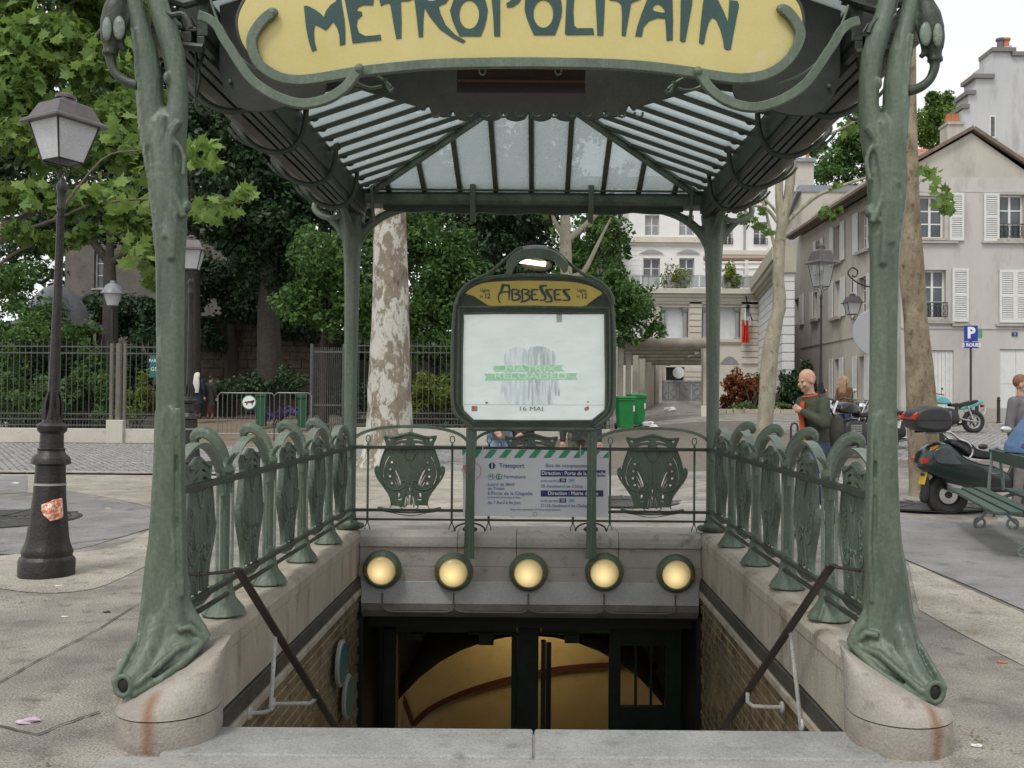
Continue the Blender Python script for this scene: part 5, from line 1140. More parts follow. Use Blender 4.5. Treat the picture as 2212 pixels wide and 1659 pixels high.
# ---- the dark trees of the park
def tree(name, lab, px, Y, base_y, tr, blobs, n, size, m, seed, bark=BARK_D, grp='trees in the park behind the fence', kind='quad', limbs=(), depth=.8):
    c = P(px, base_y, Y); loc = (c.x, Y, gh(c.x, Y)); t = thing(name, lab, 'tree', loc, grp)
    mb = MB(); q = catm([(*P(a, b, Y),) for a, b in tr], 3); r0, r1 = limbs[0] if limbs else (.22,.08)
    qs = [V((c.x, Y, loc[2]-.1))] + [V(p) for p in q]; N = len(qs); mb.tube([p - V(loc) for p in qs], [r0+(r1-r0)*i/(N-1) for i in range(N)], 12); mb.build('trunk', bark, t, smooth=True)
    for l in limbs[1:]:
        mb = MB(); limb(mb, l, Y, r0*.5, r1*.6, loc); mb.build('limb', bark, t, smooth=True)
    o = leaf_cloud('crown', blobs_px(blobs, depth), n, size, m, t, seed=seed, loc=loc, kind=kind); return t
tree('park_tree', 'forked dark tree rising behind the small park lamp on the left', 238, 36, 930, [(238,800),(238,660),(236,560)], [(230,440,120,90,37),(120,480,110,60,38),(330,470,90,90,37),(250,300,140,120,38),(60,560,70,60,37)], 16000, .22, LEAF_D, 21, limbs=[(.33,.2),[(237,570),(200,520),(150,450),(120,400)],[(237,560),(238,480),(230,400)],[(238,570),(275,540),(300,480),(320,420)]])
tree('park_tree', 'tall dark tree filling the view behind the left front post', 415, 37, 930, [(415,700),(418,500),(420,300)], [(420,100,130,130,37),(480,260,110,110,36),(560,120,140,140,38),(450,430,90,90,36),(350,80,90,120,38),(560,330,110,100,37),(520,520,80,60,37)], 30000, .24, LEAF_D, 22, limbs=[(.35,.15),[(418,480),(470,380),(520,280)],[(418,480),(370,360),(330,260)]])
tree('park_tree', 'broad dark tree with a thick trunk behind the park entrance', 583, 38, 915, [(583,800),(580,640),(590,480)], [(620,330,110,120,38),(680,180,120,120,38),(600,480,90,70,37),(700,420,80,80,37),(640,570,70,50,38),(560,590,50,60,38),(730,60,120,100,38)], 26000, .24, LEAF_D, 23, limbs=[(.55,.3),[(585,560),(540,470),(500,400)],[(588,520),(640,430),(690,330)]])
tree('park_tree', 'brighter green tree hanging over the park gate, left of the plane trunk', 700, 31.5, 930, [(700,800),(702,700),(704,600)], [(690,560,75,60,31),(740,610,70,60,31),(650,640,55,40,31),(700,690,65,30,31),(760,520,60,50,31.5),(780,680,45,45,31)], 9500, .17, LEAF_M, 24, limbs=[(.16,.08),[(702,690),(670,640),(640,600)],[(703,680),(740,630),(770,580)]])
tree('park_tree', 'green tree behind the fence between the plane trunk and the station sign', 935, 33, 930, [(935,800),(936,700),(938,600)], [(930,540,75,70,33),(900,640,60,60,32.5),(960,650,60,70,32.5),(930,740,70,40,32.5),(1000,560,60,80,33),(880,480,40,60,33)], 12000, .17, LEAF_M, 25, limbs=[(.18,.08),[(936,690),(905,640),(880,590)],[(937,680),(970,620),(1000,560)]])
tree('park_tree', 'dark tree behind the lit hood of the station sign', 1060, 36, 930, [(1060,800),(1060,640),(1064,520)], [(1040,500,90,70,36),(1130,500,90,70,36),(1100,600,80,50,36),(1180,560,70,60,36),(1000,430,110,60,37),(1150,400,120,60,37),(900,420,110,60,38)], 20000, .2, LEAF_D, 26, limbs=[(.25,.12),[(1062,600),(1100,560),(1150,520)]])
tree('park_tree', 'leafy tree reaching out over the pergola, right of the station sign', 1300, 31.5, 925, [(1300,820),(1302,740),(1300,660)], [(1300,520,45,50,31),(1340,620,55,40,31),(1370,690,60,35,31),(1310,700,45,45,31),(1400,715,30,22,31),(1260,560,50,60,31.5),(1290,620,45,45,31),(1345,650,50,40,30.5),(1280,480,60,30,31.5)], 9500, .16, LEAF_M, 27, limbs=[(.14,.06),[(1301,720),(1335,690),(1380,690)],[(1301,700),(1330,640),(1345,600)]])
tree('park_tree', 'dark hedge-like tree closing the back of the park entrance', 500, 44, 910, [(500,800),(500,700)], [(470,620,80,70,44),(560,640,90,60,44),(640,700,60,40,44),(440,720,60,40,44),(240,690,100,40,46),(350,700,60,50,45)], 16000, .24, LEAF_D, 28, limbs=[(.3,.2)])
# thin tree with cut limbs behind the sign
Y = 24; c = P(1222, 940, Y); loc = (c.x, Y, 0); t = thing('plane_tree', 'thin pollarded plane tree rising behind the station sign hood', 'tree', loc)
fix(trunk_px([(r, a, b) for r, a, b in [(250,1214,1226),(400,1213,1228),(480,1210,1232),(520,1208,1234),(600,1210,1236),(720,1209,1237),(940,1206,1240)]], Y, 14, loc).build('trunk', BARK_T2, t, smooth=True))
for pts in ([(1222,515),(1205,490),(1195,470),(1188,440)], [(1222,520),(1260,490),(1310,440),(1340,380)], [(1235,600),(1262,585),(1290,530),(1320,470)], [(1216,430),(1200,380),(1190,300)]):
    mb = MB(); limb(mb, pts, Y, .09, .02, loc); mb.build('limb', BARK_T2, t, smooth=True)
leaf_cloud('crown', blobs_px([(1190,455,18,14,24),(1150,300,60,60,24),(1260,280,60,60,24),(1340,370,30,30,24),(1200,500,12,10,24),(1310,430,20,16,24)]), 700, .18, LEAF_B, t, seed=31, loc=loc, kind='plane')
# right-hand leaning trees
Y = 24; c = P(1652, 975, Y); zb = gh(c.x, Y); loc = (c.x, Y, zb); t = thing('plane_tree', 'young plane tree with a bent pale trunk in front of the shrubs', 'tree', loc)
rows = [(310,1702,1722),(367,1700,1719),(430,1692,1714),(467,1680,1704),(500,1675,1698),(553,1671,1695),(600,1668,1693),(640,1670,1697),(670,1668,1697),(690,1661,1691),(750,1647,1682),(800,1642,1678),(853,1640,1675),(900,1637,1671),(940,1632,1667),(985,1630,1666),(1000,1628,1668)]
fix(trunk_px(rows, Y, 18, loc, rough=.03).build('trunk', BARK_T2, t, smooth=True))
for pts, r0, r1 in (([(1688,480),(1683,420),(1684,360),(1684,290),(1680,200)], .12, .06), ([(1697,482),(1755,430),(1800,408),(1861,387),(1900,375)], .06, .025), ([(1712,345),(1751,307),(1808,283),(1851,260),(1900,230)], .05, .02), ([(1680,480),(1655,450),(1625,445),(1600,452)], .05, .02), ([(1686,470),(1650,430),(1610,430),(1590,410)], .04,.015), ([(1680,560),(1660,480),(1645,420),(1636,380)], .05,.01), ([(1712,310),(1716,200),(1720,100)], .09, .04)):
    mb = MB(); limb(mb, pts, Y, r0, r1, loc); mb.build('limb', BARK_T2, t, smooth=True)
leaf_cloud('crown', blobs_px([(1620,485,40,14,23.5),(1650,500,22,14,23.5),(1592,475,16,8,23.5),(1780,450,20,16,23.5),(1802,462,16,12,23.5),(1797,402,14,12,23.5),(1660,440,16,14,24),(1740,150,50,40,24),(1660,120,60,40,24),(1835,280,30,22,24)]), 420, .20, LEAF_B, t, seed=33, loc=loc, kind='plane', tone=(0,.6))
Y = 13.6; c = P(1993, 1085, Y); zb = gh(c.x, Y); loc = (c.x, Y, zb); t = thing('plane_tree', 'big brown plane trunk leaning beside the scooter, right of the canopy', 'tree', loc)
rows = [(-60,1958,1980),(50,1957,1979),(113,1956,1978),(200,1955,1979),(283,1954,1981),(333,1949,1982),(400,1946,1984),(500,1943,1988),(560,1942,1993),(600,1944,1996),(686,1953,2001),(786,1957,2013),(886,1960,2023),(986,1964,2027),(1050,1966,2024),(1086,1964,2022),(1098,1955,2030),(1106,1948,2036)]
fix(trunk_px(rows, Y, 26, loc, rough=.035).build('trunk', BARK_T, t, smooth=True))
for pts, r0, r1 in (([(1975,372),(2000,380),(2030,395),(2050,420)], .02,.006), ([(1970,60),(2010,-20),(2050,-120)], .10,.04), ([(1966,0),(1940,-80),(1900,-180)], .10,.04)):
    mb = MB(); limb(mb, pts, Y, r0, r1, loc); mb.build('limb', BARK_T, t, smooth=True)
leaf_cloud('crown', blobs_px([(2010,390,28,22,13.2),(2035,420,26,26,13.2),(1992,370,12,18,13.2),(2045,440,14,16,13.2),(1980,-200,200,80,13.6)]), 150, .17, LEAF_B, t, seed=35, loc=loc, kind='plane', tone=(0,.7))
leaf_obs([(2010,385,26,24,13.0),(2036,425,22,26,13.0),(2050,450,8,12,13.0)], 50, .15, t, loc, 8)
# trees on the hill behind the roofs
tree('hill_tree', 'dark rounded tree above the low roofs, left of the right front post', 1830, 70, 600, [(1830,500),(1830,380)], [(1810,330,60,60,70),(1850,290,50,45,69),(1780,370,35,25,69),(1870,350,40,50,70),(1880,250,30,40,70)], 9000, .3, LEAF_M, 41, grp=None, limbs=[(.4,.2)])
tree('hill_tree', 'light green tree between the chimney and the tall rendered house', 2040, 55, 600, [(2040,500),(2040,300)], [(2020,260,45,45,55),(2050,240,35,35,55),(2060,290,30,40,55),(1990,290,30,35,55)], 9000, .24, LEAF_B, 42, grp=None, limbs=[(.4,.2)])
tree('hill_tree', 'small distant trees showing over the far zinc roof', 1750, 85, 600, [(1740,500),(1740,340)], [(1755,320,22,14,85),(1730,330,15,10,85),(1772,315,14,14,85)], 1500, .35, LEAF_M, 43, grp=None, limbs=[(.3,.2)])
# hedges
def hedge(name, lab, blobs, n, size, m, seed, grp=None, stems=None, Y=31.5, cat='shrub'):
    b = blobs_px(blobs, 1.0); cx = sum(q[0] for q in b)/len(b); cy = sum(q[1] for q in b)/len(b); loc = (cx, cy, gh(cx, cy)); t = thing(name, lab, cat, loc, grp)
    leaf_cloud('foliage', b, n, size, m, t, seed=seed, loc=loc)
    mb = MB()
    for k in range(7):
        x = random.uniform(-.5,.5)*(max(q[0] for q in b)-min(q[0] for q in b)); mb = MB(); mb.tube([V((x,0,0)), V((x+random.uniform(-.2,.2),0,.5)), V((x+random.uniform(-.3,.3),.1,1.1))], [.03,.025,.01], 5); mb.build('stem', BARK_D, t)
    return t
G1 = 'shrubs behind the park fence'
hedge('shrub', 'dark leafy shrub behind the fence at the left edge', [(20,850,60,50,32),(70,870,50,35,31.6),(20,780,50,50,32.5),(60,720,60,40,33)], 6500, .15, LEAF_M, 51, G1)
hedge('shrub', 'mid green shrub behind the fence, right of the near lamp post', [(160,850,50,45,31.8),(200,810,45,50,32),(120,880,50,30,31.5),(225,860,30,45,31.6)], 6000, .15, LEAF_M, 52, G1)
hedge('shrub', 'yellow green shrub behind the fence beside the left front post', [(300,860,34,34,31.6),(320,850,25,40,31.6),(280,880,20,26,31.5)], 2600, .14, LEAF_Y, 53, G1)
hedge('shrub', 'low dark bushes behind the fence at the far left', [(20,620,70,60,35),(80,690,60,40,35),(150,720,60,20,35)], 6000, .16, LEAF_M, 54, G1)
hedge('shrub', 'dark low hedge along the back of the park entrance', [(560,830,70,25,38),(630,820,40,28,37),(480,840,60,20,39)], 5000, .16, LEAF_D, 55, G1)
hedge('shrub', 'yellow green shrub behind the fence, right of the plane trunk', [(930,840,50,40,32),(970,860,40,30,32),(900,880,30,25,31.7)], 4200, .15, LEAF_Y, 56, G1)  # yellow green leaf colour
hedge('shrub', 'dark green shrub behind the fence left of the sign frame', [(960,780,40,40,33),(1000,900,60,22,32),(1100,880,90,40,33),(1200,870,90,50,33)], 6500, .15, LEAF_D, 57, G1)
hedge('flower_bed', 'purple flowers behind the crowd barriers', [(600,890,50,9,34)], 1500, .09, leafmat('purple_flowers', (.07,.06,.16), (.14,.11,.26)), 58, cat='flowers')
# park ground
mat('brown_path', (.17,.13,.095), (.22,.17,.13), 2, .9)
mb = MB(); mb.box((-25,31,.0),(4.5,60,.012)); o = struct(mb.build('park_soil', mat('park_soil', (.05,.045,.03), (.08,.07,.045), 3, .95)))

# far-off wood behind the park
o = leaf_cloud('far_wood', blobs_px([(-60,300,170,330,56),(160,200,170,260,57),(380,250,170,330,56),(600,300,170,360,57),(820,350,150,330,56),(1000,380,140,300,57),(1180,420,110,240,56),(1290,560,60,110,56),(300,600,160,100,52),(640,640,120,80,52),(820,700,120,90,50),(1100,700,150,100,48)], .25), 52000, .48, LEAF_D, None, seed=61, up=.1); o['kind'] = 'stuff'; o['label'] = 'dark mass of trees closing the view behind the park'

mb = MB(); mb.box((-30, 54, 0), (2.2, 55, 5.2)); mb.box((-30, 38.5, .65), (-12, 38.9, 1.9)); struct(mb.build('park_gap_filler', mat('gap_filler_dark', (.022,.025,.016), (.04,.042,.028), 1.5, .95)))  # dark boxes added to block bright sky below the crowns
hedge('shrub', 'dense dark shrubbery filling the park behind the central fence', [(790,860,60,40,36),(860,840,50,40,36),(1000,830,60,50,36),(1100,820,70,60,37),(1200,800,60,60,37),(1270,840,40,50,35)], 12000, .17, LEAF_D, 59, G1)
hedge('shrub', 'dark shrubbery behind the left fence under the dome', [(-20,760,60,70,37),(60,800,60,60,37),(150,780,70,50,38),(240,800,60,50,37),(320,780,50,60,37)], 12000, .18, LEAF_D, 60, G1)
# ================================================================ BUILDINGS
CREAM = mat('pale_render', (.44,.405,.35), (.52,.48,.425), .9, .9, c3=(.36,.33,.285), s3=1.6, a3=.4, bump=.2, bscale=20, stretch=(1,1,.35))
CREAM2 = mat('greyish_render', (.44,.415,.385), (.52,.49,.46), .8, .9, c3=(.37,.345,.315), s3=1.5, a3=.4, stretch=(1,1,.35))
WHITEW = mat('white_render', (.70,.69,.68), (.76,.75,.74), .8, .85, c3=(.62,.61,.60), s3=2, a3=.2)
ASHLAR = mat('cream_ashlar', (.56,.52,.44), (.62,.585,.51), 1.2, .85, c3=(.46,.42,.34), s3=3, a3=.25)
SHUT = mat('white_shutter', (.66,.66,.63), (.60,.60,.57), 4, .6); FRAMEW = mat('white_frame', (.68,.68,.66), rough=.5)
PANE = mat('window_glass', (.03,.035,.04), (.09,.10,.11), 1.5, .08, spec=.8); PANE_C = mat('curtained_glass', (.22,.22,.23), (.32,.32,.33), 3, .15, spec=.7)
TILES = mat('roof_tiles_brown', (.14,.10,.075), (.22,.165,.12), 5, .9, c3=(.09,.065,.05), s3=12, a3=.3); TILEO = mat('roof_tiles_orange', (.42,.15,.07), (.52,.21,.11), 6, .85); ZINC = mat('zinc_sheet', (.23,.25,.28), (.30,.32,.35), 4, .4, metal=.4)
TERRA = mat('terracotta', (.45,.17,.08), rough=.8); BLK = mat('black_wrought', (.015,.015,.017), rough=.4)
class Fr:
    """local frame: u to the right along the wall, d into the building, z up"""
    def __init__(s, t, mtx): s.t = t; s.m = mtx
def wall_cells(parent, us, zs, holes, d0, d1, m, name='wall'):
    us = sorted(set([us[0], us[1]] + [h[0] for h in holes] + [h[1] for h in holes])); zs = sorted(set([zs[0], zs[1]] + [h[2] for h in holes] + [h[3] for h in holes]))
    mb = MB()
    for j in range(len(zs)-1):
        i = 0
        while i < len(us)-1:
            def solid(i): cu, cz = (us[i]+us[i+1])/2, (zs[j]+zs[j+1])/2; return not any(h[0] < cu < h[1] and h[2] < cz < h[3] for h in holes)
            if not solid(i): i += 1; continue
            k = i
            while k < len(us)-1 and solid(k): k += 1
            mb.box((us[i], d0, zs[j]), (us[k], d1, zs[j+1])); i = k
    return mb.build(name, m, parent)
def window(parent, u0, u1, z0, z1, dd=.18, cols=2, rows=3, m=None, fw=.06, sill=True, glass=None):
    o = None; fr = MB(); fr.box((u0, dd, z0), (u0+fw, dd+.06, z1)).box((u1-fw, dd, z0), (u1, dd+.06, z1)).box((u0+fw, dd, z0), (u1-fw, dd+.06, z0+fw)).box((u0+fw, dd, z1-fw), (u1-fw, dd+.06, z1))
    w_ = u1 - u0 - 2*fw; h_ = z1 - z0 - 2*fw
    for c in range(1, cols): x = u0+fw+w_*c/cols; fr.box((x-fw*.6, dd, z0+fw), (x+fw*.6, dd+.06, z1-fw))
    for c in range(cols):
        xa = u0+fw+w_*c/cols + (fw*.6 if c else 0); xb = u0+fw+w_*(c+1)/cols - (fw*.6 if c < cols-1 else 0)
        for r in range(1, rows): z = z0+fw+h_*r/rows; fr.box((xa, dd+.01, z-.02), (xb, dd+.05, z+.02))
    o = fr.build('window', m or FRAMEW, parent)
    for c in range(cols):
        for r in range(rows):
            mb = MB(); mb.box((u0+fw+w_*c/cols+.01, dd+.03, z0+fw+h_*r/rows+.01), (u0+fw+w_*(c+1)/cols-.01, dd+.04, z0+fw+h_*(r+1)/rows-.01)); mb.build('pane', glass or PANE, o)
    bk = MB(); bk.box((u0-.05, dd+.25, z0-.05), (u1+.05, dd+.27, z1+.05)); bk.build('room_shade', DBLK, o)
    if sill: MB().box((u0-.08, -.08, z0-.08), (u1+.08, .1, z0-.005)).build('sill', STONE, o)
    return o
def shutter(parent, u0, u1, z0, z1, d=-.05, louv=True, ang=0.0, m=None):
    w_, h_ = u1-u0, z1-z0; mb = MB(); f = min(.07, w_*.15)
    mb.box((0,-.02,0),(f,.02,h_)).box((w_-f,-.02,0),(w_,.02,h_)).box((f,-.018,0),(w_-f,.018,f*1.6)).box((f,-.018,h_-f*1.2),(w_-f,.018,h_)).box((f,-.018,h_*.5-f*.6),(w_-f,.018,h_*.5+f*.6))
    if louv:
        n = max(6, int(h_/.075))
        for k in range(n):
            z = f*1.6 + (h_-f*2.6)*(k+.5)/n
            mb.cbox((w_/2, 0, z), (w_-2*f, .010, .055), rx=R_(-38))
        mb.box((f,.016,f*1.6),(w_-f,.0185,h_-f))
    else: mb.box((f,-.008,f),(w_-f,.012,h_-f)); 
    o = mb.build('shutter', m or SHUT, parent, (0,0,0)); o.location = (u0, d, z0); o.rotation_euler = (0,0,ang); return o
def iron_guard(parent, u0, u1, z0, h, name='window_guard'):
    mb = MB(); mb.box((u0,-.07,z0+h-.03),(u1,-.04,z0+h)).box((u0,-.07,z0),(u1,-.04,z0+.02)); n = max(4, int((u1-u0)/.13))
    for k in range(n+1):
        x = u0 + (u1-u0)*k/n; mb.tube([V((x,-.055,z0)), V((x,-.055,z0+h))], .009, 4)
        if k < n:
            c = V((x+(u1-u0)/n/2, -.055, z0+h*.62)); r = (u1-u0)/n*.45; mb.tube([c+V((r*cos(a),0,r*1.5*sin(a))) for a in [2*pi*i/8 for i in range(8)]], .007, 4, closed=True); c = V((c.x, c.y, z0+h*.25)); mb.tube([c+V((r*cos(a),0,r*sin(a))) for a in [2*pi*i/8 for i in range(8)]], .007, 4, closed=True)
    return mb.build(name, BLK, parent)
def U_(px, py, Y, ox, oz): p = P(px, py, Y); return p.x - ox, p.z - oz
# ---- gable house, facing us at Y=31
Y = 31.0; bx, bz = 11.6, .85; t = thing('gable_house', 'pale gabled house with white louvred shutters, behind the parking sign on the right', 'house', (bx, Y, bz))
def r4(x0, x1, y0, y1): a = U_(x0, y1, Y, bx, bz); b = U_(x1, y0, Y, bx, bz); return (a[0], b[0], a[1], b[1])
w1, w2, w3, w4 = r4(1984,2041,423,514), r4(2158,2214,420,516), r4(1992,2044,583,688), r4(2158,2226,583,697)
dr1, dr2 = r4(2011,2060,757,896), r4(2160,2232,755,905)
dr1 = (dr1[0], dr1[1], .02, dr1[3]); dr2 = (dr2[0], dr2[1], .02, dr2[3])
UR = U_(2262,500,Y,bx,bz)[0]; apex = U_(2098,287,Y,bx,bz); eL = U_(1975,362,Y,bx,bz); eR = U_(2250,395,Y,bx,bz)
ze = eL[1]; wall_cells(t, (0, UR), (-1.2, ze-.3), [w1, w2, w3, w4, dr1, dr2], 0, .35, CREAM2)
mb = MB(); mb.prism([V((0,0,ze-.3)), V((UR,0,ze-.3)), V((UR,0,eR[1]-.1)), V((apex[0],0,apex[1])), V((eL[0]*0,0,ze-.15))], (0,.35,0)); fix(mb.build('gable', CREAM, t))
for k, (a, b) in enumerate((((-.25, ze-.22), (apex[0], apex[1]+.08)), ((apex[0], apex[1]+.08), (UR+.3, eR[1]-.12)))):
    mb = MB(); dx_, dz_ = b[0]-a[0], b[1]-a[1]; l_ = math.hypot(dx_, dz_); nx_, nz_ = -dz_/l_*.11, dx_/l_*.11; mb.prism([V((a[0],-.18,a[1])), V((b[0],-.18,b[1])), V((b[0]+nx_*.0,-.18,b[1]+.12)), V((a[0]+nx_,-.18,a[1]+nz_))], (0,8.3,0)); fix_ = True
    mb.build('roof_slope', TILES, t)
mb = MB(); mb.box((UR-.31,.352,-1.2),(UR-.01,9,ze)); mb.build('side_wall', CREAM, t)
mb = MB(); z708 = U_(2100,708,Y,bx,bz)[1]; mb.box((0,-.03,z708-.04),(UR,.01,z708+.03)); mb.build('string_course', CREAM2, t); z415 = U_(2100,414,Y,bx,bz)[1]; mb = MB(); mb.box((0,-.012,z415-.02),(UR,.01,z415+.03)); mb.build('string_course', CREAM2, t)
MB().box((0,-.03,-1.1),(UR,.01,.42)).build('base_course', mat('grey_base_render', (.36,.34,.31), (.42,.40,.37), 1.5, .9, c3=(.25,.23,.20), s3=3, a3=.3), t)
for w_, fl in ((w1,0),(w2,1),(w3,1)): 
    o = window(t, *w_); 
    if fl: iron_guard(t, w_[0]-.02, w_[1]+.02, w_[2]+.05, (w_[3]-w_[2])*.30)
for (x0,x1,y0,y1) in ((2050,2081,417,520),(2124,2157,418,521),(2056,2091,580,695)): shutter(t, *r4(x0,x1,y0,y1))
a = r4(2158,2192,583,697); shutter(t, *a, d=-.03); a = r4(2192,2226,583,697); shutter(t, *a, d=-.03)
for x0, x1, y in ((1985,2068,521),(2055,2095,700),(2120,2235,521),(1992,2060,694),(2150,2240,700)): a = U_(x0,y,Y,bx,bz); b = U_(x1,y,Y,bx,bz); MB().box((a[0],-.10,a[1]-.07),(b[0],.02,a[1])).build('ledge', STONE, t)
for dd in (dr1, dr2):
    n = 6 if dd is dr1 else 2; w_ = (dd[1]-dd[0])/n
    for k in range(n): MB().box((dd[0]+k*w_+.006,.05,dd[2]),(dd[0]+(k+1)*w_-.006,.09,dd[3]-.02)).build('door_board', SHUT, t)
    if dd is dr2: MB().box((dd[0],.04,(dd[2]+dd[3])*.52),(dd[1],.10,(dd[2]+dd[3])*.52+.07)).build('cross_rail', SHUT, t)
a = U_(2148,704,Y,bx,bz); pl = MB().box((a[0]+.25+.3,-.03,a[1]-.32),(a[0]+.25+.48,0,a[1]-.20)).build('number_plate', mat('blue_plate', (.02,.04,.22), rough=.3), t)
text_obj('3', .10, WH, pl, (a[0]+.64,-.034,a[1]-.26))
MB().tube([V((U_(2090,452,Y,bx,bz)[0],-.02,U_(2090,455,Y,bx,bz)[1]-.0)), V((U_(2090,452,Y,bx,bz)[0],-.02,U_(2090,468,Y,bx,bz)[1]))], .0).v
# chimney on the roof + orange roof piece
c0 = P(2038,318,36); c1 = P(2076,262,36); t2 = thing('chimney_stack', 'rendered chimney stack with orange pots behind the gable', 'chimney', ((c0.x+c1.x)/2, 36, c0.z-2)); hw2 = (c1.x-c0.x)/2
zt = P(2050,274,36).z - t2.location.z; MB().box((-hw2*.9,-.3,0),(hw2*.9,.4,zt)).build('stack', CREAM, t2); MB().box((-hw2,-.36,zt),(hw2,.46,zt+.10)).build('cap', STONE, t2)
for k in (-.28,.0,.28): MB().lathe([(.13,zt+.1),(.11,zt+.45),(.12,zt+.47)], c=(k*hw2*2/.66*.5,0,0), n=10).build('chimney_pot', TERRA, t2, smooth=True, ang=40)
p0, p1 = P(1975,350,37), P(2060,314,40); t2 = thing('tiled_roof', 'orange tiled roof seen left of the gable behind the tree', 'roof', (p0.x, 37, p0.z)); W_ = P(2085,350,37).x-p0.x
for r in range(8):
    mb = MB(); n = int(W_/.22)
    for i in range(n): mb.tube([V((i*.22+.1, r*.4, r*.16)), V((i*.22+.1, r*.4+.42, r*.16+.15))], .10, 6)
    mb.build('tile_course', TILEO, t2)
MB().box((-.6,.1,-6),(W_,.3,-.05)).build('wall', CREAM, t2)
# ---- tall rendered house behind, stepped skyline
Y = 43.0; ol = [(2078,470),(2078,238),(2092,228),(2092,205),(2104,196),(2108,178),(2108,166),(2126,158),(2126,140),(2142,128),(2142,110),(2160,104),(2185,97),(2190,116),(2212,118),(2330,122),(2330,470)]
c = P(2078,470,Y); t = thing('tall_house', 'tall grey rendered house with stepped chimneys rising at the right edge', 'house', (c.x, Y, .8)); q = lambda p: V(p) - V((c.x, Y, .8))
pts = [q(P(a,b,Y)) for a,b in ol]; pts[0].z = 0; pts[-1].z = 0
mb = MB(); mb.prism(pts, (0,1.2,0)); fix(mb.build('wall', mat('blue_grey_render', (.42,.42,.43), (.50,.50,.51), .8, .9, c3=(.36,.355,.35), s3=1.5, a3=.4, stretch=(1,1,.3)), t))
a, b = q(P(2137,298,Y)), q(P(2150,250,Y)); f_ = MB().box((a.x,-.03,a.z),(b.x,.0,b.z)).build('window', FRAMEW, t); MB().box((a.x+.05,-.035,a.z+.06),(b.x-.04,-.01,b.z-.05)).build('pane', PANE, f_); MB().box((a.x-.1,-.1,a.z-.12),(b.x+.06,0,a.z)).build('sill', STONE, t)
for x0,x1,y in ((2086,2106,200),(2100,2146,165),(2076,2092,230),(2140,2192,108),(2184,2340,117)):
    a, b = q(P(x0,y,Y)), q(P(x1,y-2,Y)); MB().box((a.x,-.15,a.z-.1),(b.x,1.2,a.z+.08)).build('coping', mat('dark_coping', (.17,.16,.15)) if 'dark_coping' not in bpy.data.materials else bpy.data.materials['dark_coping'], t)
for x in (2170,2182): a = q(P(x,100,Y)); MB().lathe([(.16,0),(.14,.45),(.2,.5),(.2,.58)], c=(a.x,.4,a.z-.1), n=10).build('chimney_pot', mat('dark_cowl', (.12,.12,.13)) if x == 2170 else TERRA, t, smooth=True, ang=40)
# ---- street house: long facade receding away from us (normal towards -X)
XS = 11.6
t = thing('street_house', 'long pale house front with many white shutters receding behind the lamp post', 'house', (XS, 31, 0), rz=pi/2)
# local x -> world +Y ; local y -> world -X, so 'into the building' is local -y: mirror d
def SW(px, py): p = PXp(px, py, XS); return p.y - 31, p.z
tS = t
def sbox(u0,u1,d0,d1,z0,z1,name,m,par=None,**k): return MB().box((u0,-d1,z0),(u1,-d0,z1)).build(name, m, par or tS, **k)
def scells(us, zs, holes, d0, d1, m):
    o = wall_cells(tS, us, zs, holes, -d1, -d0, m); return o
wins = []
for (xa, xb, y0, y1) in ((1803,1817,487,565),(1802,1817,606,684),(1802,1815,776,860),(1856,1875,455,540),(1854,1874,598,680),(1854,1870,770,862),(1758,1768,631,688),(1765,1774,520,585)):
    ym = (y0+y1)/2; u1, _ = SW(xa, ym); u0, _ = SW(xb, ym); px = (xa+xb)/2; z1 = SW(px, y0)[1]; z0 = SW(px, y1)[1]; wins.append((u0, u1, z0, z1))
uend = SW(1731, 600)[0]; zev = SW(1809,462)[1]
scells((.4, uend), (0, zev), wins, 0, .35, CREAM)
for i, (u0,u1,z0,z1) in enumerate(wins):
    fw = .05; f_ = MB(); f_.box((u0,-.24,z0),(u0+fw,-.18,z1)).box((u1-fw,-.24,z0),(u1,-.18,z1)).box((u0,-.24,z1-fw),(u1,-.18,z1)).box((u0,-.24,z0),(u1,-.18,z0+fw)).box(((u0+u1)/2-.04,-.24,z0),((u0+u1)/2+.04,-.18,z1))
    for k in (1,2): f_.box((u0,-.23,z0+(z1-z0)*k/3-.02),(u1,-.19,z0+(z1-z0)*k/3+.02))
    w_ = f_.build('window', FRAMEW, tS)
    for c_ in (0,1):
        for k in range(3): MB().box((u0+(u1-u0)*c_/2+.03,-.215,z0+(z1-z0)*k/3+.02),(u0+(u1-u0)*(c_+1)/2-.03,-.205,z0+(z1-z0)*(k+1)/3-.02)).build('pane', PANE_C if i % 2 else PANE, w_)
    MB().box((u0-.1,-.02,z0-.12),(u1+.1,.14,z0)).build('sill', STONE, w_)
    if z0 > 3:
        for a, b in ((u0-.62*(u1-u0)/1.1-.05, u0-.03), (u1+.03, u1+.62*(u1-u0)/1.1+.05)):
            o = shutter(tS, a, b, z0-.04, z1+.04, d=.05); 
    else:
        for a, b in ((u0-.5, u0-.03), (u1+.03, u1+.5)): o = shutter(tS, a, b, z0-.04, z1+.04, d=.05, louv=False)
for k, (a, b) in enumerate(((.6, uend+.35),)):
    for r in range(7):
        MB().beam((a, .45-.38*r, zev+.0+.17*r), (b, .45-.38*r, zev+.0+.17*r), .42, .10).build('tile_course', TILES, tS)
MB().box((.5,.3,zev-.12),(uend+.25,.5,zev-.02)).build('gutter', mat('brown_gutter', (.10,.07,.05)), tS)
sbox(.7,uend-.01,.45,9,0,zev+.9,'inner_block',CREAM); z_ = SW(1809,735)[1]; sbox(.4,uend,-.03,0,z_-.03,z_+.03,'string_course',CREAM)
sbox(.4,uend,-.025,0,0,1.45,'base_course',bpy.data.materials['grey_base_render'])
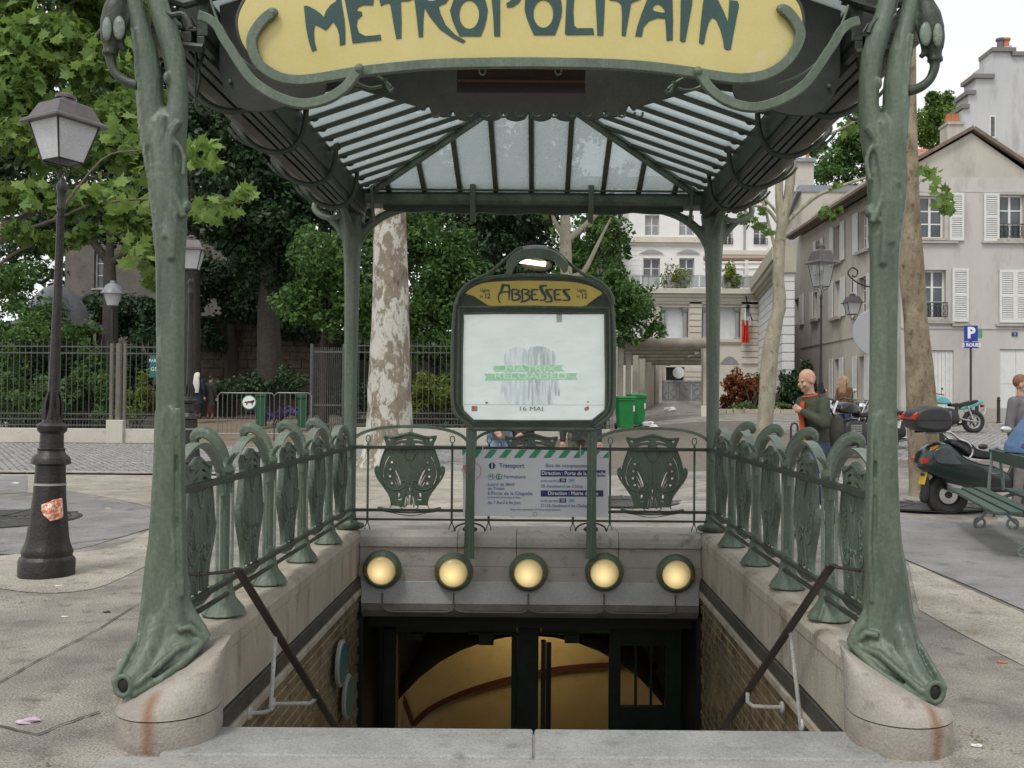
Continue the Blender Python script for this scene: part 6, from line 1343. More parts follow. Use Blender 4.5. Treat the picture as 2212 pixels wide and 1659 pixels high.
# taller house beyond
u0_, u1_ = uend+.01, SW(1688,600)[0]
t = thing('zinc_roofed_house', 'taller cream house with a zinc roof edge beyond the long shuttered front', 'house', (XS, 31+u0_, 0), rz=pi/2); L_ = u1_-u0_
za, zb_ = SW(1738,408)[1], SW(1700,478)[1]
hol = []
for (xa,xb,y0,y1) in ((1716,1728,645,700),): 
    a = SW(xb,670)[0]-u0_; b = SW(xa,670)[0]-u0_; hol.append((a,b,SW(1722,700)[1],SW(1722,645)[1]))
wall_cells(t, (0,L_), (0,zb_-.5), hol, -.4, 0, CREAM2)
for h in hol: MB().box((h[0],-.3,h[2]),(h[1],-.25,h[3])).build('window', PANE, t); shutter(t, h[0]-.7, h[0]-.05, h[2]-.1, h[3]+.1, d=.05); shutter(t, h[1]+.05, h[1]+1.2, h[2]-.1, h[3]+.1, d=.05)
mb = MB(); mb.prism([V((0,0,zb_-.5)), V((L_,0,zb_-.5)), V((L_,0,zb_-.45)), V((.2,0,za)), V((0,0,za))], (0,-.4,0)); fix(mb.build('upper_wall', CREAM, t))
mb = MB(); mb.box((0,-9,0),(.3,-.4,za)); mb.build('gable_wall', CREAM, t)
mb = MB(); mb.beam((-.05,-4.5,za+.12),(.5,-4.5,za+.12),9.2,.3); mb.beam((-.0,.05,za+.05),(L_,.05,zb_-.4),.25,.12); mb.build('zinc_edge', ZINC, t)
# wall lantern on the street facade
p = PXp(1862, 620, XS-.02); pz = PXp(1862, 697, XS-.3).z
t = thing('wall_lantern', 'lantern hanging from a scrolled bracket on the long house front', 'lamp', (XS-.75, p.y-1.2, pz+.25))
mb = MB(); q = catm([(.75,.95),(.4,1.0),(.1,1.15),(-.15,1.4),(-.02,1.62),(.18,1.5),(.1,1.3),(-.02,1.35)], 4); mb.tube([V((x,0,z)) for x, z in q], .025, 6); mb.tube([V((0,0,.78)), V((0,0,1.2))], .02, 6); mb.tube([V((.75,0,.5)), V((.75,0,1.2))], .03, 6); mb.build('bracket', BLACKIRON, t, smooth=True); lantern(t, 0, .95, True)
# ---- school front at the end of the lane
Y = 48.0; c = P(1300,900,Y); zg0 = gh(c.x+4, Y) ; t = thing('school_building', 'cream stone building with columned white panels behind the pergola and the flag', 'building', (c.x, Y, zg0)); ox, oz = c.x, zg0
def s4(x0,x1,y0,y1): a = U_(x0,y1,Y,ox,oz); b = U_(x1,y0,Y,ox,oz); return (a[0], b[0], a[1], b[1])
W_ = U_(1640,700,Y,ox,oz)[0]; zc_ = U_(1500,650,Y,ox,oz)[1]
h1, h2, h0 = s4(1426,1487,664,733), s4(1516,1600,664,733), s4(1336,1398,664,733); dh = s4(1438,1478,785,905); dh = (dh[0],dh[1],0,dh[3])
wall_cells(t, (-2, W_), (-.2, zc_), [h0, h1, h2, dh], 0, .4, ASHLAR)
for h in (h0, h1, h2):
    MB().box((h[0],.25,h[2]),(h[1],.3,h[3])).build('white_panel', mat('white_blind', (.66,.68,.70), (.60,.62,.64), 3, .6) if 'white_blind' not in bpy.data.materials else bpy.data.materials['white_blind'], t)
    for x in (h[0]+.14, h[1]-.14): MB().lathe([(.17,h[2]),(.17,h[2]+.1),(.11,h[2]+.14),(.10,h[3]-.25),(.15,h[3]-.2),(.19,h[3]-.02)], c=(x,.1,0), n=12).build('column', mat('grey_column', (.30,.30,.31)) if 'grey_column' not in bpy.data.materials else bpy.data.materials['grey_column'], t, smooth=True, ang=40)
for a, b in ((1488,1515),(1601,1640)):
    q = s4(a,b,652,786); n = 10
    for k in range(n): z0 = q[2]+(q[3]-q[2])*k/n; MB().box((q[0],-.10,z0+.02),(q[1],0,z0+(q[3]-q[2])/n-.02)).build('quoin_stone', ASHLAR, t)
for y0,y1,d in ((626,634,.45),(634,641,.30),(641,648,.2),(652,655,.1),(733,737,.12),(737,741,.06)): q = s4(1300,1640,y0,y1); MB().box((q[0]-2,-d,q[2]),(q[1],0,q[3])).build('cornice', ASHLAR, t)
q = s4(1555,1597,770,786); mb = MB(); mb.prism([V((q[0]+(q[1]-q[0])*k/10,-.02,q[2]+(q[3]-q[2])*sin(pi*k/10))) for k in range(11)], (0,-.01,0)); fix(mb.build('arch_window', PANE_C, t))
MB().box((dh[0],.3,dh[2]),(dh[1],.33,dh[3])).build('door_shade', DBLK, t); q = s4(1436,1518,784,793); MB().box((q[0],-.05,q[2]),(q[1],0,q[3])).build('lintel', ASHLAR, t)
q = s4(1478,1518,793,826); n = 3
for k in range(n): z0 = q[2]+(q[3]-q[2])*k/n; MB().box((q[0],-.14,z0+.02),(q[1],0,z0+(q[3]-q[2])/n-.01)).build('quoin_stone', ASHLAR, t)
MB().box((-2,.4,0),(W_+3,6,zc_)).build('body', ASHLAR, t)
zt_ = zc_; q = s4(1300,1636,596,622)
for z in (q[3], q[2]+.1): MB().box((q[0],-.1,z-.03),(q[1],-.06,z)).build('balcony_rail', mat('grey_metal', (.25,.26,.27), rough=.4) if 'grey_metal' not in bpy.data.materials else bpy.data.materials['grey_metal'], t)
for x in (1388,1400,1432,1467,1488,1494,1546,1552,1562,1588,1592,1620,1636,1350,1320): u = U_(x,600,Y,ox,oz)[0]; MB().tube([V((u,-.08,q[2])), V((u,-.08,q[3]))], .025, 6).build('rail_post', bpy.data.materials['grey_metal'], t)
gp = glassmat('balcony_mesh', clear=.6, dirt=(.4,.4,.4))
for k in range(8): u = q[0] + (q[1]-q[0])*k/8; MB().box((u+.03,-.075,q[2]+.1),(u+(q[1]-q[0])/8-.03,-.07,q[3]-.05)).build('guard_panel', gp, t)
for px, w_, h_, m_, lab in ((1448,34,36,LEAF_Y,'yellow green terrace bush above the columned front, left of the rear post'),(1572,18,28,LEAF_Y,'small terrace bush just right of the rear canopy post'),(1640,18,22,LEAF_R,'dry brown terrace plant above the flag')):
    p = P(px, 585, 48.6); tt = thing('terrace_plant', lab, 'plant', (p.x, 48.15, zg0+zc_+.50), 'bushes on the terrace'); k = 48.6/FL
    leaf_cloud('foliage', [(0,0,h_*k*.8,w_*k,.5,h_*k),(w_*k*.4,0,h_*k*.4,w_*k*.6,.4,h_*k*.5)], 1300, .15, m_, tt, seed=int(px))
    MB().lathe([(.2,0),(.28,.4),(.3,.42)], n=12).build('pot', STONE, tt)
# flag
p = P(1612, 655, 47.6); t = thing('french_flag', 'furled blue, white and red flag hanging from the cream stone front', 'flag', tuple(p))
MB().tube([V((-.02,0,.35)), V((.14,.1,-.3)), V((.38,.35,-.85))], .035, 6).build('staff', BLK, t)
def clothst(x0, x1, z0, z1, sk, m, nm):
    mb = MB(); n = 8; rings = []
    for j in range(5):
        zz = z0 + (z1-z0)*j/4; rings.append([V((x0 + sk*j/4 + (x1-x0)*k/n*(.7+.3*j/4), -.12 + .10*sin(k*2.1+j*.6), zz)) for k in range(n+1)])
    for j in range(4):
        for k in range(n): mb.quad(rings[j][k], rings[j][k+1], rings[j+1][k+1], rings[j+1][k])
    mb.build(nm, m, t, smooth=True)
FS = 47.6/FL
clothst(-.02,.18,-.1,-.65,.0, mat('flag_blue', (.01,.012,.05)), 'blue_band'); clothst(-.12,.22,-.25,-1.1,.02, mat('flag_white', (.7,.7,.72)), 'white_band'); clothst(-.22,.16,-.85,-1.95,-.02, mat('flag_red', (.65,.05,.02)), 'red_band')
# side wing with horizontal grooves
A0, B0 = V((P(1637,800,48).x, 48, 0)), V((P(1690,800,37.5).x, 37.5, 0)); L_ = (A0-B0).length; ang = math.atan2((A0-B0).y, (A0-B0).x)
t = thing('school_wing', 'grooved white stone side wall with a heavy cornice beside the flag', 'wall', tuple(B0), rz=ang); zt_ = P(1632,650,48).z
n = 17
for k in range(n):
    z0 = .6 + (zt_-.6)*k/n; MB().box((0,-.45,z0+.018),(L_,0,z0+(zt_-.6)/n-.018)).build('stone_course', mat('white_ashlar', (.62,.62,.61), (.68,.68,.67), 1.5, .85) if 'white_ashlar' not in bpy.data.materials else bpy.data.materials['white_ashlar'], t)
MB().box((.02,-.43,0),(L_,-.02,zt_)).build('core', STONE, t)
for k, (d, h) in enumerate(((.08,.14),(.2,.14),(.34,.22),(.42,.5))): z0 = zt_ + sum((.14,.14,.22,.5)[:k]); MB().box((-.1,-.5,z0),(L_,d,z0+h)).build('cornice', mat('ochre_grey_stone', (.40,.37,.29), (.46,.43,.35), 2, .9) if 'ochre_grey_stone' not in bpy.data.materials else bpy.data.materials['ochre_grey_stone'], t)
# set-back white apartment house
Y = 57.0; c = P(1357,700,Y); t = thing('apartment_house', 'white apartment house with arched panels above the terrace, seen between sign and rear post', 'building', (c.x, Y, 1.0)); ox, oz = c.x, 1.0
xm = U_(1556,600,Y,ox,oz)[0]; W_ = U_(1700,600,Y,ox,oz)[0]; zt_ = U_(1450,300,Y,ox,oz)[1]
hs_ = [s4(1393,1424,465,508), s4(1467,1499,465,508), s4(1389,1426,558,600), s4(1467,1500,558,600), s4(1564,1583,478,528), s4(1628,1658,480,528), s4(1393,1424,380,430), s4(1467,1499,380,430), s4(1564,1584,400,440), s4(1628,1658,400,440)]
wall_cells(t, (0, xm), (0, zt_), hs_, 0, .4, WHITEW); wall_cells(t, (xm+.01, W_), (0, U_(1600,420,Y,ox,oz)[1]+1.4), hs_, .1, .5, WHITEW, 'wing_wall')
for i, h in enumerate(hs_): window(t, *h, dd=.2, rows=2, glass=PANE_C if i < 2 or i > 5 else PANE, sill=False)
for x0,x1,y0,y1,d in ((1357,1556,514,524,.25),(1357,1556,524,530,.12),(1558,1700,543,551,.25),(1558,1700,551,556,.1),(1357,1556,440,446,.05)): q = s4(x0,x1,y0,y1); MB().box((q[0],-d,q[2]),(q[1],0,q[3])).build('cornice', ASHLAR, t)
for x0,x1 in ((1381,1434),(1460,1513)):
    q = s4(x0,x1,540,548); mb = MB(); mb.prism([V((q[0],-.04,q[2]))] + [V((q[0]+(q[1]-q[0])*k/12,-.04,q[2]+(q[3]-q[2])*sin(pi*k/12))) for k in range(1,12)] + [V((q[1],-.04,q[2]))], (0,-.03,0)); fix(mb.build('lunette', bpy.data.materials['grey_column'], t))
    q = s4(x0-6,x1+5,529,537); MB().box((q[0],-.05,q[2]+.12),(q[1],-.01,q[3])).build('panel_trim', WHITEW, t)
for k in range(6): q = s4(1357,1388,531+k*11,541+k*11); MB().box((q[0],-.03,q[2]),(q[1],0,q[3])).build('quoin_stone', WHITEW, t)
MB().box((0,.5,0),(W_,5,zt_-1)).build('body', WHITEW, t)
for w_ in hs_[4:6]: iron_guard(t, w_[0], w_[1], w_[2], .35)
u = U_(1608,500,Y,ox,oz)[0]; MB().tube([V((u,-.05,2)), V((u,-.05,zt_-4))], .06, 8).build('drainpipe', bpy.data.materials['grey_column'], t)
# terrace pergola of white beams
Yp = 50.0; p0 = P(1566,600,Yp); t = thing('terrace_pergola', 'white slatted pergola on the terrace right of the rear canopy post', 'pergola', (p0.x, Yp, zg0+zc_)); 
for k, y in enumerate((558,568,580,598)): a, b = P(1520,y,Yp), P(1668,y,Yp); MB().tube([V((a.x-p0.x, k*.0, a.z-t.location.z)), V((b.x-p0.x, 0, b.z-t.location.z))], .10 if k else .14, 8).build('beam', WHITEW if k else mat('brown_pole', (.35,.25,.18)), t, smooth=True)
for x in (1612,1580,1650): a = P(x,600,Yp); MB().box((a.x-p0.x-.09,-.1,0),(a.x-p0.x+.09,.1,P(x,556,Yp).z-t.location.z)).build('post', WHITEW, t)
# beige block above, balcony block on the left
Y = 64.0; c = P(1690,600,Y); a = P(1630,343,Y); b = P(1758,343,Y); t = thing('beige_house', 'flat topped beige house above the forked young tree', 'house', (a.x, Y, 2)); zt_ = a.z-2; W_ = b.x-a.x
MB().box((0,0,0),(W_,8,zt_)).build('wall', CREAM, t); MB().box((-.1,-.2,zt_-.2),(W_+.1,8,zt_+.05)).build('zinc_edge', ZINC, t); z_ = P(1690,405,Y).z-2; MB().box((0,-.25,z_-.3),(W_,0,z_)).build('cornice', ASHLAR, t)
for x in (1645,1720): u = P(x,375,Y).x-a.x; MB().box((u-.6,-.02,zt_-3.2),(u+.6,.0,zt_-1.4)).build('blind_window', CREAM2, t)
for x in (1745,1752): u = P(x,330,Y).x-a.x; MB().lathe([(.18,zt_),(.15,zt_+.8)], c=(u,1,0), n=8).build('chimney_pot', TERRA if x == 1752 else WHITEW, t)
Y = 60.0; a = P(1290,600,Y); b = P(1358,600,Y); t = thing('balcony_block', 'white and brown balcony block half hidden by leaves above the sign', 'building', (a.x, Y, 1)); W_ = b.x-a.x; z0 = 0
BR = mat('brown_facing', (.24,.20,.16), (.30,.25,.2), 3, .9); MB().box((0,1.2,0),(W_,6,P(1320,420,Y).z-1)).build('wall', BR, t)
for y0,y1 in ((440,455),(480,492),(510,520),(546,556),(590,600)): za_ = P(1320,y1,Y).z-1; zb2 = P(1320,y0,Y).z-1; MB().box((0,-.1,za_),(W_,1.2,zb2)).build('balcony_slab', WHITEW, t)
for x in (1300,1328,1350): u = P(x,500,Y).x-a.x; MB().box((u-.2,0,0),(u+.2,1.2,P(1320,420,Y).z-1.1)).build('pillar', WHITEW if x != 1300 else BR, t)
# old stone building behind the park
Y = 50.0; a = P(135,900,Y); b = P(490,900,Y); t = thing('old_stone_building', 'dim grey stone building behind the park trees on the left', 'building', (a.x, Y, 0)); zt_ = P(300,430,Y).z; W_ = b.x-a.x
OS = mat('dark_grey_stone', (.10,.09,.078), (.155,.14,.12), 1.2, .95, c3=(.065,.06,.05), s3=3, a3=.3, bump=.5, bscale=6); hs_ = [(1.5,2.6,7,9),(4.5,5.6,7,9)]  # stone colour darkened all over
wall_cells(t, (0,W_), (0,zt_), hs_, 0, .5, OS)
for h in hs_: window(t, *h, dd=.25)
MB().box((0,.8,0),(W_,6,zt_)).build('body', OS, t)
zz = P(300,655,Y-6).z
for k in range(7):
    for j in range(12 if k < 6 else 0):
        pass
Y = 45.0; a = P(430,900,Y); b = P(700,900,Y); t = thing('retaining_wall', 'brown rubble retaining wall in the shade behind the park hedge', 'wall', (a.x, Y, 0)); zt_ = P(560,690,Y).z; W_ = b.x-a.x
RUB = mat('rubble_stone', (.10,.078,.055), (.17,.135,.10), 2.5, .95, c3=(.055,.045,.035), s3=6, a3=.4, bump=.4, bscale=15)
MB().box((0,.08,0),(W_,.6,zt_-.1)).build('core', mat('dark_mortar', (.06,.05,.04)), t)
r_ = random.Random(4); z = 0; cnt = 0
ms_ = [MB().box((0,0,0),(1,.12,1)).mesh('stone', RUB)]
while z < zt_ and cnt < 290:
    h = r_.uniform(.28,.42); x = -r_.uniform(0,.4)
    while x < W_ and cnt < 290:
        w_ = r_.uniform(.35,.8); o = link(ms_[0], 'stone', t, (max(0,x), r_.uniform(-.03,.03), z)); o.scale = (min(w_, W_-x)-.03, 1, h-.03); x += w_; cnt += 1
    z += h
# domed garden pavilion
Y = 40.0; c = P(122,700,Y); t = thing('garden_pavilion', 'garden pavilion with a grey ribbed dome behind the near lamp post', 'pavilion', (c.x, Y, 0)); kk = Y/FL; ze_ = P(122,685,Y).z
prof = [(64*kk,ze_-.1),(62*kk,ze_+.15),(58*kk,ze_+22*kk),(46*kk,ze_+42*kk),(28*kk,ze_+60*kk),(8*kk,ze_+70*kk),(4*kk,ze_+76*kk)]
MB().lathe(prof, n=32, flute=.012, fk=16).build('dome', bpy.data.materials['lead_roof'], t, smooth=True, ang=60); MB().lathe([(5*kk,ze_+74*kk),(7*kk,ze_+82*kk),(3*kk,ze_+92*kk),(4*kk,ze_+98*kk),(.5*kk,ze_+140*kk)], n=10).build('finial', bpy.data.materials['lead_roof'], t, smooth=True)
MB().lathe([(88*kk,ze_-.55),(105*kk,ze_-.45),(100*kk,ze_-.35),(66*kk,ze_-.1)], n=32).build('eave', mat('eave_grey', (.10,.10,.105)), t)
for k in range(8): aa = k*pi/4+.3; MB().tube([V((85*kk*cos(aa),85*kk*sin(aa),0)), V((85*kk*cos(aa),85*kk*sin(aa),ze_-.5))], .12, 8).build('column', BLACKIRON, t)
MB().lathe([(60*kk,0),(60*kk,ze_-.5)], n=16).build('core_wall', mat('dark_timber', (.03,.028,.028)), t)
# ---- pergola, gate, bins, planter
def gz(px, Y): return gh(P(px,900,Y).x, Y)
t0 = P(1345,900,33); t = thing('stone_pergola', 'concrete pergola with round beams leading to the metal gate', 'pergola', (t0.x, 33, gz(1345,33)))
CON = mat('beige_concrete', (.38,.34,.28), (.45,.41,.35), 2, .9, c3=(.28,.25,.20), s3=4, a3=.3); rp_ = lambda p: V(p) - V(t.location)
posts = [(1334,1346,32,718),(1352,1363,34,722),(1367,1378,36,728),(1381,1392,38,735),(1415,1423,42,785),(1424,1430,44,785),(1431,1436,45.5,785)]
for x0,x1,Yp,yt in posts:
    a, b = P(x0,800,Yp), P(x1,800,Yp); z0 = gh(a.x,Yp); zt_ = P(x0,yt,Yp).z; MB().box(tuple(rp_((a.x,Yp-.12,z0-.2))), tuple(rp_((b.x,Yp+.12,zt_)))).build('post', CON, t, bevel=.01)
a, b = P(1392,860,38.5), P(1414,860,42); mb = MB(); za_, zb2 = P(1392,762,38.5).z, P(1414,780,42).z; mb.prism([rp_(v) for v in (V((a.x,38.5,gh(a.x,38.5)-.3)), V((b.x,42,gh(b.x,42)-.3)), V((b.x,42,zb2)), V((a.x,38.5,za_)))], (-.25,0,0)); fix(mb.build('side_wall', CON, t))
for k, (Yp, y) in enumerate(((32,741),(33.6,749),(35.2,757),(37,765),(39,773),(41,780))):
    a, b = P(1396,y,Yp), P(1526,y,Yp); MB().tube([rp_(P(1340,y,Yp)), rp_(b)], .17, 12).build('beam', mat('mossy_concrete', (.24,.21,.175), (.33,.29,.24), 3, .9, c3=(.15,.13,.10), s3=7, a3=.3) if k == 0 else bpy.data.materials['mossy_concrete'], t, smooth=True)
a, b = P(1518,800,32.6), P(1532,800,32.6); z0 = gh(a.x,32.6); MB().box(tuple(rp_((a.x,32.5,z0-.2))), tuple(rp_((b.x,32.9,P(1520,748,32.6).z)))).build('pier', CON, t, bevel=.01); z1 = P(1518,876,32.5).z; a = P(1515,800,32.4); MB().box(tuple(rp_((a.x,32.4,z0-.2))), tuple(rp_((b.x+.04,32.46,z1)))).build('pier_base', ASHLAR, t)
a, b = P(1518,745,33), P(1518,745,46); MB().beam(rp_((a.x+.1,33,P(1518,752,33).z)), rp_((a.x+.4,45,P(1500,785,45).z)), .2, .25).build('side_beam', CON, t)
Yg = 44.0; a, b = P(1419,860,Yg), P(1518,860,Yg); z0 = gh(a.x,Yg); z1 = P(1460,823,Yg).z; t = thing('sheet_metal_gate', 'grey sheet metal gate closing the lane under the pergola', 'gate', (a.x, Yg, z0)); W_ = b.x-a.x; H_ = z1-z0
GM = mat('grey_gate_metal', (.22,.22,.225), (.30,.30,.305), 2.5, .6, c3=(.17,.17,.17), s3=6, a3=.3)
for k in range(4): MB().box((W_*k/4+.01,0,.05),(W_*(k+1)/4-.01,.04,H_)).build('gate_panel', GM, t)
for k in range(4):
    mb = MB(); u0, u1 = W_*k/4+.06, W_*(k+1)/4-.06; mb.beam((u0,-.015,.1),(u1,-.015,H_*.5),.02,.05); mb.beam((u1,-.018,.1),(u0,-.018,H_*.5),.02,.05); mb.beam((u0,-.015,H_*.5),(u1,-.015,H_-.05),.02,.05); mb.beam((u1,-.018,H_*.5),(u0,-.018,H_-.05),.02,.05); mb.build('cross_brace', GM, t)
MB().box((0,-.03,H_-.05),(W_,.05,H_+.03)).build('top_rail', GM, t)
p = P(1539-75,797,43.5); 
t = thing('round_mirror', 'white round disc on the wall above the metal gate', 'disc', tuple(P(1541-12*0-0-0-0-0-0-0-0-0-0-0-0-0-75,805,43.5))); MB().lathe([(.26,0),(.26,.04)], n=24, axis='Y').build('disc', FRAMEW, t)
for i, (x0,x1,y0,y1,Yb,lab) in enumerate(((1330,1370,856,925,30.0,'green wheeled bin nearest the station sign'),(1356,1393,851,921,30.7,'green wheeled bin standing behind the first one'))):
    a, b = P(x0,y1,Yb), P(x1,y0,Yb); z0 = gh((a.x+b.x)/2, Yb); t = thing('wheeled_bin', lab, 'bin', ((a.x+b.x)/2, Yb, z0), 'green wheeled bins', rz=.12); hw2 = (b.x-a.x)/2; H_ = b.z-z0
    rg = lambda w_, d_, z: [V((-w_,-d_,z)), V((w_,-d_,z)), V((w_,d_,z)), V((-w_,d_,z))]
    mb = MB(); mb.ring_loft([rg(hw2*.72,.26,.06), rg(hw2*.78,.28,.3), rg(hw2*.9,.34,H_-.14), rg(hw2*.97,.37,H_-.13), rg(hw2*.97,.37,H_-.07)]); fix(mb.build('body', GBIN, t, bevel=.015))
    mb = MB(); mb.ring_loft([rg(hw2,.39,H_-.065), rg(hw2*1.0,.39,H_-.03), rg(hw2*.85,.32,H_)]); fix(mb.build('lid', GBIN, t, bevel=.01)); MB().tube([V((-hw2*.8,.40,H_-.06)), V((hw2*.8,.40,H_-.06))], .02, 6).build('handle', GBIN, t)
    for s in (-1,1): MB().lathe([(.10,-.03),(.11,0),(.10,.03)], c=(s*hw2*.8,.28,.11), n=14, axis='X').build('wheel', BLK, t)
    MB().box((hw2*.62,-.375,H_*.55),(hw2*.8,-.365,H_*.72)).build('white_sticker', FRAMEW, t)
for (x,y,s_,lab) in ((1447,890,.16,'white crumpled bag in front of the metal gate'),(1400,921,.13,'white litter bag beside the second bin'),(1413,925,.09,'torn white paper on the ground right of the bins')):
    p = G(x,y); o = MB().ball((0,0,s_*.5), (s_*1.5,s_,s_*.6), 10, 6).build('litter_bag', FRAMEW, None, loc=tuple(p)); 
    for v in o.data.vertices: v.co *= 1 + random.uniform(-.25,.25)
    tag(o, lab, 'litter')
# planter
t0 = P(1645,895,34.5); t = thing('planter_wall', 'low beige planter wall under the red and green shrubs', 'planter', (t0.x, 34.5, gh(t0.x,34.5))); W_ = (P(1762,895,34.5).x - P(1530,895,34.5).x)/2; H_ = P(1645,884,34.5).z - t.location.z
for k in range(6): u0 = -W_ + 2*W_*k/6; MB().box((u0+.006,-.15,-.4),(u0+2*W_/6-.006,.15,H_)).build('wall_stone', mat('beige_planter', (.42,.36,.27), (.48,.42,.33), 2, .9) if 'beige_planter' not in bpy.data.materials else bpy.data.materials['beige_planter'], t, bevel=.01)
MB().box((-W_,.15,-.3),(W_,2.4,H_-.08)).build('soil', bpy.data.materials['park_soil'], t)
hedge('shrub', 'red brown barberry shrub in the planter, right of the rear canopy post', [(1585,825,24,28,35.5),(1605,850,26,26,35.5),(1570,860,14,18,35.5),(1625,830,14,22,35.7)], 4200, .12, LEAF_R, 71)
hedge('shrub', 'green shrub squeezed between the red shrub and the bent pale trunk', [(1630,815,18,22,36),(1640,850,16,28,36)], 1400, .13, LEAF_M, 72)
hedge('shrub', 'dark glossy shrub in the planter behind the walking man', [(1700,830,24,32,36),(1730,825,26,30,36),(1690,865,22,20,35.6),(1745,850,18,22,36),(1745,795,10,14,36.5)], 5200, .13, LEAF_D, 73)
hedge('ground_cover', 'strip of grassy ground cover along the planter edge', [(1600,880,50,5,35),(1710,880,50,5,35)], 1800, .09, LEAF_M, 74, cat='plants')
# ================================================================ STATION SIGN
YT = 8.20; c = P(1150, 1150, YT); t = thing('station_sign', 'tall green framed Abbesses sign with a poster, on two iron posts behind the stairs', 'sign', (c.x, YT, 0)); sgn = t
q = lambda p: V(p) - V((c.x, YT, 0))
def T3(l): return [(737 + a/3, 553 + b/3) for a, b in l]
def on(pts, Y=YT): return [q(P(a, b, Y)) for a, b in pts]
for px, px2 in ((1018,1013),(1279,1277)):
    mb = MB(); a, b = q(P(px,925,YT)), q(P(px2,1206,YT-.04)); 
    for d in (-.022,0,.022): mb.tube([a + V((d,-.01*(d==0),0)), a.lerp(b,.5) + V((d*.9,-.01*(d==0),0)), b + V((d*1.05,-.01*(d==0),0))], [.022,.018,.022], 10)
    mb.build('post', IRON, t, smooth=True)
    zb_ = P(px2,1150,YT).z; mb = MB()
    for s in (-1,1):
        qq = catm([(.0,zb_+.075),(.06*s,zb_+.068),(.11*s,zb_+.045),(.128*s,zb_+.02),(.125*s,zb_+.005)], 3); mb.tube([V((b.x+x,.03,z)) for x, z in qq], .008, 6)
    mb.ball((b.x,.05,zb_+.02), (.065,.03,.028), 12, 6); mb.build('base_scroll', IRON_D, t, smooth=True)
# frame: outer and inner outlines
LO = [(725,640),(722,800),(724,950),(745,1020),(800,1070),(850,1105)]
outer = T3([(850,1112),(795,1072),(745,1025),(724,960),(720,800),(722,600),(730,420),(745,300),(775,245),(830,195),(900,160),(980,140),(1080,130),(1240,124),(1400,128),(1500,136),(1590,155),(1660,190),(1720,240),(1750,300),(1765,420),(1772,600),(1772,800),(1768,950),(1750,1020),(1700,1070),(1645,1108),(1640,1124),(1240,1122),(858,1122)])
inner = T3([(858,1066),(792,1005),(782,960),(782,800),(784,600),(790,420),(793,374),(1000,370),(1240,370),(1500,372),(1708,372),(1712,600),(1716,800),(1714,960),(1710,1000),(1625,1068),(1240,1070)])
def flatxz(l, Y): return [(P(a,b,Y).x - c.x, P(a,b,Y).z) for a, b in l]
me = curve_mesh([flatxz(catm(outer,2,True), YT), flatxz(inner, YT)[::-1]], .02, .004); me.materials.append(IRON_D); o = link(me, 'frame', t); o.rotation_euler = (pi/2,0,0)
mb = MB(); mb.tube(on(catm(outer,2,True), YT-.025), .016, 8, closed=True); mb.build('frame_rim', IRON, t, smooth=True)
mb = MB(); mb.tube(on([(a,b) for a,b in inner], YT-.022), .010, 6, closed=True); mb.tube(on(T3([(760,332),(1240,328),(1740,338)]), YT-.025), .012, 6); mb.tube(on(T3([(762,345),(762,600),(750,940),(785,1010),(862,1082)]), YT-.024), .009, 6); mb.tube(on(T3([(1738,345),(1742,600),(1740,940),(1722,1012),(1640,1085)]), YT-.024), .009, 6); mb.build('frame_bead', IRON, t, smooth=True)
POSTER = mat('pale_poster', (.66,.73,.70), (.76,.81,.79), 2.2, .25, c3=(.63,.70,.67), s3=5, a3=.3, stretch=(1,1,3), grain=.02)
pp_ = [(a+(1155-a)*-.01, b) for a, b in inner]
_b = POSTER.node_tree.nodes['Principled BSDF']; POSTER.node_tree.links.new(_b.inputs['Base Color'].links[0].from_socket, _b.inputs['Emission Color']); _b.inputs['Emission Strength'].default_value = .30   # back-lit case
mb = MB(); mb.prism(on(inner, YT-.004), (0,.01,0)); po = fix(mb.build('poster', POSTER, t))
# simple printed matter on the poster: plain figures without faces, bands, words
GW = mat('poster_grey_wash', (.50,.58,.57), (.70,.76,.75), 9, .3, stretch=(3.5,1,.5), lo=.4, hi=.6, grain=0); GW2 = mat('poster_grey_dark', (.36,.43,.42), (.66,.72,.71), 12, .3, stretch=(4,1,.4), lo=.4, hi=.6, grain=0); GB = mat('poster_green_band', (.27,.50,.33), (.42,.64,.46), 12, .3, stretch=(1,1,4), grain=0)
for m_ in (GW, GW2, GB):
    b_ = m_.node_tree.nodes['Principled BSDF']; m_.node_tree.links.new(b_.inputs['Base Color'].links[0].from_socket, b_.inputs['Emission Color']); b_.inputs['Emission Strength'].default_value = .30
def flat(l, m, name, k, Y=YT-.006): 
    mb = MB(); mb.prism(on(T3(l), Y - .0012*k), (0,.001,0)); return fix(mb.build(name, m, po))
flat(catm([(1065,620),(1110,600),(1150,585),(1190,600),(1210,640),(1205,800),(1200,955),(1150,962),(1080,955),(1050,880),(1035,900),(1045,760)],4,True), GW, 'grey_wash', 1); flat(catm([(1215,610),(1255,588),(1300,586),(1350,600),(1385,630),(1400,760),(1418,900),(1385,905),(1370,958),(1300,962),(1220,960),(1208,800)],4,True), GW2, 'grey_wash', 2)
flat([(990,710),(1440,706),(1425,726),(1450,748),(1000,752),(985,735)], GB, 'green_band', 3); flat([(925,762),(1530,758),(1520,780),(1535,802),(930,808),(940,785)], GB, 'green_band', 3)
LT = emat('poster_letter', (.55,.72,.57), .3); DT = mat('poster_dark_letter', (.16,.20,.18), rough=.4)
def tx(s, px, py, h, m, par=None, sx=1.0, Y=YT-.014, align='CENTER', bold=0, orig=None):
    p = P(px, py, Y); return text_obj(s, h*Y/FL*1.38, m, par or po, tuple(V(p) - V(orig if orig is not None else (c.x, YT, 0))), align=align, sx=sx, bold=bold)
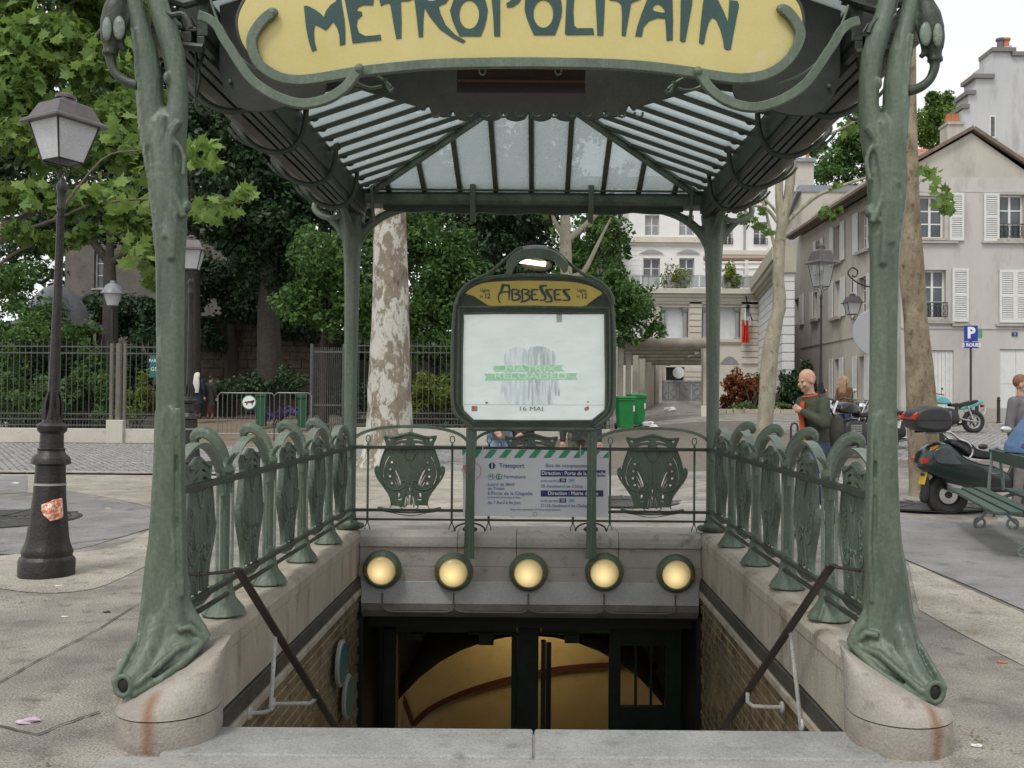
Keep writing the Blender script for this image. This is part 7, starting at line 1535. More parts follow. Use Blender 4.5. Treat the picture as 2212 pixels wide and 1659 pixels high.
tx('MATRIX', 1146, 796.5, 13, LT, sx=1.75); tx('RELOADED', 1146, 813, 13, LT, sx=1.75); tx('16 MAI', 1147, 883.5, 10, DT, sx=1.35)
mb = MB(); mb.tube([on([(1003,874)],YT-.008)[0], on([(1304,875)],YT-.008)[0]], .0012, 4); mb.build('printed_line', DT, po)
flat([(845,972),(883,972),(883,1006),(845,1006)], mat('red_logo', (.50,.06,.06), (.6,.4,.35), 60, .4), 'red_mark', 2); flat([(1575,985),(1600,972),(1608,985),(1600,1000),(1580,1005)], bpy.data.materials['red_logo'], 'red_mark', 2); flat([(1394,352),(1430,352),(1432,428),(1396,430)], mat('old_tape', (.55,.60,.52), rough=.3), 'tape', 3)
flat([(935,945),(950,945),(950,957),(935,957)], DT, 'small_mark', 2); flat([(1592,942),(1608,942),(1600,955)], DT, 'small_mark', 2)
# yellow head panel
yp = catm(T3([(805,240),(850,205),(905,180),(980,168),(1100,162),(1240,160),(1400,163),(1510,170),(1600,190),(1650,212),(1692,240),(1665,262),(1640,280),(1600,310),(1568,325),(1400,326),(1240,326),(1100,325),(975,325),(930,305),(870,266),(840,252)]), 2, True)
mb = MB(); mb.prism(on(yp, YT-.03), (0,.02,0)); yo = fix(mb.build('name_panel', YELLOW2, t)); yo['label'] = 'yellow name panel reading ABBESSES, Ligne 12 at both ends'
def stroke(pts, ws, Y=YT-.033):
    q_ = catm(pts, 3) if len(pts) > 2 else pts; n = len(q_); 
    wsn = [ws[0] + (ws[1]-ws[0])*i/(n-1) for i in range(n)] if len(ws) == 2 else [np.interp(i/(n-1), np.linspace(0,1,len(ws)), ws) for i in range(n)]
    p3 = on(q_, Y); return p3, [w_*Y/FL for w_ in wsn]
def Z5(l): return [(952 + a*.1736, 507 + b*.1736) for a, b in l]
def letter(strokes):
    mb = MB()
    for i, (pts, ws) in enumerate(strokes): p3, w3 = stroke(Z5(pts), [x_*1.45 for x_ in ws]); p3 = [p - V((0,.0004*i,0)) for p in p3]; mb.strap(p3, w3, .002, (0,1,0))
    mb.build('letter', INK, yo)
letter([([(760,625),(850,632)],[3.2,3.2]), ([(848,625),(855,700),(850,815)],[3.4,1.6]), ([(775,630),(755,690),(720,760),(724,820),(745,850)],[5.5,3.2,2,1.6,1.6]), ([(728,740),(775,712),(850,712)],[1.8,2.2])])
letter([([(885,685),(890,750),(890,815)],[3.6,2.2]), ([(885,682),(940,682),(975,700),(955,725),(915,738)],[2.5,2.2,3.2,2]), ([(915,738),(970,750),(985,785),(950,812),(890,815)],[1.8,3.4,3,2])])
letter([([(1010,685),(1015,750),(1016,822),(992,840)],[3.6,2.6,1.8]), ([(1010,682),(1065,682),(1098,700),(1078,725),(1040,738)],[2.5,2.2,3.2,2]), ([(1040,738),(1095,750),(1108,785),(1070,818),(995,838)],[1.8,3.4,3,2])])
letter([([(1135,685),(1132,750),(1138,812)],[4,3]), ([(1135,684),(1215,684)],[2.6,2.2]), ([(1150,745),(1190,740)],[2.2,2.4]), ([(1138,812),(1215,808)],[2.4,2.2])])
letter([([(1232,640),(1322,632)],[3.6,2.6]), ([(1240,640),(1262,700),(1300,760),(1300,812)],[5,4.5,3]), ([(1300,812),(1235,815)],[2.2,1.8])])
letter([([(1300,688),(1395,682)],[2.8,2.2]), ([(1312,690),(1340,740),(1375,790),(1380,832)],[5,4.4,3]), ([(1380,834),(1300,834)],[2.2,1.8])])
letter([([(1420,688),(1416,750),(1424,812)],[4,3]), ([(1418,686),(1500,684)],[2.6,2.2]), ([(1435,745),(1478,742)],[2.2,2.4]), ([(1424,812),(1502,808)],[2.4,2.2])])
letter([([(1518,688),(1608,682)],[2.8,2.2]), ([(1530,690),(1555,735),(1595,780),(1600,814)],[5,4.4,3]), ([(1600,814),(1520,816)],[2.2,1.8])])
for dx in (550, 1755):
    p = Z5([(dx,690)])[0]; tx('Ligne', p[0], p[1], 8, INK, yo, Y=YT-.034, sx=.9); p = Z5([(dx+30,765)])[0]; tx('12', p[0], p[1], 12, INK, yo, Y=YT-.034, bold=.001, sx=.8); p = Z5([(dx-45,770)])[0]; tx('N', p[0], p[1], 6, INK, yo, Y=YT-.034)
# hood lamp above
for s in (-1,1):
    xx = lambda x: 1176 + s*(x-1176)
    l = Z5([(xx(200),870),(xx(215),780),(xx(260),690),(xx(330),620),(xx(400),570),(xx(520),515),(xx(600),475),(xx(700),400),(xx(800),315),(xx(900),225),(xx(960),180),(xx(1020),160)])
    mb = MB(); mb.tube(on(catm(l,3), YT-.05), [.018]*10+[.013]*60 if False else .014, 8); mb.build('hood_strut', IRON, t, smooth=True)
hood = [(838,470),(812,400),(830,310),(900,225),(1000,165),(1180,140),(1360,160),(1460,210),(1550,290),(1590,360),(1570,430),(1530,445),(1500,400),(1440,330),(1350,282),(1180,262),(1040,285),(950,340),(900,420),(870,470)]
hp = Z5(hood); ctr = Z5([(1180,330)])[0]
mb = MB(); r0 = on(catm(hp,2,True), YT-.16); r1 = on(catm(hp,2,True), YT+.10); mb.ring_loft([[v + V((0,0,-.02)) for v in r0], [v.lerp((r0[i]+r1[i])/2, 0) + V((0,0,.01)) for i, v in enumerate(r1)]]); fix(mb.build('hood', IRON, t, smooth=True, ang=40))
bp_ = q(P(*Z5([(1180,362)])[0], YT-.07)); kk = YT/FL*.1736
mb = MB(); mb.lathe([(.02,-1),(.5,-.8),(.85,-.4),(1,0),(.96,.05)], n=24, caps=False)
o = mb.build('reflector', mat('worn_reflector', (.55,.50,.34), (.30,.27,.18), 30, .35, metal=.3), t, smooth=True); o.location = bp_ + V((0,0,.0)); o.scale = (205*kk,120*kk,80*kk); o.rotation_euler = (R_(-28), R_(8), 0)
mb = MB(); mb.tube([bp_+V((-195*kk,-.06,24*kk)), bp_+V((125*kk,-.06,-18*kk))], 30*kk, 10); mb.build('lamp_tube', emat('lamp_tube_glow', (1,.97,.86), 2.2), t, smooth=True)
# ================================================================ NOTICE ON THE RAILING
YN = 8.36; n0 = P(1160,1045,YN); t = thing('transport_notice', 'white printed transport notice tied to the rear railing below the sign', 'notice', tuple(n0)); nq = lambda p: V(p) - n0
NW = mat('notice_white', (.66,.67,.70), (.60,.61,.64), 2, .45, grain=.02); NAVY = mat('notice_navy', (.015,.02,.13), rough=.4); NG = mat('notice_green', (.02,.28,.14), rough=.4); NT = mat('notice_blue_text', (.06,.12,.28), rough=.4); NL = mat('notice_light_blue', (.35,.52,.70), rough=.4)
pn = [(1000,972),(1100,970),(1314,975),(1314,1117),(1150,1116),(1000,1114)]
mb = MB(); mb.prism([nq(P(a,b,YN)) for a,b in pn], (0,.004,0)); bd = fix(mb.build('board', NW, t))
def Z6(l): return [(983 + a*.15973, 944.6 + b*.15973) for a, b in l]
def nf(l, m, name, k=1): 
    mb = MB(); mb.prism([nq(P(a,b,YN-.002-.001*k)) for a,b in Z6(l)], (0,.0008,0)); return fix(mb.build(name, m, bd))
for k in range(9):
    x = 390 + 200.5*(k-1); a0, a1 = x+90, x+185
    l = [(x,278),(x+95,278),(a1,168),(a0,168)]
    if k == 0: l = [(215,278),(290,278),(365,168),(275,168)]
    nf(l, NG, 'green_stripe')
nf([(95,165),(175,165),(100,245)], NG, 'green_stripe'); nf([(1990,278),(2075,278),(2080,185)], NG, 'green_stripe')
nf([(1158,446),(2032,446),(2032,530),(1158,532)], NAVY, 'navy_bar'); nf([(1158,718),(2004,718),(2004,802),(1158,802)], NAVY, 'navy_bar')
def nt_(s, x, y, h, m=NT, align='LEFT', sx=1.0, bold=0.0): 
    p = P(*Z6([(x,y)])[0], YN-.006); return text_obj(s, h*.15973*YN/FL*1.38, m, bd, tuple(nq(p)), align=align, sx=sx, bold=bold)
nt_('Transport', 595, 382, 62, bold=.0006, sx=.97); nt_('Fermeture', 655, 532, 52, sx=.98); nt_('Bus de remplacement', 1225, 382, 54, sx=.98); nt_('Direction : Porte de la Chapelle', 1168, 486, 52, WH, bold=.0006, sx=.93); nt_('Direction : Mairie du 18e', 1255, 757, 52, WH, bold=.0006, sx=.93)
nt_('à partir de 20h45', 440, 635, 42, sx=.9); nt_('de Trinité', 440, 692, 42, sx=.98); nt_('à Porte de la Chapelle', 440, 757, 50, sx=.98); nt_('sauf samedi, dimanches et fêtes', 440, 810, 26, sx=.98); nt_('du 7 Avril à fin Juin', 440, 882, 44, sx=.95)
nt_('Arrêt des BUS', 1155, 588, 30); nt_('20, boulevard de Clichy', 1155, 660, 44, sx=.98); nt_('Arrêt des BUS', 1155, 858, 30); nt_('21-23, boulevard de Clichy', 1155, 922, 44, sx=.95); nt_('Nous vous remercions de votre compréhension', 742, 974, 26, sx=.98)
for y in (582, 855): nf([(1412,y-28),(1502,y-28),(1502,y+28),(1412,y+28)], NAVY, 'bus_number_box'); nt_('30', 1457, y, 40, WH, 'CENTER'); nf([(1532,y-26),(1620,y-26),(1620,y+26),(1532,y+26)], NL, 'bus_number_box'); nt_('54', 1576, y, 36, NT, 'CENTER')
def disc(x, y, r, m, name, k=1, ring=None):
    l = [(x+r*cos(a), y+r*sin(a)) for a in [2*pi*i/24 for i in range(24)]]
    if ring: mb = MB(); mb.tube([nq(P(*p, YN-.004)) for p in Z6(l)], ring, 4, closed=True); return mb.build(name, m, bd)
    return nf(l, m, name, k)
disc(500,386,44,NAVY,'info_symbol'); nt_('i', 500, 388, 66, WH, 'CENTER', bold=.002); disc(490,532,42,NT,'metro_symbol',ring=.0016); nt_('M', 490, 532, 46, NT, 'CENTER'); disc(592,532,44,NG,'line_symbol'); nt_('12', 592, 532, 46, WH, 'CENTER', bold=.001); disc(1080,1040,28,NG,'round_emblem',ring=.0018); disc(225,455,125,mat('pink_red_stamp', (.62,.22,.16), rough=.5),'red_stamp',ring=.0022)
nf([(110,380),(150,375),(180,410),(175,480),(140,500),(125,450),(105,420)], bpy.data.materials['pink_red_stamp'], 'red_mark')
for x, y in ((1695,190),(375,150),(2085,400)):
    p = nq(P(*Z6([(x,y)])[0], YN-.02)); MB().tube([p+V((0,0,.04)), p, p+V((.002,.0,-.05))], .0035, 5).build('string', FRAMEW if x != 2085 else BLK, t)
# ================================================================ STREET FURNITURE ON THE RIGHT
def g3(px, Y): p = P(px,900,Y); return p.x, Y, gh(p.x, Y)
x, y_, z = g3(2098, 29.6); t = thing('parking_sign', 'blue parking sign with a white P and a 2 ROUES panel on a pole', 'sign', (x, y_, z)); kk = 29.6/FL
BLUE = mat('sign_blue', (.015,.03,.30), rough=.35)
zp0, zp1 = P(2098,737,29.6).z - z, P(2098,703,29.6).z - z; MB().tube([V((0,.03,0)), V((0,.03,zp1))], .035, 8).build('pole', mat('brown_pole_paint', (.05,.025,.02), rough=.4), t, smooth=True)
pl = MB().box((-16*kk,-.02,zp0),(14*kk,.0,zp1)).build('panel', BLUE, t, bevel=.01); text_obj('P', .46, WH, pl, (-1*kk,-.024,(zp0+zp1)/2), bold=.02)
zq0, zq1 = P(2098,752,29.6).z - z, P(2098,739,29.6).z - z; pl = MB().box((-16*kk,-.02,zq0),(16*kk,.0,zq1)).build('panel', BLUE, t, bevel=.008); text_obj('2 ROUES', .145, WH, pl, (0,-.024,(zq0+zq1)/2), bold=.006)
MB().box((14*kk,-.0,zp0+.1),(24*kk,.02,zp1-.1)).build('side_panel', mat('green_side_panel', (.12,.25,.20)), t)
BOLL = mat('bollard_brown', (.03,.018,.016), (.05,.03,.028), 12, .4)
def bollard(px, Y, h, lab):
    x, y_, z = g3(px, Y); t = thing('bollard', lab, 'bollard', (x, y_, z), 'slim dark bollards'); MB().lathe([(.07,0),(.07,.06),(.052,.08),(.05,h-.12),(.06,h-.11),(.06,h-.09),(.045,h-.08)], n=12).build('shaft', BOLL, t, smooth=True, ang=40); MB().ball((0,0,h-.04), (.05,.05,.05), 10, 6).build('knob', BOLL, t, smooth=True)
bollard(2110, 27.3, .80, 'dark bollard just right of the parking sign pole'); bollard(2157, 29.5, .82, 'dark bollard in front of the white garage doors'); bollard(1862, 20, .72, 'dark bollard in front of the motorcycles, left of the front canopy post'); bollard(2062+4, 30.2, .6, 'small dark bollard behind the parked green motorcycle')
for px, Yh, lab in ((1716, 15.5, 'narrow dark hoop stand behind the right railing, near the walking man'),):
    x, y_, z = g3(px, Yh); t = thing('bicycle_hoop', lab, 'stand', (x, y_, z)); zt = P(px,914,Yh).z - z; w_ = .055
    MB().tube([V((-w_,0,0)), V((-w_,0,zt-.06)), V((-w_*.7,0,zt-.015)), V((0,0,zt)), V((w_*.7,0,zt-.015)), V((w_,0,zt-.06)), V((w_,0,0))], .018, 8).build('hoop', BOLL, t, smooth=True)
# round traffic sign seen from the back, behind the right front post
x, y_, z = g3(1893, 20); zc0 = P(1893,718,20).z - z; t = thing('road_sign', 'grey back of a round road sign behind the right front post', 'sign', (x, y_, z)); MB().lathe([(.48,0),(.49,.01),(.48,.02)], c=(0,0,zc0), n=36, axis='Y').build('disc', mat('sign_back_grey', (.33,.34,.36), rough=.5), t, smooth=True, ang=40); MB().tube([V((0,.04,0)), V((0,.04,zc0+.3))], .03, 8).build('pole', bpy.data.materials['brown_pole_paint'], t)
# ================================================================ VEHICLES
RUBBER = mat('tyre_rubber', (.018,.018,.019), (.03,.03,.03), 20, .8); CHROME = mat('chrome', (.62,.62,.63), rough=.14, metal=1.0); BLKP = mat('black_plastic', (.018,.018,.02), (.028,.028,.03), 15, .45)
DKG = mat('dark_green_paint', (.008,.018,.017), (.012,.024,.022), 6, .2, coat=.6); DKB = mat('black_gloss', (.012,.012,.015), rough=.2, coat=.5); SEAT = mat('seat_vinyl', (.02,.02,.022), (.03,.03,.03), 30, .55); REDL = mat('red_lens', (.45,.03,.015), rough=.2); ORL = mat('orange_lens', (.55,.15,.02), rough=.25); ALU = mat('cast_aluminium', (.35,.35,.35), (.42,.42,.42), 20, .4, metal=.7)
def wheel(par, c, r, w_, spokes=5, name='wheel', rm=None):
    c = V(c); mb = MB(); mb.tube([c + V((( r-w_*.5)*cos(a), 0, (r-w_*.5)*sin(a))) for a in [2*pi*k/28 for k in range(28)]], w_*.5, 10, closed=True); wh = mb.build(name, RUBBER, par, smooth=True)
    mb = MB(); mb.tube([c + V(((r-w_*1.0)*cos(a), 0, (r-w_*1.0)*sin(a))) for a in [2*pi*k/28 for k in range(28)]], w_*.28, 8, closed=True)
    for k in range(spokes): a = 2*pi*k/spokes; mb.tube([c, c + V(((r-w_)*cos(a), 0, (r-w_)*sin(a)))], w_*.16, 6)
    mb.lathe([(r*.16,-w_*.45),(r*.18,0),(r*.16,w_*.45)], c=c, n=12, axis='Y'); mb.build('rim', rm or ALU, wh, smooth=True, ang=40)
    MB().lathe([(r*.42,-w_*.36),(r*.42,-w_*.30)], c=c, n=20, axis='Y').build('brake_disc', CHROME, wh)
    return wh
def side_poly(par, name, pts, half, m, bev=.02, taper=.75, y0=0.0, seg=3):
    """side outline thickened across, sides drawn in towards the middle"""
    n = len(pts); cx = sum(p[0] for p in pts)/n; cz = sum(p[1] for p in pts)/n; rings = []
    for y, k in ((-half, taper), (-half*.85, .93), (-half*.4, 1.0), (half*.4, 1.0), (half*.85, .93), (half, taper)):
        rings.append([V((cx + (x-cx)*k, y+y0, cz + (z-cz)*k)) for x, z in pts])
    mb = MB(); mb.ring_loft(rings); o = fix(mb.build(name, m, par, smooth=True, ang=45, bevel=bev, seg=seg)); return o
# ---- the scooter beside the big plane trunk
YSC = 12.0; c = P(2045,1068,YSC); t = thing('scooter', 'dark green scooter with a black top box, parked by the big plane trunk', 'scooter', (c.x, YSC, 0)); k = YSC/FL
def s2(l): return [(P(a,b,YSC).x - c.x, P(a,b,YSC).z) for a, b in l]
wz = P(2045,1068,YSC).z; wheel(t, (0,0,wz), .27, .15, rm=BLKP); wheel(t, (1.32,0,.25), .25, .13, rm=BLKP)
def sm(l, n=3): return catm(l, n, True)
side_poly(t, 'body', sm(s2([(1978,998),(1986,975),(2003,960),(2030,954),(2052,966),(2072,985),(2110,1000),(2140,1005),(2175,1025),(2182,1048),(2150,1056),(2100,1052),(2060,1046),(2025,1034),(1995,1020),(1982,1010)])), .19, DKG, .015)
side_poly(t, 'side_panel', sm(s2([(2000,975),(2018,962),(2035,962),(2050,985),(2066,1003),(2040,1003),(2008,998)])), .205, mat('grey_green_panel', (.035,.052,.052), (.05,.068,.066), 8, .25, coat=.5), .01, taper=.9)
side_poly(t, 'lower_cover', sm(s2([(2010,1012),(2060,1022),(2120,1032),(2180,1040),(2180,1060),(2130,1062),(2070,1058),(2030,1040)])), .17, BLKP, .01)
side_poly(t, 'seat', sm(s2([(2040,955),(2056,948),(2085,955),(2100,968),(2130,975),(2160,978),(2165,990),(2120,992),(2085,985),(2060,968)])), .15, SEAT, .02)
side_poly(t, 'leg_shield', sm(s2([(2175,1055),(2185,1030),(2210,980),(2235,930),(2250,935),(2238,990),(2222,1040),(2230,1060),(2200,1066)])), .2, DKG, .015)
side_poly(t, 'front_mudguard', sm(s2([(2240,1030),(2262,1005),(2290,1000),(2318,1020),(2325,1050),(2300,1035),(2270,1032)])), .09, DKG, .01)
side_poly(t, 'rear_mudguard', sm(s2([(1992,1022),(2002,1030),(2004,1060),(1998,1085),(1990,1080),(1994,1050)])), .08, BLKP, .01)
tb = side_poly(t, 'top_box', sm(s2([(1959,905),(1964,890),(1980,880),(2005,877),(2028,879),(2040,888),(2045,905),(2043,925),(2030,932),(1995,932),(1972,928),(1962,920)])), .22, mat('top_box_black', (.025,.025,.027), (.035,.035,.037), 10, .5), .02, taper=.85)
mb = MB(); q = s2([(1959,906),(2044,904)]); mb.box((q[0][0]-.004,-.226,q[0][1]-.006),(q[1][0]+.004,.226,q[0][1]+.006)); mb.build('lid_seam', BLKP, tb)
q = s2([(1958,904),(1963,895),(1968,889),(1970,892),(1966,900),(1962,908)]); mb = MB(); mb.prism([V((x,-.225,z)) for x,z in q], (0,.45,0)); fix(mb.build('red_reflector', REDL, tb))
q = s2([(1985,934),(2020,933),(2040,933),(2050,940),(2060,948),(2078,955),(2087,968),(2087,980),(2080,988)])
for s in (-1,1): mb = MB(); mb.tube([V((x,s*.16,z)) for x,z in catm(q,3)], .014, 8); mb.build('grab_rail', CHROME, t, smooth=True)
q = s2([(1980,990),(1994,986),(1992,996),(1981,1000)]); mb = MB(); mb.prism([V((x,-.19,z)) for x,z in q], (0,.38,0)); fix(mb.build('tail_light', REDL, t))
q = s2([(1999,966),(2014,960),(2012,966),(2001,971)]); mb = MB(); mb.prism([V((x,-.18,z)) for x,z in q], (0,.36,0)); fix(mb.build('turn_signal', ORL, t))
q = s2([(1982,1044),(2003,1018)]); mb = MB(); mb.cbox(((q[0][0]+q[1][0])/2,-.02,(q[0][1]+q[1][1])/2), (.012,.17,.17), ry=R_(14)); mb.build('number_plate', mat('yellow_plate', (.62,.42,.03), rough=.4), t)
q = s2([(2032,1040),(2060,1046),(2085,1058),(2085,1066),(2055,1062),(2036,1056)]); side_poly(t, 'exhaust', q, .05, mat('exhaust_grey', (.20,.20,.20), (.30,.30,.30), 9, .4, metal=.5), .01, y0=-.17)
for i in range(4): q = s2([(2050+i*6,1052),(2053+i*6,1052),(2053+i*6,1060),(2050+i*6,1060)]); mb = MB(); mb.prism([V((x,-.228,z)) for x,z in q], (0,.004,0)); mb.build('exhaust_slot', BLKP, t)
mb = MB(); q = s2([(2236,935),(2228,905),(2215,890)]); mb.tube([V((q[0][0],0,q[0][1])), V((q[1][0],0,q[1][1]))], .03, 8)
for s in (-1,1): mb.tube([V((q[1][0],0,q[1][1])), V((q[2][0],s*.28,q[2][1]+.0))], .016, 8)
mb.build('handlebar', BLKP, t, smooth=True)
for px, py, s in ((2148,926,-1),(2215,880,1)):
    x, z = s2([(px,py)])[0]; mb = MB(); mb.ball((x,s*.3,z), (.07,.02,.042), 14, 8); m_ = mb.build('mirror', CHROME, t, smooth=True); MB().tube([V((x+.06,s*.3,z-.0)), V((x+.22,s*.22,z-.02)), V((q[2][0],s*.22,q[2][1]))], .008, 6).build('mirror_stalk', BLKP, m_, smooth=True)
x, z = s2([(2104,963)])[0]; MB().ball((x,-.24,z), (.06,.03,.035), 12, 8).build('mirror_back', BLKP, t, smooth=True)
MB().tube([V((.45,-.1,.33)), V((.5,-.2,.02))], .014, 6).build('side_stand', BLKP, t)
# ---- motorcycles
def motorcycle(x, y, z, rz, lab, body, k=1.0, grp='motorcycles parked across the street'):
    t = thing('motorcycle', lab, 'motorcycle', (x, y, z), grp, rz); S = lambda l: [(a*k, b*k) for a, b in l]
    wheel(t, (-.70*k,0,.31*k), .31*k, .13*k, 6); wheel(t, (.72*k,0,.31*k), .31*k, .11*k, 6)
    side_poly(t, 'fuel_tank', sm(S([(-.05,.78),(.05,.92),(.25,.97),(.40,.90),(.42,.80),(.2,.76)])), .15*k, body, .01); side_poly(t, 'seat', sm(S([(-.80,.88),(-.6,.86),(-.3,.78),(-.05,.78),(-.05,.70),(-.5,.72),(-.78,.82)])), .12*k, SEAT, .01)
    side_poly(t, 'tail', sm(S([(-.95,.86),(-.8,.88),(-.4,.74),(-.3,.62),(-.6,.66),(-.9,.78)])), .10*k, body, .01); side_poly(t, 'engine', sm(S([(-.28,.30),(-.22,.58),(.05,.66),(.28,.62),(.30,.34),(.1,.24),(-.15,.24)])), .16*k, BLKP, .02)
    for j in range(5): MB().box((-.02*k,-.17*k,(.44+.03*j)*k),(.22*k,.17*k,(.455+.03*j)*k)).build('cooling_fin', ALU, t)
    for s in (-1,1):
        MB().tube([V((.72*k,s*.08*k,.31*k)), V((.50*k,s*.08*k,.86*k)), V((.44*k,s*.08*k,.98*k))], .024*k, 8).build('fork', CHROME, t, smooth=True)
        MB().tube([V((-.70*k,s*.10*k,.31*k)), V((-.30*k,s*.10*k,.38*k))], .025*k, 6).build('swing_arm', ALU, t); MB().tube([V((-.62*k,s*.12*k,.38*k)), V((-.48*k,s*.12*k,.72*k))], .022*k, 6).build('shock', CHROME, t)
        MB().tube([V((.42*k,0,.98*k)), V((.40*k,s*.2*k,1.03*k)), V((.28*k,s*.36*k,1.0*k))], .014*k, 6).build('handlebar', BLKP, t, smooth=True); MB().ball((.34*k,s*.36*k,1.16*k), (.015*k,.06*k,.04*k), 10, 6).build('mirror', CHROME, t, smooth=True); MB().tube([V((.34*k,s*.3*k,1.02*k)), V((.34*k,s*.36*k,1.15*k))], .006*k, 5).build('mirror_stem', BLKP, t)
    q = catm(S([(.28,.45),(.34,.30),(.15,.20),(-.3,.22),(-.75,.34),(-.95,.40)]), 3); MB().tube([V((a,-.17*k,b)) for a, b in q], [.02*k]*8 + [.045*k]*(len(q)-8), 10).build('exhaust', CHROME, t, smooth=True)
    MB().lathe([(.04*k,-.1*k),(.085*k,-.03*k),(.09*k,.04*k),(.085*k,.05*k)], c=(.56*k,0,.86*k), n=16, axis='X').build('headlight', CHROME, t, smooth=True, ang=40); MB().cbox((-.95*k,0,.72*k), (.03*k,.16*k,.07*k)).build('tail_light', REDL, t); MB().cbox((-.98*k,0,.58*k), (.01,.18*k,.14*k), ry=R_(-15)).build('number_plate', FRAMEW, t)
    side_poly(t, 'front_mudguard', sm(S([(.42,.52),(.55,.66),(.78,.66),(.95,.52),(.78,.63),(.6,.62)])), .06*k, body, .005); MB().tube([V((0,-.12*k,.25*k)), V((.05*k,-.28*k,0))], .014*k, 6).build('side_stand', BLKP, t)
    return t
x, y_, z = g3(1845, 18.8); motorcycle(x, y_, z, R_(205), 'dark motorcycle nearest the walking man, left of the right front post', DKB, 1.12)
x, y_, z = g3(1925, 20.6); motorcycle(x, y_, z, R_(160), 'dark motorcycle between the right front post and the big trunk', mat('dark_blue_paint', (.02,.028,.05), rough=.25, coat=.5), 1.05)
x, y_, z = g3(2047, 25.5); motorcycle(x, y_, z, R_(185), 'teal motorcycle behind the top box of the scooter', mat('teal_paint', (.10,.36,.36), rough=.3, coat=.4), 1.0)
# ---- bench
t = thing('double_bench', 'green double bench with a shared back rest at the right edge', 'bench', (4.86, 9.8, 0), rz=R_(-14.5))
WOOD = mat('green_bench_wood', (.028,.06,.045), (.05,.09,.07), 4, .5, c3=(.10,.13,.11), s3=18, a3=.15, stretch=(8,1,8)); BI = mat('grey_green_iron', (.14,.17,.165), (.20,.23,.22), 9, .5)
for s in (-1,1):
    for i in range(3): MB().box((s*(.10+.13*i),-1.25,.425-.008*i),(s*(.10+.13*i+.11),1.25,.455-.008*i)).build('seat_plank', WOOD, t, bevel=.006)
MB().cbox((-.03,0,.83),(.03,2.5,.13), ry=R_(-8)).build('back_plank', WOOD, t, bevel=.006); MB().cbox((.03,0,.83),(.03,2.5,.13), ry=R_(8)).build('back_plank', WOOD, t, bevel=.006)
for y in (-1.0, 1.12):
    mb = MB()
    for s in (-1,1):
        q = catm([(s*.075,.44),(s*.065,.60),(s*.05,.72),(s*.045,.82),(s*.03,.89),(0,.915)],3); mb.tube([V((a,y,b)) for a, b in q], .017, 8)
        q = catm([(s*.46,.41),(s*.2,.40),(s*.05,.34),(s*.07,.24),(s*.16,.12),(s*.22,.06),(s*.2,.01)],3); mb.tube([V((a,y,b)) for a, b in q], .019, 8)
        mb.tube([V((s*.17+.055*cos(a),y,.07+.055*sin(a))) for a in [2*pi*j/12 for j in range(12)]], .015, 6, closed=True)
    mb.tube([V((-.05,y,.62)), V((.05,y,.62))], .012, 6); mb.tube([V((.05*cos(a),y,.31+.05*sin(a))) for a in [2*pi*j/12 for j in range(12)]], .014, 6, closed=True)
    mb.build('bench_frame', BI, t, smooth=True)
# ================================================================ PEOPLE
SKIN = mat('skin', (.52,.31,.22), (.46,.26,.18), 14, .55)
STD = dict(pelvis=(0,0,.95), waist=(0,0,1.08), chest=(0,0,1.33), neck=(0,.01,1.47), head=(0,-.01,1.625),
           shL=(.18,.01,1.41), elL=(.235,.03,1.13), wrL=(.25,-.03,.88), shR=(-.18,.01,1.41), elR=(-.235,.03,1.13), wrR=(-.25,-.03,.88),
           hipL=(.09,0,.93), knL=(.10,-.02,.50), anL=(.10,.03,.09), hipR=(-.09,0,.93), knR=(-.10,-.02,.50), anR=(-.10,.03,.09))
def capsule(mb, a, b, ra, rb, n=12):
    a, b = V(a), V(b); mb.tube([a, a.lerp(b,.5), b], [ra, (ra+rb)/2, rb], n); mb.ball(a, ra, n, 8); mb.ball(b, rb, n, 8)
def remesh(o, v, s=4):
    r = o.modifiers.new('r','REMESH'); r.mode = 'VOXEL'; r.voxel_size = v; r.use_smooth_shade = True
    q = o.modifiers.new('s','SMOOTH'); q.iterations = s; q.factor = .5
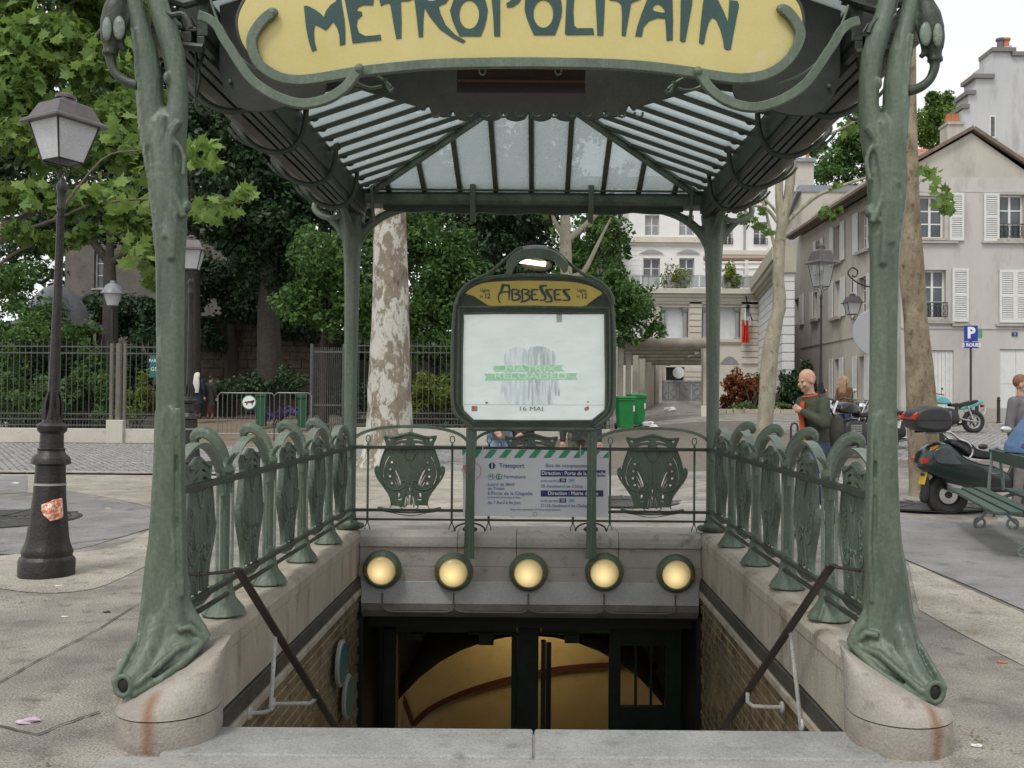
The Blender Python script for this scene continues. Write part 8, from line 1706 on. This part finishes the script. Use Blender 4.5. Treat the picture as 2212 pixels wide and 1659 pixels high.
def person(lab, loc, rz, pose, top, legs, shoes, hair=None, H=1.0, head_rz=0, head_rx=0, fat=1.0, coat=0.0, hairlen=0, long_skirt=False, sleeves=True, grp=None):
    J = dict(STD); J.update(pose); J = {k: V(v)*H for k, v in J.items()}
    t = thing('person', lab, 'person', loc, grp, rz)
    hm = Matrix.Rotation(head_rz, 3, 'Z') @ Matrix.Rotation(head_rx, 3, 'X'); h = J['head']
    def hp(x, y, z): return h + hm @ (V((x, y, z))*H)
    mb = MB()
    def hball(c, r, n=14, m=10):
        b = MB().ball((0,0,0), r, n, m); mb.add([h + hm @ ((V(v)+V(c))*H) for v in b.v], b.f)
    hball((0,.012,.025), (.076,.094,.098)); hball((0,-.022,-.045), (.060,.066,.072)); hball((0,-.062,-.088), (.028,.024,.022)); hball((0,-.090,-.020), (.012,.018,.024)); hball((0,-.072,.018), (.052,.016,.012)); hball((0,-.088,-.056), (.026,.012,.009))
    for s in (-1,1): hball((s*.078,.01,-.01), (.010,.020,.032)); hball((s*.042,-.068,-.03), (.026,.02,.024))
    capsule(mb, J['neck'] + V((0,.0,-.06)), h + V((0,.02,-.05))*H, .058*H, .054*H)
    capsule(mb, J['pelvis'], J['chest'], .10*H, .10*H); capsule(mb, J['chest'], J['neck'], .09*H, .06*H)
    for s in 'LR':
        capsule(mb, J['sh'+s], J['el'+s], .046*H, .036*H); capsule(mb, J['el'+s], J['wr'+s], .036*H, .026*H); capsule(mb, J['sh'+s], J['chest'], .045*H, .08*H)
        capsule(mb, J['hip'+s], J['kn'+s], .07*H, .048*H); capsule(mb, J['kn'+s], J['an'+s], .048*H, .036*H)
        w_, e_ = J['wr'+s], J['el'+s]; d = (w_-e_).normalized(); sd = d.cross(V((0,-1,.2))).normalized(); nn = d.cross(sd)
        pc = w_ + d*.055*H; mb.ball(pc, (.034*H,.026*H,.036*H), 10, 6); capsule(mb, w_, pc, .025*H, .030*H, 8)
        for f in range(4):
            b0 = pc + sd*(f-1.5)*.019*H + d*.022*H; L = (.040,.046,.043,.034)[f]*H; b1 = b0 + d*L + nn*.010*H; b2 = b1 + (d*.4+nn*.9).normalized()*L*.7; capsule(mb, b0, b1, .0095*H, .009*H, 6); capsule(mb, b1, b2, .009*H, .008*H, 6)
        b0 = pc - sd*.030*H; capsule(mb, b0, b0 - sd*.02*H + d*.03*H + nn*.015*H, .011*H, .009*H, 6)
    o = mb.build('body', SKIN, t, smooth=True); remesh(o, .0085*H, 2)
    for s in (-1,1): MB().ball(hp(s*.030,-.074,-.006), .0085*H, 8, 6).build('eye', mat('eye_dark', (.03,.02,.015), rough=.2) if 'eye_dark' not in bpy.data.materials else bpy.data.materials['eye_dark'], t, smooth=True)
    # garments
    mb = MB(); c_, p_, n_ = J['chest'], J['pelvis'], J['neck']; f = fat
    ax = (J['shL']-J['shR']).normalized()
    def oval(c, rx, ry, n=16): ay = V((0,0,1)).cross(ax).normalized(); return [c + ax*rx*cos(2*pi*k/n) + ay*ry*sin(2*pi*k/n) for k in range(n)]
    low = p_ + V((0,0,-.08-coat))*H
    mb.ring_loft([oval(low, (.185+.10*min(coat,.4))*f*H, (.13+.08*min(coat,.4))*f*H), oval(p_, .175*f*H, .125*f*H), oval(J['waist'], .165*f*H, .115*f*H), oval(c_ + V((0,0,-.02))*H, .19*f*H, .125*f*H), oval(c_ + V((0,0,.07))*H, .175*f*H, .11*f*H), oval(n_ + V((0,0,-.015))*H, .085*H, .075*H), oval(n_ + V((0,0,.02))*H, .070*H, .068*H)])
    for s in 'LR': capsule(mb, J['sh'+s], J['el'+s], .070*f*H, .056*f*H); capsule(mb, J['el'+s], J['wr'+s], .056*f*H, .042*f*H); capsule(mb, c_.lerp(J['sh'+s],.6), J['sh'+s], .085*H, .068*H)
    o = mb.build('jacket', top, t, smooth=True); remesh(o, .011*H, 3)
    if long_skirt:
        mb = MB(); mb.ring_loft([oval(V((p_.x,p_.y,.22)), .21*H, .17*H), oval(V((p_.x,p_.y,.6)), .19*H, .15*H), oval(p_, .16*H, .12*H)]); mb.build('skirt', legs, t, smooth=True)
    else:
        mb = MB()
        for s in 'LR': capsule(mb, J['hip'+s], J['kn'+s], .092*f*H, .066*H); capsule(mb, J['kn'+s], J['an'+s] + V((0,0,.02)), .066*H, .055*H)
        capsule(mb, J['hipL'], J['hipR'], .10*f*H, .10*f*H); o = mb.build('trousers', legs, t, smooth=True); remesh(o, .012*H, 3)
    for s in 'LR':
        a = J['an'+s]; mb = MB(); k = (J['kn'+s]-a); fd = V((0,-1,0)); mb.ball(a + V((0,.01,-.04))*H, (.045*H,.055*H,.045*H), 12, 8); mb.ball(a + V((0,-.10,-.055))*H, (.046*H,.09*H,.032*H), 12, 8); mb.tube([a + V((0,.0,-.05))*H, a + V((0,-.1,-.055))*H], .036*H, 10); o = mb.build('shoe', shoes, t, smooth=True); remesh(o, .010, 2)
    if hair:
        mb = MB()
        b = MB().ball((0,0,0), (.083,.092,.092), 16, 10); mb.add([hp(*(V(v)+V((0,.030,.042)))) for v in b.v], b.f)
        if hairlen:
            for kx in (-.055,-.02,.02,.055): mb.tube([hp(kx,.07,.05), hp(kx*1.2,.10,-.08), hp(kx*1.25,.10,-.08-hairlen*.6), hp(kx,.09,-.08-hairlen)], [.045*H,.045*H,.04*H,.015*H], 8)
            for s in (-1,1): mb.tube([hp(s*.07,.0,.05), hp(s*.088,.01,-.05), hp(s*.085,.03,-.05-hairlen*.7)], [.03*H,.028*H,.014*H], 8)
        o = mb.build('hair', hair, t, smooth=True); remesh(o, .010, 2)
    return t, J, hp
olive = mat('olive_jacket', (.028,.033,.02), (.06,.066,.042), 7, .85, bump=.9, bscale=11); denim = mat('denim_blue', (.025,.04,.10), (.05,.07,.14), 14, .85); ldenim = mat('light_denim', (.17,.26,.42), (.24,.34,.50), 16, .85); dshirt = mat('denim_shirt', (.07,.13,.24), (.11,.18,.31), 10, .85, bump=.4, bscale=14)
shoe_b = mat('dark_shoe', (.03,.025,.022), rough=.5); orange = mat('orange_shirt', (.55,.085,.015), (.48,.07,.012), 9, .8)
# walking man
Y = 10.3; c = P(1762, 900, Y)
t, J, hp = person('bald person in an olive jacket and orange shirt walking left, hand on the bag strap', (c.x, Y, 0), R_(-66),
    dict(elL=(.26,-.10,1.18), wrL=(.06,-.21,1.30), elR=(-.27,.10,1.16), wrR=(-.25,-.02,.92), chest=(0,-.05,1.33), shL=(.17,-.04,1.40), shR=(-.17,-.04,1.40), knL=(.10,-.20,.52), anL=(.10,-.26,.10), knR=(-.10,.06,.50), anR=(-.10,.34,.17), head=(0,-.12,1.63), neck=(0,-.07,1.475)), olive, denim, shoe_b, None, 1.0, head_rz=R_(-4), head_rx=R_(14), fat=1.0, coat=.06)
mb = MB(); f3 = [V((-.030,-.165,1.41)), V((.030,-.165,1.41)), V((.032,-.182,1.25)), V((.036,-.15,.95)), V((-.036,-.15,.95)), V((-.032,-.182,1.25))]
mb.prism(f3, (0,-.012,0)); fix(mb.build('shirt_front', orange, t, smooth=False, bevel=.004)); MB().tube([V((0.066*cos(a),-.075+.070*sin(a),1.475+.015*sin(a))) for a in [2*pi*k/16 for k in range(16)]], .014, 6, closed=True).build('shirt_collar', orange, t, smooth=True)
tb = thing('shoulder_bag', 'dark olive bag slung behind the walking person', 'bag', (c.x+.22, Y+.12, .95)); rg = [[V((rx*cos(2*pi*k/14), ry*sin(2*pi*k/14), z)) for k in range(14)] for rx, ry, z in ((.10,.08,-.12),(.15,.11,-.02),(.16,.12,.15),(.14,.11,.35),(.06,.06,.42))]
mb = MB(); mb.ring_loft(rg); o = mb.build('bag_body', mat('bag_brown_green', (.03,.03,.022), (.05,.048,.035), 8, .8), tb, smooth=True); MB().tube([V((-.02,-.1,.40)), V((-.12,-.22,.52)), V((-.25,-.24,.42))], .014, 6).build('strap', BLK, tb, smooth=True); tb.scale = (.78,.78,.78); MB().box((-.10,-.125,-.14),(.0,-.115,-.04)).build('red_pocket', mat('red_pocket', (.5,.06,.04)), tb)
# long-haired person by the motorcycles
x, y_, z = g3(1825, 21.3); zt = P(1824,813,21.3).z; hh = (zt - z)/1.74
person('person with long fair hair and a brown jacket seen from behind the motorcycles', (x, y_, z), R_(120), {}, mat('brown_jacket', (.10,.055,.03), (.14,.08,.045), 8, .8), denim, shoe_b, mat('fair_hair', (.30,.17,.08), (.40,.25,.13), 25, .7), hh, hairlen=.32)
# two people at the park gate
Y = 34.6; zpk = P(440,905,Y).z
navy = mat('navy_coat', (.012,.018,.04), (.02,.028,.055), 8, .85); dgrey = mat('dark_grey_coat', (.022,.024,.028), (.035,.035,.04), 8, .85); veil = mat('white_veil', (.62,.60,.54), (.68,.66,.60), 9, .85); burg = mat('burgundy_skirt', (.05,.012,.014), rough=.8)
hh = (P(428,805,Y).z - zpk)/1.74; t, J, hp = person('person in a navy coat with a long white veil, back turned, at the park entrance', (P(426,905,Y).x, Y, zpk), R_(175), {}, navy, mat('black_skirt', (.012,.012,.016), rough=.85), shoe_b, veil, hh, coat=.3, long_skirt=True)
mb = MB(); rg = []
for z_, w_, y2 in ((1.75,.04,.0),(1.72,.085,.04),(1.66,.11,.08),(1.55,.11,.12),(1.35,.13,.13),(1.1,.12,.135),(.98,.10,.13)): rg.append([V((w_*cos(a)*hh, (y2+.05*sin(a))*hh, z_*hh)) for a in [2*pi*k/12 for k in range(12)]])
mb.ring_loft(rg[::-1]); mb.build('veil', veil, t, smooth=True)
hh2 = (P(447,812,Y).z - zpk)/1.74; person('dark haired person in a dark grey coat and burgundy skirt, walking beside the white veil', (P(449,905,Y).x, Y+.25, zpk), R_(165), {}, dgrey, burg, mat('red_shoe', (.25,.05,.03)), mat('black_hair', (.012,.010,.010), rough=.6), hh2, coat=.35, long_skirt=True)
# people partly hidden behind the sign
x, y_, z = g3(1080, 13.2); person('person in light blue jeans standing behind the station sign, only the hips visible', (x, y_, z), R_(15), dict(wrR=(-.12,-.16,1.0), elR=(-.26,-.02,1.12)), mat('grey_sweater', (.12,.12,.125), (.16,.16,.165), 8, .85), ldenim, shoe_b, mat('brown_hair', (.07,.04,.025), rough=.7), .98)
x, y_, z = g3(1130, 13.4); person('person in blue jeans with clasped hands, seen through the gap under the poster', (x, y_, z), R_(-10), dict(wrR=(-.04,-.20,.98), elR=(-.24,-.04,1.14), wrL=(.04,-.20,.99), elL=(.24,-.04,1.14)), mat('dark_red_coat', (.03,.02,.022), (.05,.03,.03), 8, .85), ldenim, shoe_b, bpy.data.materials['brown_hair'], .95)
x, y_, z = g3(1255, 13.0); person('person in dark clothes standing behind the right end of the sign', (x, y_, z), R_(0), {}, dgrey, mat('brown_trousers', (.09,.07,.05), (.12,.10,.07), 8, .85), shoe_b, bpy.data.materials['black_hair'], .97)
# two people at the right edge
x, y_, z = g3(2208, 11.9); person('short haired person in a grey jacket standing beyond the bench at the right edge', (x, y_, z), R_(35), {}, mat('grey_jacket', (.11,.10,.11), (.16,.15,.16), 8, .85), mat('grey_trousers', (.17,.15,.14), (.22,.20,.19), 8, .85), mat('grey_sneaker', (.22,.2,.2), (.4,.38,.38), 30, .7), mat('ginger_hair', (.16,.075,.035), (.22,.11,.06), 40, .7), .985, head_rz=R_(20))
x, y_ = P(2200,975,10.1).x, 10.1; zs = .885
person('person in a denim shirt sitting hunched on the back rest of the bench, right edge', (x, y_, 0), R_(82),
    dict(pelvis=(0,0,zs+.09), waist=(0,-.05,zs+.20), chest=(0,-.20,zs+.42), neck=(0,-.31,zs+.53), head=(0,-.40,zs+.66), shL=(.18,-.24,zs+.48), shR=(-.18,-.24,zs+.48), elL=(.26,-.36,zs+.22), elR=(-.26,-.36,zs+.22), wrL=(.10,-.56,zs+.16), wrR=(-.10,-.56,zs+.16),
         hipL=(.09,-.02,zs+.07), hipR=(-.09,-.02,zs+.07), knL=(.13,-.42,zs+.02), knR=(-.13,-.42,zs+.02), anL=(.12,-.34,.56), anR=(-.12,-.34,.56)), dshirt, denim, shoe_b, bpy.data.materials['brown_hair'], 1.0, fat=1.05)
# park ramp
YA, YB = 27.6, 36.0; mb = MB(); xa0, xb0 = P(398,950,YA).x, P(742,950,YA).x; xa1, xb1 = P(340,905,YB).x, P(745,905,YB).x
mb.prism([V((xa0,YA,.006)), V((xb0,YA,.006)), V((xb1,YB,zpk)), V((xb1,46,zpk)), V((xa1,46,zpk)), V((xa1,YB,zpk))], (0,0,-.05)); struct(fix(mb.build('park_path', bpy.data.materials['brown_path'])))
for o in list(bpy.data.objects):
    if o.name.startswith('crowd_barrier'): o.location.z = .13
    if o.name.startswith('litter_bin'): o.location.z = 0
# small litter and dead leaves on the pavement
LIT = [(58,1560,.035,'pinkish torn paper scrap on the pavement at the lower left','pink_paper'),(232,1323,.02,'dark pebble on the left pavement','pebble'),(140,1333,.018,'white scrap near the left lamp post','paper'),(125,1266,.02,'white scrap at the foot of the near lamp post','paper'),(32,1045,.05,'small white scrap on the ground at the far left edge','paper'),(235,1099,.03,'tiny white scrap on the pale ground left of the canopy','paper'),(2163,1432,.02,'orange scrap on the right pavement','orange_scrap'),(2110,1612,.018,'small white scrap by the right plinth','paper')]
mats_ = {'pink_paper': mat('pink_paper', (.55,.42,.50)), 'paper': FRAMEW, 'pebble': BLK, 'orange_scrap': mat('orange_scrap', (.45,.14,.06))}
for px, py, s_, lab, kd in LIT:
    p = G(px, py); mb = MB(); mb.ball((0,0,s_*.2), (s_*1.4,s_,s_*.25), 7, 4); o = mb.build('litter_scrap', mats_[kd], None, loc=tuple(p)); 
    for v in o.data.vertices: v.co *= 1 + random.uniform(-.35,.35)
    tag(o, lab, 'litter')
mb = MB(); r_ = random.Random(9)
for k in range(420):
    cpx = r_.choice(((190,1660),(320,1655),(100,1275),(1890,1652),(2110,1600),(230,1280),(1960,1330),(60,1300))); 
    p = G(cpx[0]+r_.gauss(0,60), min(1655,cpx[1]+r_.gauss(0,14)), .004)
    if abs(p.x-XC) < 1.75 and p.y > 3.6: continue
    a = r_.uniform(0,6.28); s_ = r_.uniform(.004,.013); mb.add([p+V((s_*cos(a),s_*sin(a),0)), p+V((s_*.5*cos(a+1.8),s_*.5*sin(a+1.8),.003)), p+V((-s_*cos(a),-s_*sin(a),.001)), p+V((s_*.5*cos(a-1.6),s_*.5*sin(a-1.6),.002))], [(0,1,2,3)])
o = mb.build('leaf_litter', mat('dry_leaf_bits', (.16,.10,.05), (.30,.24,.15), 60, .9)); o['kind'] = 'stuff'; o['label'] = 'small dry leaf bits scattered on the pavement'; o['category'] = 'debris'
